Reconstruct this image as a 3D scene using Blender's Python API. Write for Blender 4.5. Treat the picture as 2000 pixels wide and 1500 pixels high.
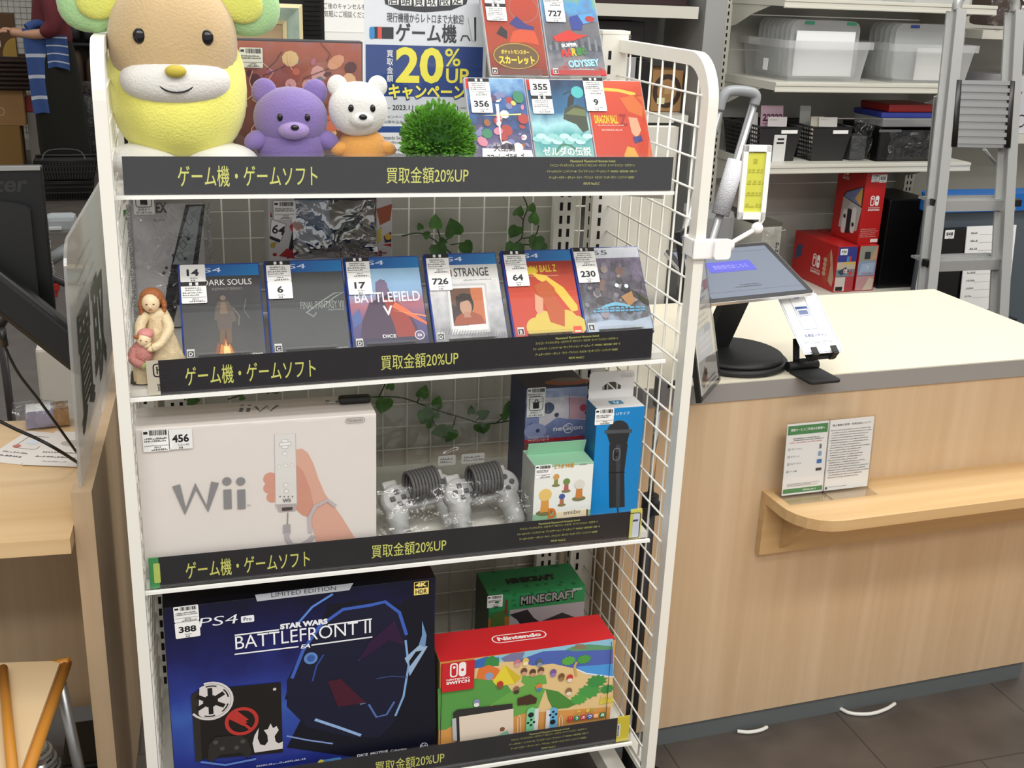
import bpy, bmesh, math, random
from mathutils import Vector, Matrix, Euler
random.seed(7)
PI = math.pi
S = bpy.context.scene
for o in list(bpy.data.objects):
    bpy.data.objects.remove(o)
COL = S.collection

# ------------------------------------------------------------------ camera
F_PX, CAM, YAW, PITCH, ROLL = 2230.08, Vector((0.1368, -1.7718, 1.5121)), 0.2983, 0.3393, 0.0410
fw = Vector((math.sin(YAW)*math.cos(PITCH), math.cos(YAW)*math.cos(PITCH), -math.sin(PITCH)))
r0 = Vector((math.cos(YAW), -math.sin(YAW), 0)); u0 = r0.cross(fw)
rt = math.cos(ROLL)*r0 + math.sin(ROLL)*u0
up = -math.sin(ROLL)*r0 + math.cos(ROLL)*u0
cd = bpy.data.cameras.new('camera'); cam = bpy.data.objects.new('camera', cd); COL.objects.link(cam)
cd.sensor_fit = 'HORIZONTAL'; cd.sensor_width = 36.0; cd.lens = 36.0*F_PX/2000.0
cd.clip_start = 0.05; cd.clip_end = 60
M = Matrix((rt, up, -fw)).transposed().to_4x4(); M.translation = CAM
cam.matrix_world = M
S.camera = cam

# ------------------------------------------------------------------ world, light, exposure
W = bpy.data.worlds.new('world'); S.world = W; W.use_nodes = True
W.node_tree.nodes['Background'].inputs[0].default_value = (1.0, 0.985, 0.96, 1)
W.node_tree.nodes['Background'].inputs[1].default_value = 0.52
def area(name, loc, sx, sy, energy, color=(1, 0.975, 0.93)):
    l = bpy.data.lights.new(name, 'AREA'); l.shape = 'RECTANGLE'; l.size = sx; l.size_y = sy
    l.energy = energy; l.color = color
    o = bpy.data.objects.new(name, l); COL.objects.link(o); o.location = loc
    return o
area('ceiling_lamp_front', (0.3, -2.7, 2.85), 3.6, 0.35, 50)
area('ceiling_lamp_middle', (0.9, -1.5, 2.85), 3.8, 0.35, 48)
area('ceiling_lamp_rack', (1.3, 0.45, 2.85), 3.2, 0.35, 26)
area('ceiling_lamp_back', (2.9, 0.98, 2.85), 2.4, 0.3, 25)
area('ceiling_lamp_far', (-0.5, 6.2, 2.85), 3.0, 0.35, 14)
S.view_settings.view_transform = 'Standard'; S.view_settings.look = 'None'
S.view_settings.gamma = 1.0; S.view_settings.use_curve_mapping = False
S.view_settings.exposure = 0.36

ZF = -0.1285     # the shop floor; the rack stands on castors above it
# ------------------------------------------------------------------ pixel -> place (2000 x 1500 frame)
def at(u, v, x=None, y=None, z=None):
    d = fw + rt*((u-1000)/F_PX) - up*((v-750)/F_PX)
    if x is not None: t = (x-CAM.x)/d.x
    elif y is not None: t = (y-CAM.y)/d.y
    else: t = (z-CAM.z)/d.z
    return CAM + d*t

# ------------------------------------------------------------------ materials
MATS = {}
def srgb(c):
    if isinstance(c, str):
        c = c.lstrip('#'); c = [int(c[i:i+2], 16)/255 for i in (0, 2, 4)]
    return tuple((x/12.92 if x <= 0.04045 else ((x+0.055)/1.055)**2.4) for x in c)
def mat(name, col='#cccccc', rough=0.5, metal=0.0, noise=0.0, nscale=30, bump=0.0, bscale=200, sheen=0.0, emit=0.0, spec=0.5, coat=0.0, trans=0.0):
    if name in MATS: return MATS[name]
    m = bpy.data.materials.new(name); m.use_nodes = True
    nt = m.node_tree; b = nt.nodes['Principled BSDF']; c = srgb(col)
    b.inputs['Base Color'].default_value = (*c, 1); b.inputs['Roughness'].default_value = rough
    b.inputs['Metallic'].default_value = metal; b.inputs['Specular IOR Level'].default_value = spec
    if sheen: b.inputs['Sheen Weight'].default_value = sheen
    if coat: b.inputs['Coat Weight'].default_value = coat; b.inputs['Coat Roughness'].default_value = 0.05
    if emit:
        b.inputs['Emission Color'].default_value = (*c, 1); b.inputs['Emission Strength'].default_value = emit
    if noise or bump:
        tc = nt.nodes.new('ShaderNodeTexCoord')
    if noise:
        n = nt.nodes.new('ShaderNodeTexNoise'); n.inputs['Scale'].default_value = nscale; n.inputs['Detail'].default_value = 3
        nt.links.new(tc.outputs['Object'], n.inputs['Vector'])
        r = nt.nodes.new('ShaderNodeValToRGB')
        r.color_ramp.elements[0].position = 0.3; r.color_ramp.elements[1].position = 0.7
        r.color_ramp.elements[0].color = (*[x*(1-noise) for x in c], 1)
        r.color_ramp.elements[1].color = (*[min(1, x*(1+noise*0.6)) for x in c], 1)
        nt.links.new(n.outputs['Fac'], r.inputs['Fac']); nt.links.new(r.outputs['Color'], b.inputs['Base Color'])
    if bump:
        n2 = nt.nodes.new('ShaderNodeTexNoise'); n2.inputs['Scale'].default_value = bscale; n2.inputs['Detail'].default_value = 2
        nt.links.new(tc.outputs['Object'], n2.inputs['Vector'])
        bp = nt.nodes.new('ShaderNodeBump'); bp.inputs['Strength'].default_value = bump; bp.inputs['Distance'].default_value = 0.004
        nt.links.new(n2.outputs['Fac'], bp.inputs['Height']); nt.links.new(bp.outputs['Normal'], b.inputs['Normal'])
    MATS[name] = m
    return m
def C(h, rough=0.45):
    """plain printed colour, keyed by its value"""
    return mat('print '+h+('' if rough == 0.45 else ' %.2f' % rough), h, rough)
def grad(name, stops, axis='Z', lo=0.0, hi=1.0, rough=0.35, warp=0.15, nscale=6):
    """printed gradient along an object axis, broken up with noise (cover artwork backgrounds)"""
    if name in MATS: return MATS[name]
    m = bpy.data.materials.new(name); m.use_nodes = True; nt = m.node_tree; b = nt.nodes['Principled BSDF']
    b.inputs['Roughness'].default_value = rough
    tc = nt.nodes.new('ShaderNodeTexCoord'); sp = nt.nodes.new('ShaderNodeSeparateXYZ')
    nt.links.new(tc.outputs['Object'], sp.inputs[0])
    mr = nt.nodes.new('ShaderNodeMapRange'); mr.inputs[1].default_value = lo; mr.inputs[2].default_value = hi
    nt.links.new(sp.outputs[axis], mr.inputs[0])
    n = nt.nodes.new('ShaderNodeTexNoise'); n.inputs['Scale'].default_value = nscale/max(1e-6, abs(hi-lo)); n.inputs['Detail'].default_value = 5
    nt.links.new(tc.outputs['Object'], n.inputs['Vector'])
    ma = nt.nodes.new('ShaderNodeMath'); ma.operation = 'MULTIPLY_ADD'; ma.inputs[1].default_value = warp*2
    nt.links.new(n.outputs['Fac'], ma.inputs[0])
    sb = nt.nodes.new('ShaderNodeMath'); sb.operation = 'SUBTRACT'; sb.inputs[1].default_value = warp
    nt.links.new(mr.outputs[0], sb.inputs[0]); nt.links.new(sb.outputs[0], ma.inputs[2])
    r = nt.nodes.new('ShaderNodeValToRGB'); e = r.color_ramp.elements
    while len(e) < len(stops): e.new(0.5)
    for i, (p, c) in enumerate(stops):
        e[i].position = p; e[i].color = (*srgb(c), 1)
    nt.links.new(ma.outputs[0], r.inputs['Fac']); nt.links.new(r.outputs['Color'], b.inputs['Base Color'])
    MATS[name] = m
    return m
def wood(name, c1, c2, axis='Z', scale=1.0, rough=0.45):
    if name in MATS: return MATS[name]
    m = bpy.data.materials.new(name); m.use_nodes = True; nt = m.node_tree; b = nt.nodes['Principled BSDF']
    b.inputs['Roughness'].default_value = rough
    tc = nt.nodes.new('ShaderNodeTexCoord'); mp = nt.nodes.new('ShaderNodeMapping')
    s = {'X': (1.2, 38, 38), 'Y': (38, 1.2, 38), 'Z': (38, 38, 1.2)}[axis]
    mp.inputs['Scale'].default_value = [v*scale for v in s]
    nt.links.new(tc.outputs['Object'], mp.inputs['Vector'])
    n = nt.nodes.new('ShaderNodeTexNoise'); n.inputs['Scale'].default_value = 1.0; n.inputs['Detail'].default_value = 6; n.inputs['Roughness'].default_value = 0.6
    nt.links.new(mp.outputs[0], n.inputs['Vector'])
    mp2 = nt.nodes.new('ShaderNodeMapping'); mp2.inputs['Scale'].default_value = [v*scale*0.2 for v in s]
    nt.links.new(tc.outputs['Object'], mp2.inputs['Vector'])
    n2 = nt.nodes.new('ShaderNodeTexNoise'); n2.inputs['Scale'].default_value = 1.0; n2.inputs['Detail'].default_value = 3
    nt.links.new(mp2.outputs[0], n2.inputs['Vector'])
    mx = nt.nodes.new('ShaderNodeMath'); mx.operation = 'ADD'
    nt.links.new(n.outputs['Fac'], mx.inputs[0]); nt.links.new(n2.outputs['Fac'], mx.inputs[1])
    mr = nt.nodes.new('ShaderNodeMapRange'); mr.inputs[1].default_value = 0.7; mr.inputs[2].default_value = 1.3
    nt.links.new(mx.outputs[0], mr.inputs[0])
    r = nt.nodes.new('ShaderNodeValToRGB')
    r.color_ramp.elements[0].color = (*srgb(c2), 1); r.color_ramp.elements[1].color = (*srgb(c1), 1)
    nt.links.new(mr.outputs[0], r.inputs['Fac']); nt.links.new(r.outputs['Color'], b.inputs['Base Color'])
    MATS[name] = m
    return m
def clear(name, tint='#ffffff', base=0.04, rough=0.03, milk=0.0, wrinkle=0.0, wscale=25, gain=1.0):
    """thin clear plastic / glass: see-through sheet with a sheen, optionally milky or crumpled"""
    if name in MATS: return MATS[name]
    m = bpy.data.materials.new(name); m.use_nodes = True; nt = m.node_tree
    nt.nodes.remove(nt.nodes['Principled BSDF']); out = nt.nodes['Material Output']
    t = nt.nodes.new('ShaderNodeBsdfTransparent'); t.inputs[0].default_value = (*srgb(tint), 1)
    g = nt.nodes.new('ShaderNodeBsdfGlossy'); g.inputs['Roughness'].default_value = rough
    lw = nt.nodes.new('ShaderNodeLayerWeight'); lw.inputs[0].default_value = 0.25
    ad = nt.nodes.new('ShaderNodeMath'); ad.operation = 'MULTIPLY_ADD'; ad.inputs[1].default_value = 0.5*gain; ad.inputs[2].default_value = base
    nt.links.new(lw.outputs['Fresnel'], ad.inputs[0])
    mx = nt.nodes.new('ShaderNodeMixShader')
    nt.links.new(ad.outputs[0], mx.inputs[0]); nt.links.new(t.outputs[0], mx.inputs[1]); nt.links.new(g.outputs[0], mx.inputs[2])
    last = mx
    if milk:
        d = nt.nodes.new('ShaderNodeBsdfDiffuse'); d.inputs[0].default_value = (*srgb('#f2f4f5'), 1)
        tl = nt.nodes.new('ShaderNodeBsdfTranslucent'); tl.inputs[0].default_value = (*srgb('#f2f4f5'), 1)
        mm = nt.nodes.new('ShaderNodeMixShader'); mm.inputs[0].default_value = 0.5
        nt.links.new(d.outputs[0], mm.inputs[1]); nt.links.new(tl.outputs[0], mm.inputs[2])
        m2 = nt.nodes.new('ShaderNodeMixShader'); m2.inputs[0].default_value = milk
        nt.links.new(mx.outputs[0], m2.inputs[1]); nt.links.new(mm.outputs[0], m2.inputs[2]); last = m2
    if wrinkle:
        tc = nt.nodes.new('ShaderNodeTexCoord'); n = nt.nodes.new('ShaderNodeTexNoise'); n.inputs['Scale'].default_value = wscale
        n.inputs['Detail'].default_value = 2; n.inputs['Distortion'].default_value = 1.2
        nt.links.new(tc.outputs['Object'], n.inputs['Vector'])
        bp = nt.nodes.new('ShaderNodeBump'); bp.inputs['Strength'].default_value = wrinkle; bp.inputs['Distance'].default_value = 0.02
        nt.links.new(n.outputs['Fac'], bp.inputs['Height']); nt.links.new(bp.outputs[0], g.inputs['Normal'])
    nt.links.new(last.outputs[0], out.inputs['Surface'])
    MATS[name] = m
    return m
WHITE = mat('white painted steel', '#e9e7de', 0.4)
WIRE = mat('white coated wire', '#ecebe3', 0.4)
BLACK = mat('black plastic', '#0b0b0c', 0.4)
SATIN = mat('satin black', '#111213', 0.55)
DARK = mat('dark slot', '#0a0a0a', 0.8)
PAPER = mat('white paper', '#f1f1ef', 0.55)
CLEAR = clear('clear acrylic', base=0.03)
FILM = clear('crumpled clear film', base=0.05, rough=0.08, wrinkle=1.0, wscale=22)
METAL = mat('brushed aluminium', '#b9babb', 0.32, 0.85, bump=0.05, bscale=90)
CHROME = mat('chrome', '#d5d6d8', 0.12, 1.0)
LW = wood('light wood laminate', '#d0b797', '#bfa27f', 'Z')
LWX = wood('light wood laminate horizontal', '#dbbf95', '#cdac80', 'X')
CARD = mat('brown cardboard', '#a17a4d', 0.8, noise=0.08, nscale=8)

# ------------------------------------------------------------------ mesh helpers
class MB:
    def __init__(s): s.v = []; s.f = []; s.m = []; s.mats = []; s.sm = []
    def mi(s, m):
        if m not in s.mats: s.mats.append(m)
        return s.mats.index(m)
    def add(s, vs, fs, m, T=None, smooth=False):
        b = len(s.v); k = s.mi(m)
        s.v += [tuple(T @ Vector(v)) if T is not None else tuple(v) for v in vs]
        for f in fs: s.f.append([b+i for i in f]); s.m.append(k); s.sm.append(smooth)
        return s
    def box(s, c, d, m, T=None, bev=0.0):
        x, y, z = d[0]/2, d[1]/2, d[2]/2
        if bev > 0:
            bm = bmesh.new(); bmesh.ops.create_cube(bm, size=1)
            bmesh.ops.scale(bm, vec=d, verts=bm.verts)
            bmesh.ops.bevel(bm, geom=bm.edges[:], offset=min(bev, min(d)*0.49), segments=2, profile=0.6, affect='EDGES')
            bm.verts.index_update()
            vs = [(v.co.x+c[0], v.co.y+c[1], v.co.z+c[2]) for v in bm.verts]; fs = [[v.index for v in f.verts] for f in bm.faces]
            bm.free(); return s.add(vs, fs, m, T)
        vs = [(c[0]+i*x, c[1]+j*y, c[2]+k*z) for i in (-1, 1) for j in (-1, 1) for k in (-1, 1)]
        return s.add(vs, [(0, 1, 3, 2), (4, 6, 7, 5), (0, 4, 5, 1), (2, 3, 7, 6), (0, 2, 6, 4), (1, 5, 7, 3)], m, T)
    def b2(s, lo, hi, m, T=None, bev=0.0):
        return s.box([(a+b)/2 for a, b in zip(lo, hi)], [abs(b-a) for a, b in zip(lo, hi)], m, T, bev)
    def prism(s, poly, h, m, T=None, o=(0, 0, 0), U=(1, 0, 0), V=(0, 1, 0), smooth=False):
        """polygon in the U,V plane, extruded by h along U x V"""
        o, U, V = Vector(o), Vector(U), Vector(V); N = U.cross(V)
        n = len(poly); vs = [o+U*a+V*b for a, b in poly]+[o+U*a+V*b+N*h for a, b in poly]
        b = len(s.v)
        s.add(vs, [list(range(n))[::-1], list(range(n, 2*n))], m, T)
        s.f += [[b+i, b+(i+1) % n, b+n+(i+1) % n, b+n+i] for i in range(n)]; s.m += [s.mi(m)]*n; s.sm += [smooth]*n
        return s
    def tube(s, pts, r, m, n=8, T=None, cap=True, closed=False):
        pts = [Vector(p) for p in pts]; N = len(pts)
        rs = r if isinstance(r, (list, tuple)) else [r]*N
        vs = []; prev = None
        for i, p in enumerate(pts):
            a = pts[(i-1) % N] if (closed or i > 0) else p; b = pts[(i+1) % N] if (closed or i < N-1) else p
            t = (b-a)
            t = t.normalized() if t.length > 1e-9 else Vector((0, 0, 1))
            if prev is None:
                e = Vector((0, 0, 1)) if abs(t.z) < 0.9 else Vector((1, 0, 0)); x = t.cross(e).normalized()
            else:
                x = prev-t*prev.dot(t); x = x.normalized() if x.length > 1e-6 else t.orthogonal().normalized()
            prev = x; y = t.cross(x)
            vs += [p+(x*math.cos(2*PI*k/n)+y*math.sin(2*PI*k/n))*rs[i] for k in range(n)]
        fs = []
        for i in range(N if closed else N-1):
            j = (i+1) % N
            fs += [(i*n+k, i*n+(k+1) % n, j*n+(k+1) % n, j*n+k) for k in range(n)]
        s.add(vs, fs, m, T, True)
        if cap and not closed: 
            b = len(s.v)-len(vs); k = s.mi(m)
            s.f += [[b+i for i in range(n)][::-1], [b+(N-1)*n+i for i in range(n)]]; s.m += [k, k]; s.sm += [False, False]
        return s
    def cyl(s, a, b, r, m, n=16, T=None, r2=None): return s.tube([a, b], [r, r if r2 is None else r2], m, n, T)
    def lathe(s, prof, m, n=24, T=None, sx=1, sy=1):
        vs = [(r*math.cos(2*PI*k/n)*sx, r*math.sin(2*PI*k/n)*sy, z) for r, z in prof for k in range(n)]
        fs = [(i*n+k, i*n+(k+1) % n, (i+1)*n+(k+1) % n, (i+1)*n+k) for i in range(len(prof)-1) for k in range(n)]
        return s.add(vs, fs+[list(range(n))[::-1], [(len(prof)-1)*n+k for k in range(n)]], m, T, True)
    def ell(s, c, r, m, T=None, n=20, k=14, p=1.0, fn=None):
        if not isinstance(r, (tuple, list)): r = (r, r, r)
        vs = [(0, 0, -1)]
        for i in range(1, k):
            ph = -PI/2+PI*i/k
            vs += [(math.cos(ph)*math.cos(2*PI*j/n), math.cos(ph)*math.sin(2*PI*j/n), math.sin(ph)) for j in range(n)]
        vs.append((0, 0, 1)); q = lambda t: math.copysign(abs(t)**p, t)
        vs = [[q(v[0]), q(v[1]), q(v[2])] for v in vs]
        if fn: vs = [fn(v) for v in vs]
        vs = [(c[0]+v[0]*r[0], c[1]+v[1]*r[1], c[2]+v[2]*r[2]) for v in vs]
        fs = [(0, 1+(j+1) % n, 1+j) for j in range(n)]
        for i in range(k-2): fs += [(1+i*n+j, 1+i*n+(j+1) % n, 1+(i+1)*n+(j+1) % n, 1+(i+1)*n+j) for j in range(n)]
        L = len(vs)-1; fs += [(L, 1+(k-2)*n+j, 1+(k-2)*n+(j+1) % n) for j in range(n)]
        return s.add(vs, fs, m, T, True)
    def build(s, name, parent=None, loc=None, rot=None):
        me = bpy.data.meshes.new(name); me.from_pydata(s.v, [], s.f)
        for m in s.mats: me.materials.append(m)
        me.polygons.foreach_set('material_index', s.m); me.polygons.foreach_set('use_smooth', s.sm)
        me.update()
        o = bpy.data.objects.new(name, me); COL.objects.link(o)
        if parent is not None: o.parent = parent
        if loc is not None: o.location = loc
        if rot is not None: o.rotation_euler = rot
        return o
def tag(o, label=None, cat=None, group=None, kind=None):
    if label: o['label'] = label
    if cat: o['category'] = cat
    if group: o['group'] = group
    if kind: o['kind'] = kind
    return o
def thing(name, label, cat, loc=(0, 0, 0), rot=(0, 0, 0), group=None, k=1.0):
    o = bpy.data.objects.new(name, None); COL.objects.link(o); o.empty_display_size = 0.05
    o.location = loc; o.rotation_euler = rot; o.scale = (k, k, k)
    return tag(o, label, cat, group)
def copy_tree(o, parent=None):
    c = o.copy(); COL.objects.link(c)
    if parent is not None: c.parent = parent
    for ch in [x for x in bpy.data.objects if x.parent == o]: copy_tree(ch, c)
    return c
def arc(cx, cy, r, a0, a1, n=6, ry=None):
    ry = r if ry is None else ry
    return [(cx+r*math.cos(math.radians(a0+(a1-a0)*i/n)), cy+ry*math.sin(math.radians(a0+(a1-a0)*i/n))) for i in range(n+1)]
def rrect(x0, y0, x1, y1, r, n=4):
    r = min(r, (x1-x0)/2, (y1-y0)/2)
    return arc(x1-r, y0+r, r, -90, 0, n)+arc(x1-r, y1-r, r, 0, 90, n)+arc(x0+r, y1-r, r, 90, 180, n)+arc(x0+r, y0+r, r, 180, 270, n)
def smoothpath(P, k=6):
    P = [Vector(p) for p in P]; out = []
    for i in range(len(P)-1):
        a, b, c, d = P[max(i-1, 0)], P[i], P[i+1], P[min(i+2, len(P)-1)]
        for j in range(k):
            t = j/k
            out.append(0.5*((2*b)+(-a+c)*t+(2*a-5*b+4*c-d)*t*t+(-a+3*b-3*c+d)*t**3))
    return out+[P[-1]]

# ------------------------------------------------------------------ flat print: lettering and shapes on a face
GL = {}
def glyphs(txt, bold=0.0):
    k = (txt, bold)
    if k in GL: return GL[k]
    cu = bpy.data.curves.new('t', 'FONT'); cu.body = txt; cu.size = 1; cu.offset = bold; cu.resolution_u = 3; cu.fill_mode = 'FRONT'
    ob = bpy.data.objects.new('t', cu); COL.objects.link(ob)
    dg = bpy.context.evaluated_depsgraph_get(); dg.update()
    me = ob.evaluated_get(dg).to_mesh()
    vs = [(v.co.x, v.co.y) for v in me.vertices]; fs = [list(p.vertices) for p in me.polygons]
    ob.evaluated_get(dg).to_mesh_clear()
    bpy.data.objects.remove(ob); bpy.data.curves.remove(cu)
    if vs:
        x0, x1 = min(v[0] for v in vs), max(v[0] for v in vs); y0, y1 = min(v[1] for v in vs), max(v[1] for v in vs)
        vs = [((v[0]-x0)/(x1-x0+1e-9), (v[1]-y0)/(y1-y0+1e-9)) for v in vs]; asp = (x1-x0)/(y1-y0+1e-9)
    else: asp = 1
    GL[k] = (vs, fs, asp)
    return GL[k]
class Art(MB):
    """shapes in face coordinates (a right, b up) lying on a plane; later shapes lie a hair in front"""
    def __init__(s, o=(0, 0, 0), U=(1, 0, 0), V=(0, 0, 1), eps=5e-5, lift=2e-4):
        super().__init__(); s.o, s.U, s.V = Vector(o), Vector(U), Vector(V); s.N = s.U.cross(s.V).normalized(); s.e = eps; s.l = lift
    def P(s, a, b): return s.o+s.U*a+s.V*b+s.N*s.l
    def poly(s, pts, m):
        s.l += s.e
        if isinstance(m, str): m = C(m)
        s.add([s.P(a, b) for a, b in pts], [list(range(len(pts)))], m); return s
    def rect(s, x0, y0, x1, y1, m, r=0): return s.poly(rrect(x0, y0, x1, y1, r) if r else [(x0, y0), (x1, y0), (x1, y1), (x0, y1)], m)
    def disc(s, x, y, rx, m, ry=None, n=24, a=0):
        ry = rx if ry is None else ry; ca, sa = math.cos(math.radians(a)), math.sin(math.radians(a))
        return s.poly([(x+ca*rx*math.cos(2*PI*k/n)-sa*ry*math.sin(2*PI*k/n), y+sa*rx*math.cos(2*PI*k/n)+ca*ry*math.sin(2*PI*k/n)) for k in range(n)], m)
    def line(s, pts, w, m, closed=False):
        s.l += s.e
        if isinstance(m, str): m = C(m)
        pts = [Vector((p[0], p[1])) for p in pts]; n = len(pts); L = []; R = []
        for i, p in enumerate(pts):
            a = pts[(i-1) % n] if (closed or i) else p; b = pts[(i+1) % n] if (closed or i < n-1) else p
            t = (b-a); t = t.normalized() if t.length else Vector((1, 0)); q = Vector((-t.y, t.x))*(w/2)
            L.append(p+q); R.append(p-q)
        fs = [(i, (i+1) % n, n+(i+1) % n, n+i) for i in range(n if closed else n-1)]
        s.add([s.P(*p) for p in L+R], [f[::-1] for f in fs], m); return s
    def frame(s, x0, y0, x1, y1, w, m, r=0): 
        return s.line(rrect(x0, y0, x1, y1, r or 1e-4, 3 if r else 1), w, m, True)
    def text(s, t, x, y, h, m, w=None, al='l', bold=0.0, shear=0.0, ang=0.0, rot=0):
        """h = height of the ink box, w = its width"""
        vs, fs, asp = glyphs(t, bold)
        if not vs: return s
        if isinstance(m, str): m = C(m)
        if bold > 0 and any(0x4E00 <= ord(c) <= 0x9FFF for c in t):
            w = w or h*asp; d = bold*h*0.55; s.e, e0 = 1e-6, s.e
            for dx, dy in ((-d, -d), (d, -d), (-d, d), (d, d)): s.text(t, x+dx, y+dy, h, m, w, al, 0.0, shear, ang)
            s.e = e0; return s
        s.l += s.e
        if w is None: w = h*asp
        ox = {'l': 0, 'c': -w/2, 'r': -w}[al]; ca, sa = math.cos(math.radians(ang)), math.sin(math.radians(ang))
        pts = []
        for a, b in vs:
            X = ox+a*w+shear*b*h; Y = b*h
            pts.append(s.P(x+ca*X-sa*Y, y+sa*X+ca*Y))
        s.add(pts, fs, m); return s
    def scrib(s, x0, y0, x1, h, m, n=1, gap=0.0, seed=1):
        """unreadably small print: rows of tiny strokes"""
        rnd = random.Random(seed*77+int(x0*9999)); s.l += s.e
        if isinstance(m, str): m = C(m)
        for i in range(n):
            y = y0-i*(h+gap); x = x0; end = x1-(x1-x0)*rnd.uniform(0, 0.3)
            while x < end:
                w = h*rnd.uniform(0.45, 0.95)
                s.add([s.P(x, y+h*0.1), s.P(x+w, y+h*0.1), s.P(x+w, y+h*0.42), s.P(x, y+h*0.42)], [(0, 1, 2, 3)], m)
                if rnd.random() < 0.75:
                    s.add([s.P(x+w*0.2, y+h*0.58), s.P(x+w, y+h*0.58), s.P(x+w, y+h*0.9), s.P(x+w*0.2, y+h*0.9)], [(0, 1, 2, 3)], m)
                x += w+h*rnd.choice((0.15, 0.15, 0.3))
        return s
INK = '#1a1a1c'
def price_label(par, o, U, V, x, y, w, num=None, order='pn', hd=True, ang=0, name='price_label', lift=0.0006, ph=None, nh=None):
    """white shop sticker; x,y = top left corner; 'p' price half, 'n' number half"""
    o = Vector(o); U = Vector(U); V = Vector(V); ca, sa = math.cos(math.radians(ang)), math.sin(math.radians(ang))
    A = Art(o+U*x+V*y, U*ca+V*sa, V*ca-U*sa, lift=lift)
    hp = ph or (w*0.86); hn = nh or (w*0.78); yy = 0
    for k in order:
        if k == 'p':
            A.rect(0, yy-hp, w, yy, PAPER, r=w*0.05)
            if hd:
                A.rect(0, yy-hp*0.2, w, yy, INK); A.rect(w*.33, yy-hp*.17, w*.44, yy-hp*.03, PAPER); A.rect(w*.58, yy-hp*.17, w*.69, yy-hp*.03, PAPER)
                A.scrib(w*.15, yy-hp*.33, w*.9, hp*.07, INK, 2, hp*.03); A.scrib(w*.05, yy-hp*.55, w*.95, hp*.075, INK, 2, hp*.03, 3)
            else:
                A.rect(w*.04, yy-hp*.22, w*.2, yy-hp*.1, INK)
                x2 = w*.26; rnd = random.Random(int(x*9999)+5)
                while x2 < w*.92:
                    bw = w*rnd.choice((.012, .012, .024, .036)); A.rect(x2, yy-hp*.28, x2+bw, yy-hp*.05, INK); x2 += bw+w*rnd.choice((.012, .024))
                A.scrib(w*.06, yy-hp*.45, w*.93, hp*.08, INK, 2, hp*.03)
            A.rect(w*.04, yy-hp*.735, w*.96, yy-hp*.72, INK); A.scrib(w*.42, yy-hp*.83, w*.75, hp*.06, INK); A.scrib(w*.3, yy-hp*.95, w*.9, hp*.09, INK, 1, 0, 4)
            yy -= hp
        else:
            A.rect(0, yy-hn, w, yy, PAPER, r=w*0.05)
            nw = w*(.23*len(str(num))+.02)
            A.text(str(num), w*.5, yy-hn*.66, hn*.4, INK, w=min(nw, w*.8), al='c', bold=0.035); A.scrib(w*.38, yy-hn*.82, w*.8, hn*.08, '#555555')
            for i in range(3): A.rect(w*(.42+i*.06), yy-hn*.97, w*(.45+i*.06), yy-hn*.87, INK)
            yy -= hn
    return A.build(name, par)
# ================================================================== the room
FLOOR = mat('dark vinyl floor tile', '#57504a', 0.42, noise=0.22, nscale=9)
nt = FLOOR.node_tree; b = nt.nodes['Principled BSDF']
tc = nt.nodes.new('ShaderNodeTexCoord'); br = nt.nodes.new('ShaderNodeTexBrick')
br.inputs['Scale'].default_value = 1.0; br.inputs['Mortar Size'].default_value = 0.0025; br.inputs['Brick Width'].default_value = 0.46; br.inputs['Row Height'].default_value = 0.46
br.offset = 0.5
src = b.inputs['Base Color'].links[0].from_socket
nt.links.new(tc.outputs['Object'], br.inputs['Vector'])
mxn = nt.nodes.new('ShaderNodeMix'); mxn.data_type = 'RGBA'; nt.links.new(br.outputs['Fac'], mxn.inputs['Factor'])
nt.links.new(src, mxn.inputs[6]); mxn.inputs[7].default_value = (*srgb('#413b36'), 1); nt.links.new(mxn.outputs[2], b.inputs['Base Color'])
def struct(name, mb, label=None):
    return tag(mb.build(name), label, None, None, 'structure')
struct('floor', MB().b2((-4.5, -4, ZF-0.06), (6.5, 10.6, ZF), FLOOR))
WALL = mat('white wall', '#d9d7cf', 0.8)
struct('wall_back', MB().b2((-4.5, 10.2, ZF), (6.5, 10.35, 3.1), WALL))
struct('wall_left', MB().b2((-4.5, -4, ZF), (-4.4, 10.2, 3.1), WALL))
struct('wall_right', MB().b2((6.4, -4, ZF), (6.5, 10.2, 3.1), WALL))
OAK = wood('oak floor boards', '#c89a58', '#a87a3c', 'X')
struct('trim_1', MB().b2((1.18, -0.100, ZF), (3.4, -0.068, ZF+0.012), mat('dark transition strip', '#2c2621', 0.5)))
fl2 = MB().b2((0, -1.2, 0), (2.4, 0, 0.008), OAK).build('floor_inlay'); tag(fl2, kind='structure'); fl2.location = (1.18, -0.100, ZF); fl2.rotation_euler = (0, 0, math.radians(2.3))

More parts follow.
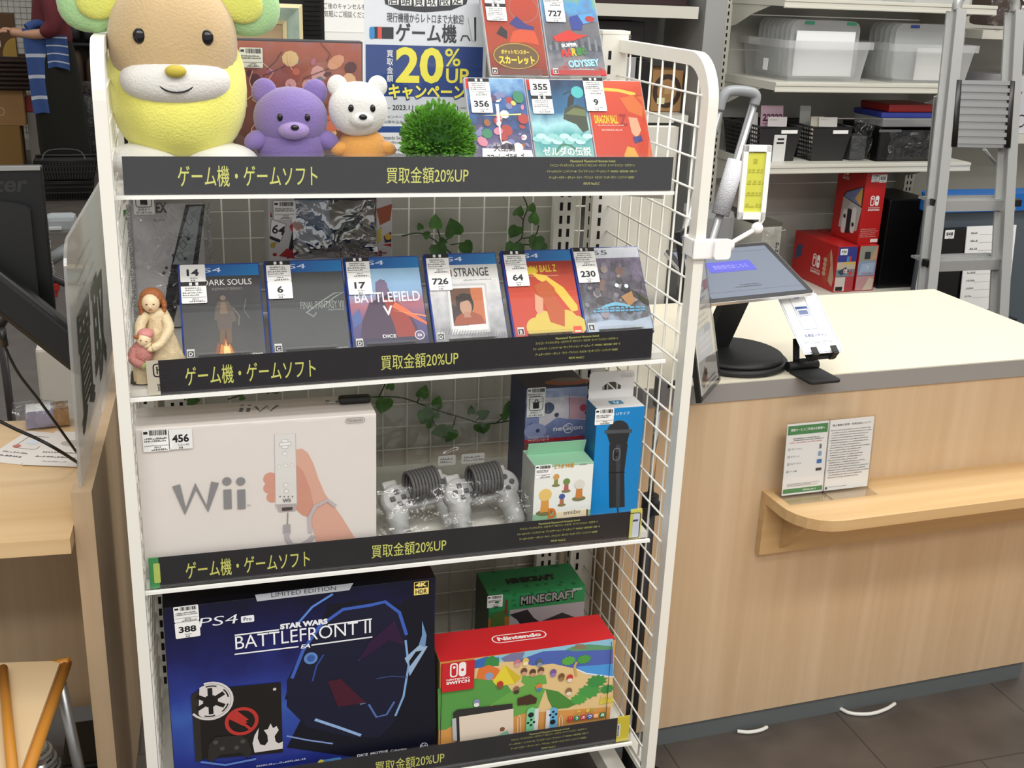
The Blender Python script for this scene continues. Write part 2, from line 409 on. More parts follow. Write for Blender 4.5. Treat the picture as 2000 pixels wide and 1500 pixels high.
# ================================================================== the game display rack
rack = thing('display_rack', 'white steel shop shelving rack with wire mesh sides holding video game goods', 'display rack')
XL, XR = 0.042, 0.984
Z_LIP = {1: (1.194, 1.190), 2: (0.889, 0.903), 3: (0.556, 0.557), 4: (0.112, 0.113)}
Y_LIP = {1: -0.022, 2: -0.046, 3: -0.046, 4: -0.046}
def zl(k, x):
    a, b_ = Z_LIP[k]; return a+(b_-a)*(x-0.06)/0.88
def zs(k, x): return zl(k, x)+0.012          # the shelf's upper face
SLOT = DARK
def side(xo, xm, inward):
    """rounded frame with a wire mesh; xo = outer face, inward = +1 / -1"""
    prof = [(-0.075, -0.04), (-0.075, 1.335)]+[(-0.075+0.08-0.08*math.cos(math.radians(a)), 1.335+0.08*math.sin(math.radians(a))) for a in range(10, 91, 10)]+[(0.33, 1.415)]
    prof += [(0.33, 1.393)]+[(-0.047+0.06-0.06*math.cos(math.radians(a)), 1.333+0.06*math.sin(math.radians(a))) for a in range(90, 0, -10)]+[(-0.047, 1.333), (-0.047, -0.04)]
    m = MB(); m.prism(prof[::-1], 0.018, WHITE, o=(xo if inward > 0 else xo-0.018, 0, 0), U=(0, 1, 0), V=(0, 0, 1))
    m.b2((xo, -0.05, 0.035), (xo+inward*0.018, 0.33, 0.062), WHITE)
    f = m.build('side_panel', rack)
    w = MB(); yw = 0.3202
    for j in range(1, 8):
        y = yw-0.05*j; top = 1.40 if j < 7 else 1.385
        w.tube([(xm, y, 0.05), (xm, y, top)], 0.0019, WIRE, 6)
    for k in range(1, 28): 
        z = 1.40-0.05*k; w.tube([(xm+inward*0.003, 0.325, z), (xm+inward*0.003, -0.05, z)], 0.0019, WIRE, 6)
    w.build('wire_mesh', f)
side(XL, 0.056, 1); side(XR, 0.968, -1)
for x0, x1 in ((0.042, 0.085), (0.932, 0.984)):
    m = MB().b2((x0, 0.325, -0.04), (x1, 0.365, 1.425), WHITE)
    m.b2((x0-0.002, 0.323, 1.425), (x1+0.002, 0.367, 1.431), WHITE)
    xs = x1-0.016 if x0 < 0.5 else x0+0.016
    for k in range(50):
        z = 0.08+k*0.0265
        m.b2((xs-0.003, 0.3245, z), (xs+0.003, 0.326, z+0.016), SLOT)
        xi = x1 if x0 < 0.5 else x0
        m.b2((xi-0.0006, 0.337, z), (xi+0.0006, 0.343, z+0.016), SLOT)
    m.build('upright', rack)
for xc in (0.125, 0.885):
    m = MB().b2((xc-0.022, 0.352, 0.05), (xc+0.022, 0.37, 1.40), WHITE)
    for k in range(50):
        z = 0.08+k*0.0265
        for dx in (-0.008, 0.008): m.b2((xc+dx-0.003, 0.3512, z), (xc+dx+0.003, 0.353, z+0.016), SLOT)
    m.build('slotted_post', rack)
bk = MB().b2((0.09, 0.385, 0.05), (0.93, 0.395, 1.20), mat('back board', '#c9c7bd', 0.6)).build('back_panel', rack)
w = MB()
for i in range(18):
    x = 0.075+0.05*i; w.tube([(x, 0.374, 0.08), (x, 0.374, 1.20)], 0.0016, WIRE, 6)
for k in range(4, 27): w.tube([(0.06, 0.3775, 1.39-0.05*k), (0.95, 0.3775, 1.39-0.05*k)], 0.0016, WIRE, 6)
w.build('wire_grid', bk)
for k in (1, 2, 3, 4):
    za, zb = Z_LIP[k]; y0 = Y_LIP[k]+0.004
    m = MB()
    for lo, hi in ((0.0, 0.012),):
        m.add([(0.062, y0, za+lo), (0.94, y0, zb+lo), (0.94, 0.345, zb+lo), (0.062, 0.345, za+lo), (0.062, y0, za+hi), (0.94, y0, zb+hi), (0.94, 0.345, zb+hi), (0.062, 0.345, za+hi)],
              [(3, 2, 1, 0), (4, 5, 6, 7), (0, 1, 5, 4), (2, 3, 7, 6), (1, 2, 6, 5), (3, 0, 4, 7)], WHITE)
    m.add([(0.062, y0, za-0.018), (0.94, y0, zb-0.018), (0.94, y0+0.012, zb-0.018), (0.062, y0+0.012, za-0.018), (0.062, y0+0.012, za), (0.94, y0+0.012, zb)], [(0, 3, 2, 1), (3, 4, 5, 2)], WHITE) if False else None
    sh = m.build('shelf', rack)
    for x in (0.066, 0.934):
        z = zl(k, x); MB().prism([(0.0, z-0.002), (0.34, z-0.002), (0.34, z-0.06), (0.30, z-0.06), (0.0, z-0.016)], 0.003, WHITE, o=(x, 0, 0), U=(0, 1, 0), V=(0, 0, 1)).build('bracket', sh)
    r = MB(); yl = Y_LIP[k]
    ang = math.atan2(zb-za, 0.88); T = Matrix.Translation((0.06, yl, za)) @ Matrix.Rotation(-ang, 4, 'Y')
    r.b2((0, -0.0015, 0), (0.88, 0.0005, 0.062), CLEAR, T); r.b2((0, -0.008, -0.001), (0.88, 0.004, 0.001), CLEAR, T)
    rl = r.build('price_rail', sh)
    MB().b2((-0.001, -0.0085, -0.0035), (0.881, -0.003, 0.002), mat('rail edge', '#f3f3ee', 0.25), T).build('rail_edge', rl)
for x in (0.10, 0.90):
    MB().prism([(-0.035, 0.095), (0.36, 0.095), (0.36, 0.0), (0.30, 0.0)], 0.03, WHITE, o=(x-0.015, 0, 0), U=(0, 1, 0), V=(0, 0, 1)).build('base_leg', rack)
MB().b2((0.09, 0.02, 0.065), (0.93, 0.05, 0.1), WHITE).build('base_beam', rack)
for x in (0.075, 0.945):
    MB().b2((x-0.018, -0.07, -0.04), (x+0.018, 0.36, 0.0), WHITE).build('base_rail', rack)
    for y in (-0.03, 0.30):
        c = MB().cyl((x-0.012, y, ZF+0.032), (x+0.012, y, ZF+0.032), 0.032, BLACK, 20); c.box((x, y, -0.052), (0.034, 0.03, 0.024), METAL); c.build('castor', rack)

# ------------------------------------------------------------------ black sign strips in the price rails
STRIP = mat('glossy black sign strip', '#24242a', 0.16)
YEL = C('#e8ea7c'); 
SM = ['Playstation5 Playstation4 Nintendo Switch', 'ファミコン・ディスクシステム・メガドライブ・PCエンジン・ネオジオ・スーパーファミコン・セガサターン',
      'ドリームキャスト・ニンテンドー64・プレイステーション・ゲームキューブ・Wii/WiiU・XBOX/360・ONE・X', 'ゲームボーイ/カラー・ポケット・ライト・アドバンス・ネオジオ・ワンダースワン・ニンテンドーDS/3DS', 'PSP,PS Vitaなど']
WHERE = {1: 'top shelf edge below the plush toys', 2: 'second shelf edge below the six boxed games', 3: 'third shelf below the white console box', 4: 'bottom shelf before the blue console box'}
def strip(k, x0, x1, t1, t2, sx, sw):
    za, zb = Z_LIP[k]; ang = math.atan2(zb-za, 0.88)
    t = thing('sign_strip', 'black strip with yellow lettering on the '+WHERE[k], 'sign', (0.06, Y_LIP[k]+0.0012, za+0.002), (0, -ang, 0), 'sign strips in the shelf rails')
    MB().b2((x0, 0, 0), (x1, 0.0012, 0.0555), STRIP).build('strip', t)
    q = 0.0555
    if t1: A = Art(); A.text('ゲーム機・ゲームソフト', t1[0], q*.20, q*.56, YEL, w=t1[1]-t1[0], bold=0.006); A.build('heading', t)
    A = Art(); A.text('買取金額20%UP', t2[0], q*.26, q*.46, YEL, w=t2[1]-t2[0], bold=0.004); A.build('offer', t)
    A = Art()
    for i, s in enumerate(SM):
        ww = sw*(0.5, 0.95, 1, 0.95, 0.18)[i]
        A.text(s, sx, q*(0.83, 0.72, 0.545, 0.365, 0.185)[i], q*0.085, YEL, w=ww, al='c')
    A.build('small_print', t)
    return t
def ux(k, u, v): return at(u, v, y=Y_LIP[k]).x-0.06
strip(1, ux(1, 240, 345), ux(1, 1313, 345), (ux(1, 347, 345), ux(1, 620, 345)), (ux(1, 755, 345), ux(1, 915, 345)), ux(1, 1157, 340), 0.155)
s2 = strip(2, ux(2, 309, 745), ux(2, 1274, 680), (ux(2, 362, 735), ux(2, 617, 720)), (ux(2, 745, 710), ux(2, 896, 700)), ux(2, 1128, 680), 0.155)
s3 = strip(3, ux(3, 310, 1120), ux(3, 1232, 1030), (ux(3, 362, 1105), ux(3, 605, 1090)), (ux(3, 726, 1070), ux(3, 872, 1060)), ux(3, 1092, 1040), 0.155)
s4 = strip(4, 0.02, ux(4, 1207, 1430), (ux(4, 400, 1520), ux(4, 620, 1500)), (ux(4, 733, 1490), ux(4, 868, 1480)), ux(4, 1073, 1440), 0.160)
def tab(par, x0, x1, h, col, name, art=None, lab=None):
    o = MB().b2((x0, -0.0002, 0), (x1, 0.0008, h), C(col)).build(name, par)
    if lab: o['label'] = lab
    if art:
        A = Art((0, -0.0003, 0)); art(A); A.build('tab_print', par)
tab(s2, ux(2, 288, 740), ux(2, 312, 740), 0.056, '#d9d0bd', 'paper_tab', lambda A: (A.frame(.037, .03, .06, .05, .002, INK, .004), A.text('買', .040, .006, .012, INK), A.text('ト', .041, .034, .012, INK, bold=.03)), 'beige paper tab')
tab(s3, 0.008, ux(3, 311, 1120), 0.056, '#3e9a58', 'green_tab', lambda A: A.rect(.015, .01, .025, .046, '#c6d86c', .002), 'green tab')
tab(s3, ux(3, 1230, 1030), ux(3, 1252, 1030), 0.06, '#e4e06a', 'yellow_tab', lambda A: (A.rect(.848, .002, .862, .052, '#dfe6f4', .003), A.frame(.84, .002, .862, .052, .0015, INK, .004), A.rect(.848, .035, .858, .039, '#36507f')), 'yellow tab with a phone picture')
tab(s4, ux(4, 1205, 1430), ux(4, 1229, 1425), 0.058, '#e9d83a', 'yellow_tab', lambda A: (A.rect(.8515, .012, .8575, .042, '#f4f4ee'), [A.rect(.852, .014+.005*i, .8545, .018+.005*i, '#26447e') for i in range(5)]), 'yellow tab')
# ================================================================== goods: shared builders
def onface(o, U, V):
    o, U, V = Vector(o), Vector(U).normalized(), Vector(V).normalized(); N = U.cross(V)
    def f(u, v):
        d = fw + rt*((u-1000)/F_PX) - up*((v-750)/F_PX)
        p = CAM + d*((o-CAM).dot(N)/d.dot(N)); return ((p-o).dot(U), (p-o).dot(V))
    return f
def place(name, label, cat, loc, rot=(0, 0, 0), group=None):
    """thing + map from photo pixels onto its front face (local x, z)"""
    t = thing(name, label, cat, loc, rot, group)
    R = Euler(rot).to_matrix()
    return t, onface(Vector(loc), R @ Vector((1, 0, 0)), R @ Vector((0, 0, 1)))
def pts(F, L): return [F(u, v) for u, v in L]
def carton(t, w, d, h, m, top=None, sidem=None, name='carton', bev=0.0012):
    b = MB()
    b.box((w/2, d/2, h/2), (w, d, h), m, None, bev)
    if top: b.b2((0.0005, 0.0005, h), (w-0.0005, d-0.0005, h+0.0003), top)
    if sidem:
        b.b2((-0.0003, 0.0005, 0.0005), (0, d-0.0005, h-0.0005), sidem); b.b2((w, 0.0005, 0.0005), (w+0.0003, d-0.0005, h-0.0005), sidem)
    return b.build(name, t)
def sheet(w, h, amp, m, nx=24, nz=24, seed=1, name='film', par=None, o=(0, 0, 0), bulge=0.0, U=(1, 0, 0), V=(0, 0, 1)):
    rnd = random.Random(seed); o, U, V = Vector(o), Vector(U), Vector(V); N = U.cross(V)
    from mathutils import noise
    vs = []
    for j in range(nz+1):
        for i in range(nx+1):
            a, b_ = i/nx, j/nz
            d = amp*noise.noise(Vector((a*w*28+seed*9.1, b_*h*28, seed)))+amp*0.6*abs(noise.noise(Vector((a*w*60, b_*h*45+seed*3, 5))))
            vs.append(o+U*(a*w)+V*(b_*h)+N*(d+bulge*math.sin(PI*a)*math.sin(PI*b_)))
    fs = [(j*(nx+1)+i, j*(nx+1)+i+1, (j+1)*(nx+1)+i+1, (j+1)*(nx+1)+i) for j in range(nz) for i in range(nx)]
    mb = MB().add(vs, fs, m, None, True)
    return mb.build(name, par)
ox3 = (1, 0, 0); oz3 = (0, 0, 1)
def acrylic_stand(x, y, z, w, lean, label, h=0.10, riser=0.0):
    """bent clear sheet under and behind a leaning case"""
    t = thing('case_stand', label, 'display stand', (x, y, z), (0, 0, 0), 'clear stands holding game cases')
    m = MB(); c, s = math.cos(lean), math.sin(lean)
    T = Matrix.Rotation(-lean, 4, 'X')
    m.b2((-w/2, 0.0165, -0.002), (w/2, 0.0185, h), CLEAR, T); m.b2((-w/2, -0.0085, -0.003), (w/2, 0.0185, -0.001), CLEAR, T)
    m.b2((-w/2, -0.0085, -0.003), (w/2, -0.0065, 0.012), CLEAR, T)
    m.build('back_rest', t)
    top = Vector((0, 0.0175*c+h*s, -0.0175*s+h*c))
    MB().b2((-w/2+.004, top.y-0.002, -max(riser, 0.0135)), (w/2-.004, top.y, top.z-0.004), CLEAR).build('rear_leg', t)
    if riser: MB().b2((-w/2+.004, -0.002, -riser), (w/2-.004, 0.0, -0.005), CLEAR).build('front_leg', t)
    return t
def game_case(label, cat, u0, u1, vb, y, z, w, h, d, lean, shell, art, labels, grp, coverin=0.004, fits=None):
    xc = (at(u0, vb, y=y).x+at(u1, vb, y=y).x)/2
    rot = (-lean, 0, 0); loc = (xc-w/2, y, z)
    t, F = place('game_case', label, cat, loc, rot, grp)
    m = MB(); m.box((w/2, d/2+0.0004, h/2), (w, d, h), shell, None, 0.0025); m.build('case', t)
    A = Art(); A.rect(coverin, coverin, w-coverin*.7, h-coverin, PAPER); art(A, w, h, F); A.build('cover', t)
    for (a, b_, lw, num, order, kw) in labels: price_label(t, (0, -0.0002, 0), ox3, oz3, a, b_, lw, num, order, name='price_label', lift=0.0032, **kw)
    MB().b2((0.003, -0.0036, 0.003), (w-0.002, -0.0034, h-0.003), CLEAR).build('sleeve', t)
    return t, F

# ------------------------------------------------------------------ six cases on the second shelf
BLUE = mat('blue case plastic', '#1c3c96', 0.25, coat=0.3)
CLRCASE = mat('pale clear case plastic', '#b9b9be', 0.2, coat=0.4)
LEAN = math.radians(39)
HDR = grad('blue header print', [(0, '#16388f'), (1, '#1583c8')], 'X', 0, 0.13, 0.3, 0.02)
def ps4(A, w, h, col=None, white=True):
    A.rect(.003, h-.0235, w-.002, h-.003, HDR)
    A.text('PS4', .024, h-.0165, .0085, '#e8f0ff', w=.044, shear=.1)
def rating(A, x, y, s, ch): A.rect(x, y, x+s, y+s*1.2, '#d8d8d8'); A.rect(x+.1*s, y+.1*s, x+.9*s, y+.9*s, INK); A.text(ch, x+.5*s, y+.2*s, s*.55, '#f2f2f2', al='c', bold=.02)
def cov_knight(A, w, h, F):
    A.rect(.003, .003, w-.002, h-.023, grad('dark stormy print', [(0, '#3c3a38'), (.5, '#2c2e31'), (1, '#3e4043')], 'Z', 0, .17, .35, .5, 5)); ps4(A, w, h)
    A.text('DARK SOULS', .038, h-.040, .0105, '#efefec', w=.078, bold=.004); A.text('REMASTERED', .052, h-.049, .0045, '#8f8b84', w=.048)
    g = '#5b5148'; A.disc(.068, .108, .0045, '#7a6a58'); A.poly([(.060, .102), (.076, .102), (.083, .088), (.088, .066), (.080, .064), (.078, .05), (.058, .05), (.056, .068), (.052, .07), (.055, .09)], g)
    A.poly([(.064, .1), (.072, .1), (.074, .08), (.062, .08)], '#7d6a55'); A.poly([(.06, .052), (.068, .052), (.066, .028), (.058, .028)], '#6d5238'); A.poly([(.070, .052), (.078, .052), (.078, .028), (.07, .028)], '#6d5238')
    A.line([(.083, .09), (.092, .075), (.09, .058)], .0025, '#6b655c'); A.line([(.105, .105), (.1, .085), (.108, .07)], .0012, '#6c7076')
    for x, y, r, c in ((.066, .022, .016, '#8a4a1a'), (.068, .022, .011, '#d98a2c'), (.069, .021, .006, '#f7dc8c')): A.poly([(x-r, y-.012), (x+r, y-.012), (x+r*.5, y+r*.4), (x+r*.2, y), (x, y+r*1.25), (x-r*.3, y+.1*r), (x-r*.7, y+.5*r)], c)
    rating(A, .006, .006, .012, 'D'); A.text('FROM SOFTWARE', w-.006, .0055, .0032, '#ececec', w=.034, al='r', bold=.03)
def cov_grey(A, w, h, F):
    A.rect(.003, .003, w-.002, h-.023, mat('dark grey cover print', '#46494a', 0.4, noise=0.06, nscale=20)); ps4(A, w, h)
    A.line([(.062, .073), (.088, .092), (.112, .107), (.128, .109), (.112, .1), (.09, .083)], .0022, '#8d9590'); A.line([(.063, .074), (.074, .066), (.079, .073)], .003, '#7d857f')
    A.text('FINAL FANTASY VII', .054, .080, .0135, '#9ba39e', w=.072); A.text('REMAKE', .1, .0755, .0032, '#9ba39e', w=.026)
    rating(A, .006, .006, .012, 'C'); A.text('SQUARE ENIX', w-.005, .007, .0028, '#d8d8d8', w=.024, al='r')
def cov_battle(A, w, h, F):
    A.rect(.003, .003, w-.002, h-.023, grad('blue red sky print', [(0, '#2b3566'), (.3, '#5c4f86'), (.5, '#b06a78'), (.68, '#8fb4d8'), (1, '#a9d2ea')], 'Z', 0, .16, .35, .12, 4)); ps4(A, w, h)
    A.poly([(.012, .003), (.02, .05), (.036, .085), (.048, .09), (.05, .12), (.066, .126), (.072, .105), (.08, .088), (.098, .07), (.112, .04), (.118, .003)], '#4a3550')
    A.poly([(.05, .09), (.05, .122), (.06, .128), (.07, .12), (.07, .1)], '#7a6a88'); A.poly([(.06, .09), (.075, .09), (.1, .06), (.118, .003), (.08, .003), (.072, .05)], '#a03c34'); A.poly([(.074, .075), (.13, .04), (.13, .045), (.08, .085)], '#f0764a'); A.poly([(.07, .07), (.13, .055), (.13, .058)], '#ff9a6a')
    A.poly([(.004, .06), (.018, .075), (.02, .05), (.006, .04)], '#4d6aa6'); A.rect(.003, .003, w-.002, .02, '#34304e')
    A.text('BATTLEFIELD', .012, .085, .0185, '#f4f4f8', w=.112, bold=.012); A.text('V', .066, .060, .018, '#f4f4f8', al='c', bold=.02)
    A.text('DICE', .052, .0195, .006, '#f0f0f0', w=.023, bold=.02); A.disc(.115, .022, .0085, '#eeeef2'); A.disc(.115, .022, .0072, '#6a5a80'); A.text('EA', .115, .0195, .005, '#f4f4f8', al='c', shear=.2, bold=.03); rating(A, .006, .006, .012, 'D')
def cov_white(A, w, h, F):
    A.rect(.003, .003, w-.002, h-.023, grad('pencil sketch print', [(0, '#8d8f94'), (.45, '#c8c9cc'), (.7, '#e6e6e6'), (1, '#e2e2e2')], 'Z', 0, .16, .4, .35, 9)); ps4(A, w, h)
    A.rect(.004, h-.05, w-.004, h-.024, '#dfdfdd'); A.rect(.037, h-.045, .046, h-.033, '#7c2c2c'); A.text('IS', .0415, h-.0425, .007, '#eeeeee', al='c'); A.text('STRANGE', .050, h-.046, .0165, '#33353a', w=.062, bold=.015)
    A.scrib(.065, h-.054, .12, .0025, '#888888')
    T = lambda p: [(.033+x*.068, .022+y*.085) for x, y in p]
    A.poly(T([(-.04, -.06), (.98, -.03), (1.05, 1.05), (-.02, 1.06)]), '#c9c9c9'); A.poly(T([(0, 0), (.95, .03), (1, 1), (.02, 1)]), '#e9e9e9')
    A.poly(T([(.06, .13), (.9, .15), (.93, .95), (.08, .95)]), '#6b4a3c'); A.poly(T([(.5, .15), (.9, .15), (.93, .95), (.62, .95)]), '#c9764c'); A.poly(T([(.06, .13), (.45, .13), (.3, .5), (.07, .6)]), '#3c2b2a')
    A.poly(T([(.06, .14), (.88, .15), (.8, .34), (.6, .42), (.35, .42), (.15, .32)]), '#a5553a'); A.disc(.033+.42*.068, .022+.6*.085, .0155, '#2a1e1e', .02); A.disc(.033+.43*.068, .022+.53*.085, .0105, '#c49a82', .0155); A.poly(T([(.2, .78), (.6, .82), (.64, .6), (.5, .68), (.3, .64), (.24, .45)]), '#2a1e1e')
    A.poly(T([(.34, .3), (.54, .3), (.5, .42), (.38, .42)]), '#bb8c73'); rating(A, .006, .008, .012, 'D')
    for i in range(26): x = .006+.12*((i*37) % 26)/26; y = .008+.012*((i*11) % 7)/7; A.line([(x, y), (x+.004, y+.01)], .0006, '#77797d')
def cov_red(A, w, h, F):
    A.rect(.003, .003, w-.002, h-.023, grad('red sky print', [(0, '#c8381c'), (.5, '#cf4426'), (1, '#8e2418')], 'Z', 0, .16, .35, .1, 3)); ps4(A, w, h)
    A.poly([(.03, h-.049), (.06, h-.049), (.06, h-.036), (.03, h-.034)], '#e2c31d') ; A.text('DRAGON BALL Z', .02, h-.047, .014, '#d9c21c', w=.078, bold=.02, ang=2); A.text('Z', .104, h-.05, .022, '#a51f16', w=.018, bold=.03, ang=6); A.scrib(.04, h-.053, .11, .002, '#f0d0b0')
    A.poly([(.05, .125), (.075, .12), (.105, .095), (.125, .06), (.125, .05), (.113, .048), (.1, .07), (.085, .095), (.06, .112)], '#ecc94c'); 
    for x, y, r in ((.045, .02, .02), (.075, .026, .022), (.1, .03, .022), (.118, .022, .018), (.06, .036, .016)): A.disc(x, y, r, '#dcc45a')
    A.poly([(.05, .1), (.075, .11), (.088, .095), (.09, .07), (.1, .05), (.095, .02), (.07, .03), (.066, .06), (.058, .075)], '#c25a22'); A.poly([(.05, .085), (.064, .075), (.06, .05), (.05, .045), (.046, .055)], '#e0a684')
    A.rect(.003, .003, .02, .005, '#8e2418'); rating(A, .008, .008, .012, 'B'); A.rect(.11, .007, .126, .02, '#e8502c', .002); A.rect(.112, .009, .124, .012, '#f4e6da')
def cov_ps5(A, w, h, F):
    A.rect(.003, h-.0235, w-.002, h-.003, '#dfe3ec'); A.text('PS5', .024, h-.0165, .0085, '#2b2d33', w=.044)
    A.rect(.003, .003, w-.002, h-.0235, grad('misty battle print', [(0, '#9fb0c8'), (.3, '#70757f'), (.6, '#4b4650'), (1, '#7f748e')], 'Z', 0, .15, .35, .8, 7))
    rnd = random.Random(4)
    for i in range(46):
        x, y = .008+rnd.random()*.118, .03+rnd.random()*.105; r = .003+rnd.random()*.006
        A.disc(x, y, r, rnd.choice(('#6d6a70', '#8a8890', '#4a444a', '#a39aa4', '#5a5560', '#7c5f58', '#9b8f86')), r*rnd.uniform(.6, 1.3), 7, rnd.random()*90)
    A.poly([(.085, .095), (.13, .06), (.128, .05), (.08, .085)], '#2a282c'); A.poly([(.078, .07), (.1, .08), (.104, .06), (.09, .05)], '#b98a5a'); A.disc(.074, .092, .004, '#e8f4ff'); A.disc(.092, .09, .004, '#e8f4ff')
    A.text('THE DIOFIELD CHRONICLE', .018, .036, .01, '#6fb7d8', w=.085) if False else A.scrib(.02, .04, .13, .011, '#67b0d4')
    A.poly([(.03, .047), (.045, .055), (.065, .06), (.085, .055), (.1, .047), (.085, .05), (.065, .053), (.045, .05)], '#7cc0dc'); A.poly([(.005, .004), (w-.004, .004), (w-.004, .03), (.09, .022), (.05, .026), (.005, .02)], '#b8c6d8'); rating(A, .006, .007, .012, 'B')
G6 = 'cased games leaning on the second shelf'
SIX = [((357, 523, 701), cov_knight, 14, 'np', 'blue-topped game case with dark knight cover, price number 14, beside the figurine', BLUE),
       ((528, 690, 693), cov_grey, 6, 'pn', 'plain dark grey blue-edged game case, price number 6', BLUE),
       ((693, 838, 685), cov_battle, 17, 'pn', 'game case with pale blue and orange soldier cover, price number 17', BLUE),
       ((845, 1000, 673), cov_white, 726, 'pn', 'game case with white sketch cover and portrait photo, price number 726', BLUE),
       ((1007, 1142, 663), cov_red, 64, 'pn', 'blue game case with red and yellow cloud cover, price number 64', BLUE),
       ((1140, 1284, 650), cov_ps5, 230, 'pn', 'white-topped game case with crowded grey battle cover, price number 230', BLUE)]
for (u0, u1, vb), fn, num, order, lab, sh in SIX:
    yb = 0.028; xc = (at(u0, vb, y=yb).x+at(u1, vb, y=yb).x)/2; zb = zs(2, xc)+0.016
    game_case(lab, 'video game', u0, u1, vb, yb, zb, .131, .171, .0135, LEAN, sh, fn,
              [(.003, .168, .040, num, order, dict(ph=.038, nh=.031))], G6)
    acrylic_stand(xc, yb, zb, .085, LEAN, 'clear bent stand under the case with price number %d' % num)

# ------------------------------------------------------------------ five slim cases on the top shelf
LEAN1 = math.radians(34)
def sw(A, w, h): A.rect(.0025, h-.022, .018, h-.003, '#d8201c')
def cov_brawl(A, w, h, F):
    A.rect(.002, .002, w-.002, h-.002, grad('blue clash print', [(0, '#d9dce2'), (.2, '#6a5f86'), (.5, '#31426e'), (.75, '#3f6fae'), (1, '#86b0d2')], 'Z', 0, .17, .35, .5, 6)); sw(A, w, h)
    rnd = random.Random(9)
    for i in range(44):
        x, y = .008+rnd.random()*.09, .04+rnd.random()*.1; r = .003+rnd.random()*.0075
        A.disc(x, y, r, rnd.choice(('#b0403a', '#d88aa0', '#7f86b0', '#e0d070', '#3b8a62', '#5b4a6e', '#e6e2de', '#9a6038', '#2b3358')), r*rnd.uniform(.5, 1.3), 8, rnd.random()*180)
    A.poly([(.048, .12), (.054, .12), (.05, .05), (.049, .05)], '#eef6ff'); A.poly([(.02, .098), (.09, .103), (.09, .1)], '#f6f0a0')
    A.poly([(.012, .003), (.016, .04), (.1, .036), (.103, .003)], '#f2f2f0'); A.text('大乱闘', .035, .034, .013, INK, w=.036, bold=.03); A.text('スマッシュブラザーズ', .022, .015, .016, INK, w=.064, bold=.04); A.text('SPECIAL', .026, .006, .004, INK, w=.055, bold=.03); rating(A, .004, .004, .009, 'A')
def cov_sky(A, w, h, F):
    A.rect(.002, .002, w-.002, h-.002, grad('teal cloud print', [(0, '#2f6f6c'), (.15, '#8fc4bd'), (.3, '#4aa0a4'), (.5, '#a8d8dc'), (.7, '#2f6f9a'), (1, '#16284a')], 'Z', 0, .17, .35, .25, 4)); sw(A, w, h)
    A.poly([(.058, .095), (.064, .115), (.085, .122), (.1, .115), (.101, .075), (.09, .07), (.08, .085)], '#3c4634'); A.poly([(.062, .104), (.08, .116), (.1, .112), (.1, .1)], '#6f7a4c')
    A.poly([(.068, .116), (.072, .135), (.078, .142), (.084, .136), (.08, .122)], '#1f2a30'); A.line([(.064, .14), (.084, .15)], .002, '#26302c'); A.disc(.09, .145, .011, '#4fc0c0'); A.line(arc(.056, .03, .018, 0, 180, 16), .003, '#3a7a5c')
    for i in range(14): A.disc(.008+i*.0068, .058+.006*math.sin(i*2.1), .009, '#bfe2df' if i % 2 else '#93cbc8', .005)
    A.text('ゼルダの伝説', .014, .027, .016, '#f0f6e8', w=.084, bold=.035); A.text('TEARS OF THE KINGDOM', .045, .018, .0035, '#eef4e6', w=.048); rating(A, .004, .004, .009, 'B')
def cov_orange(A, w, h, F):
    A.rect(.002, .002, w-.002, h-.002, grad('orange red print', [(0, '#c63c20'), (.6, '#cf4326'), (1, '#d4502c')], 'Z', 0, .17, .35, .12, 3)); sw(A, w, h)
    A.poly([(.03, .155), (.06, .153), (.09, .146), (.09, .139), (.06, .147), (.03, .149)], '#ecc94c')
    A.poly([(.06, .135), (.085, .142), (.1, .13), (.102, .06), (.09, .01), (.102, .01), (.102, .14)], '#d9682a'); A.poly([(.06, .135), (.086, .14), (.1, .12), (.096, .1), (.072, .11)], '#d9702c'); A.poly([(.07, .1), (.086, .098), (.09, .075), (.08, .06), (.072, .07)], '#e3ab88'); A.poly([(.072, .062), (.088, .066), (.09, .055), (.075, .05)], '#34367c')
    A.poly([(.05, .003), (.052, .03), (.06, .045), (.072, .042), (.08, .02), (.085, .003)], '#e2a83c')
    A.text('DRAGON BALL', .008, .087, .016, '#e3cf20', w=.042, bold=.03); A.text('Z', .052, .083, .022, '#a11d16', w=.015, bold=.04); A.scrib(.012, .083, .07, .0022, '#f4e0d0', 1); A.scrib(.018, .074, .06, .003, '#f4e0d0', 1)
    rating(A, .004, .004, .009, 'B'); A.rect(.087, .004, .1, .016, '#ee7048', .002)
def cov_scarlet(A, w, h, F):
    A.rect(.002, .002, w-.002, h-.002, grad('red brown print', [(0, '#6a3020'), (.3, '#a8452c'), (1, '#c0452e')], 'Z', 0, .17, .35, .15, 3)); sw(A, w, h)
    A.line(arc(.075, .13, .026, 0, 360, 24), .002, '#a06a62'); A.poly([(.04, .06), (.05, .085), (.075, .095), (.09, .085), (.095, .06), (.07, .065)], '#d2542c'); A.poly([(.045, .1), (.06, .115), (.075, .1), (.09, .095), (.088, .088), (.06, .09)], '#3d3a80'); A.poly([(.02, .08), (.03, .095), (.04, .085), (.038, .07)], '#2c2426')
    A.disc(.05, .038, .042, '#4a341c', .026); A.disc(.05, .038, .039, '#6b5230', .023); A.line(arc(.05, .038, .04, 0, 360, 24, .024), .002, '#b99a3c', True)
    A.text('ポケットモンスター', .024, .041, .009, '#e8d24a', w=.05, bold=.04); A.text('スカーレット', .018, .022, .016, '#ead43c', w=.064, bold=.05); A.rect(.002, .002, w-.002, .012, '#7a3a2c'); rating(A, .004, .004, .009, 'A')
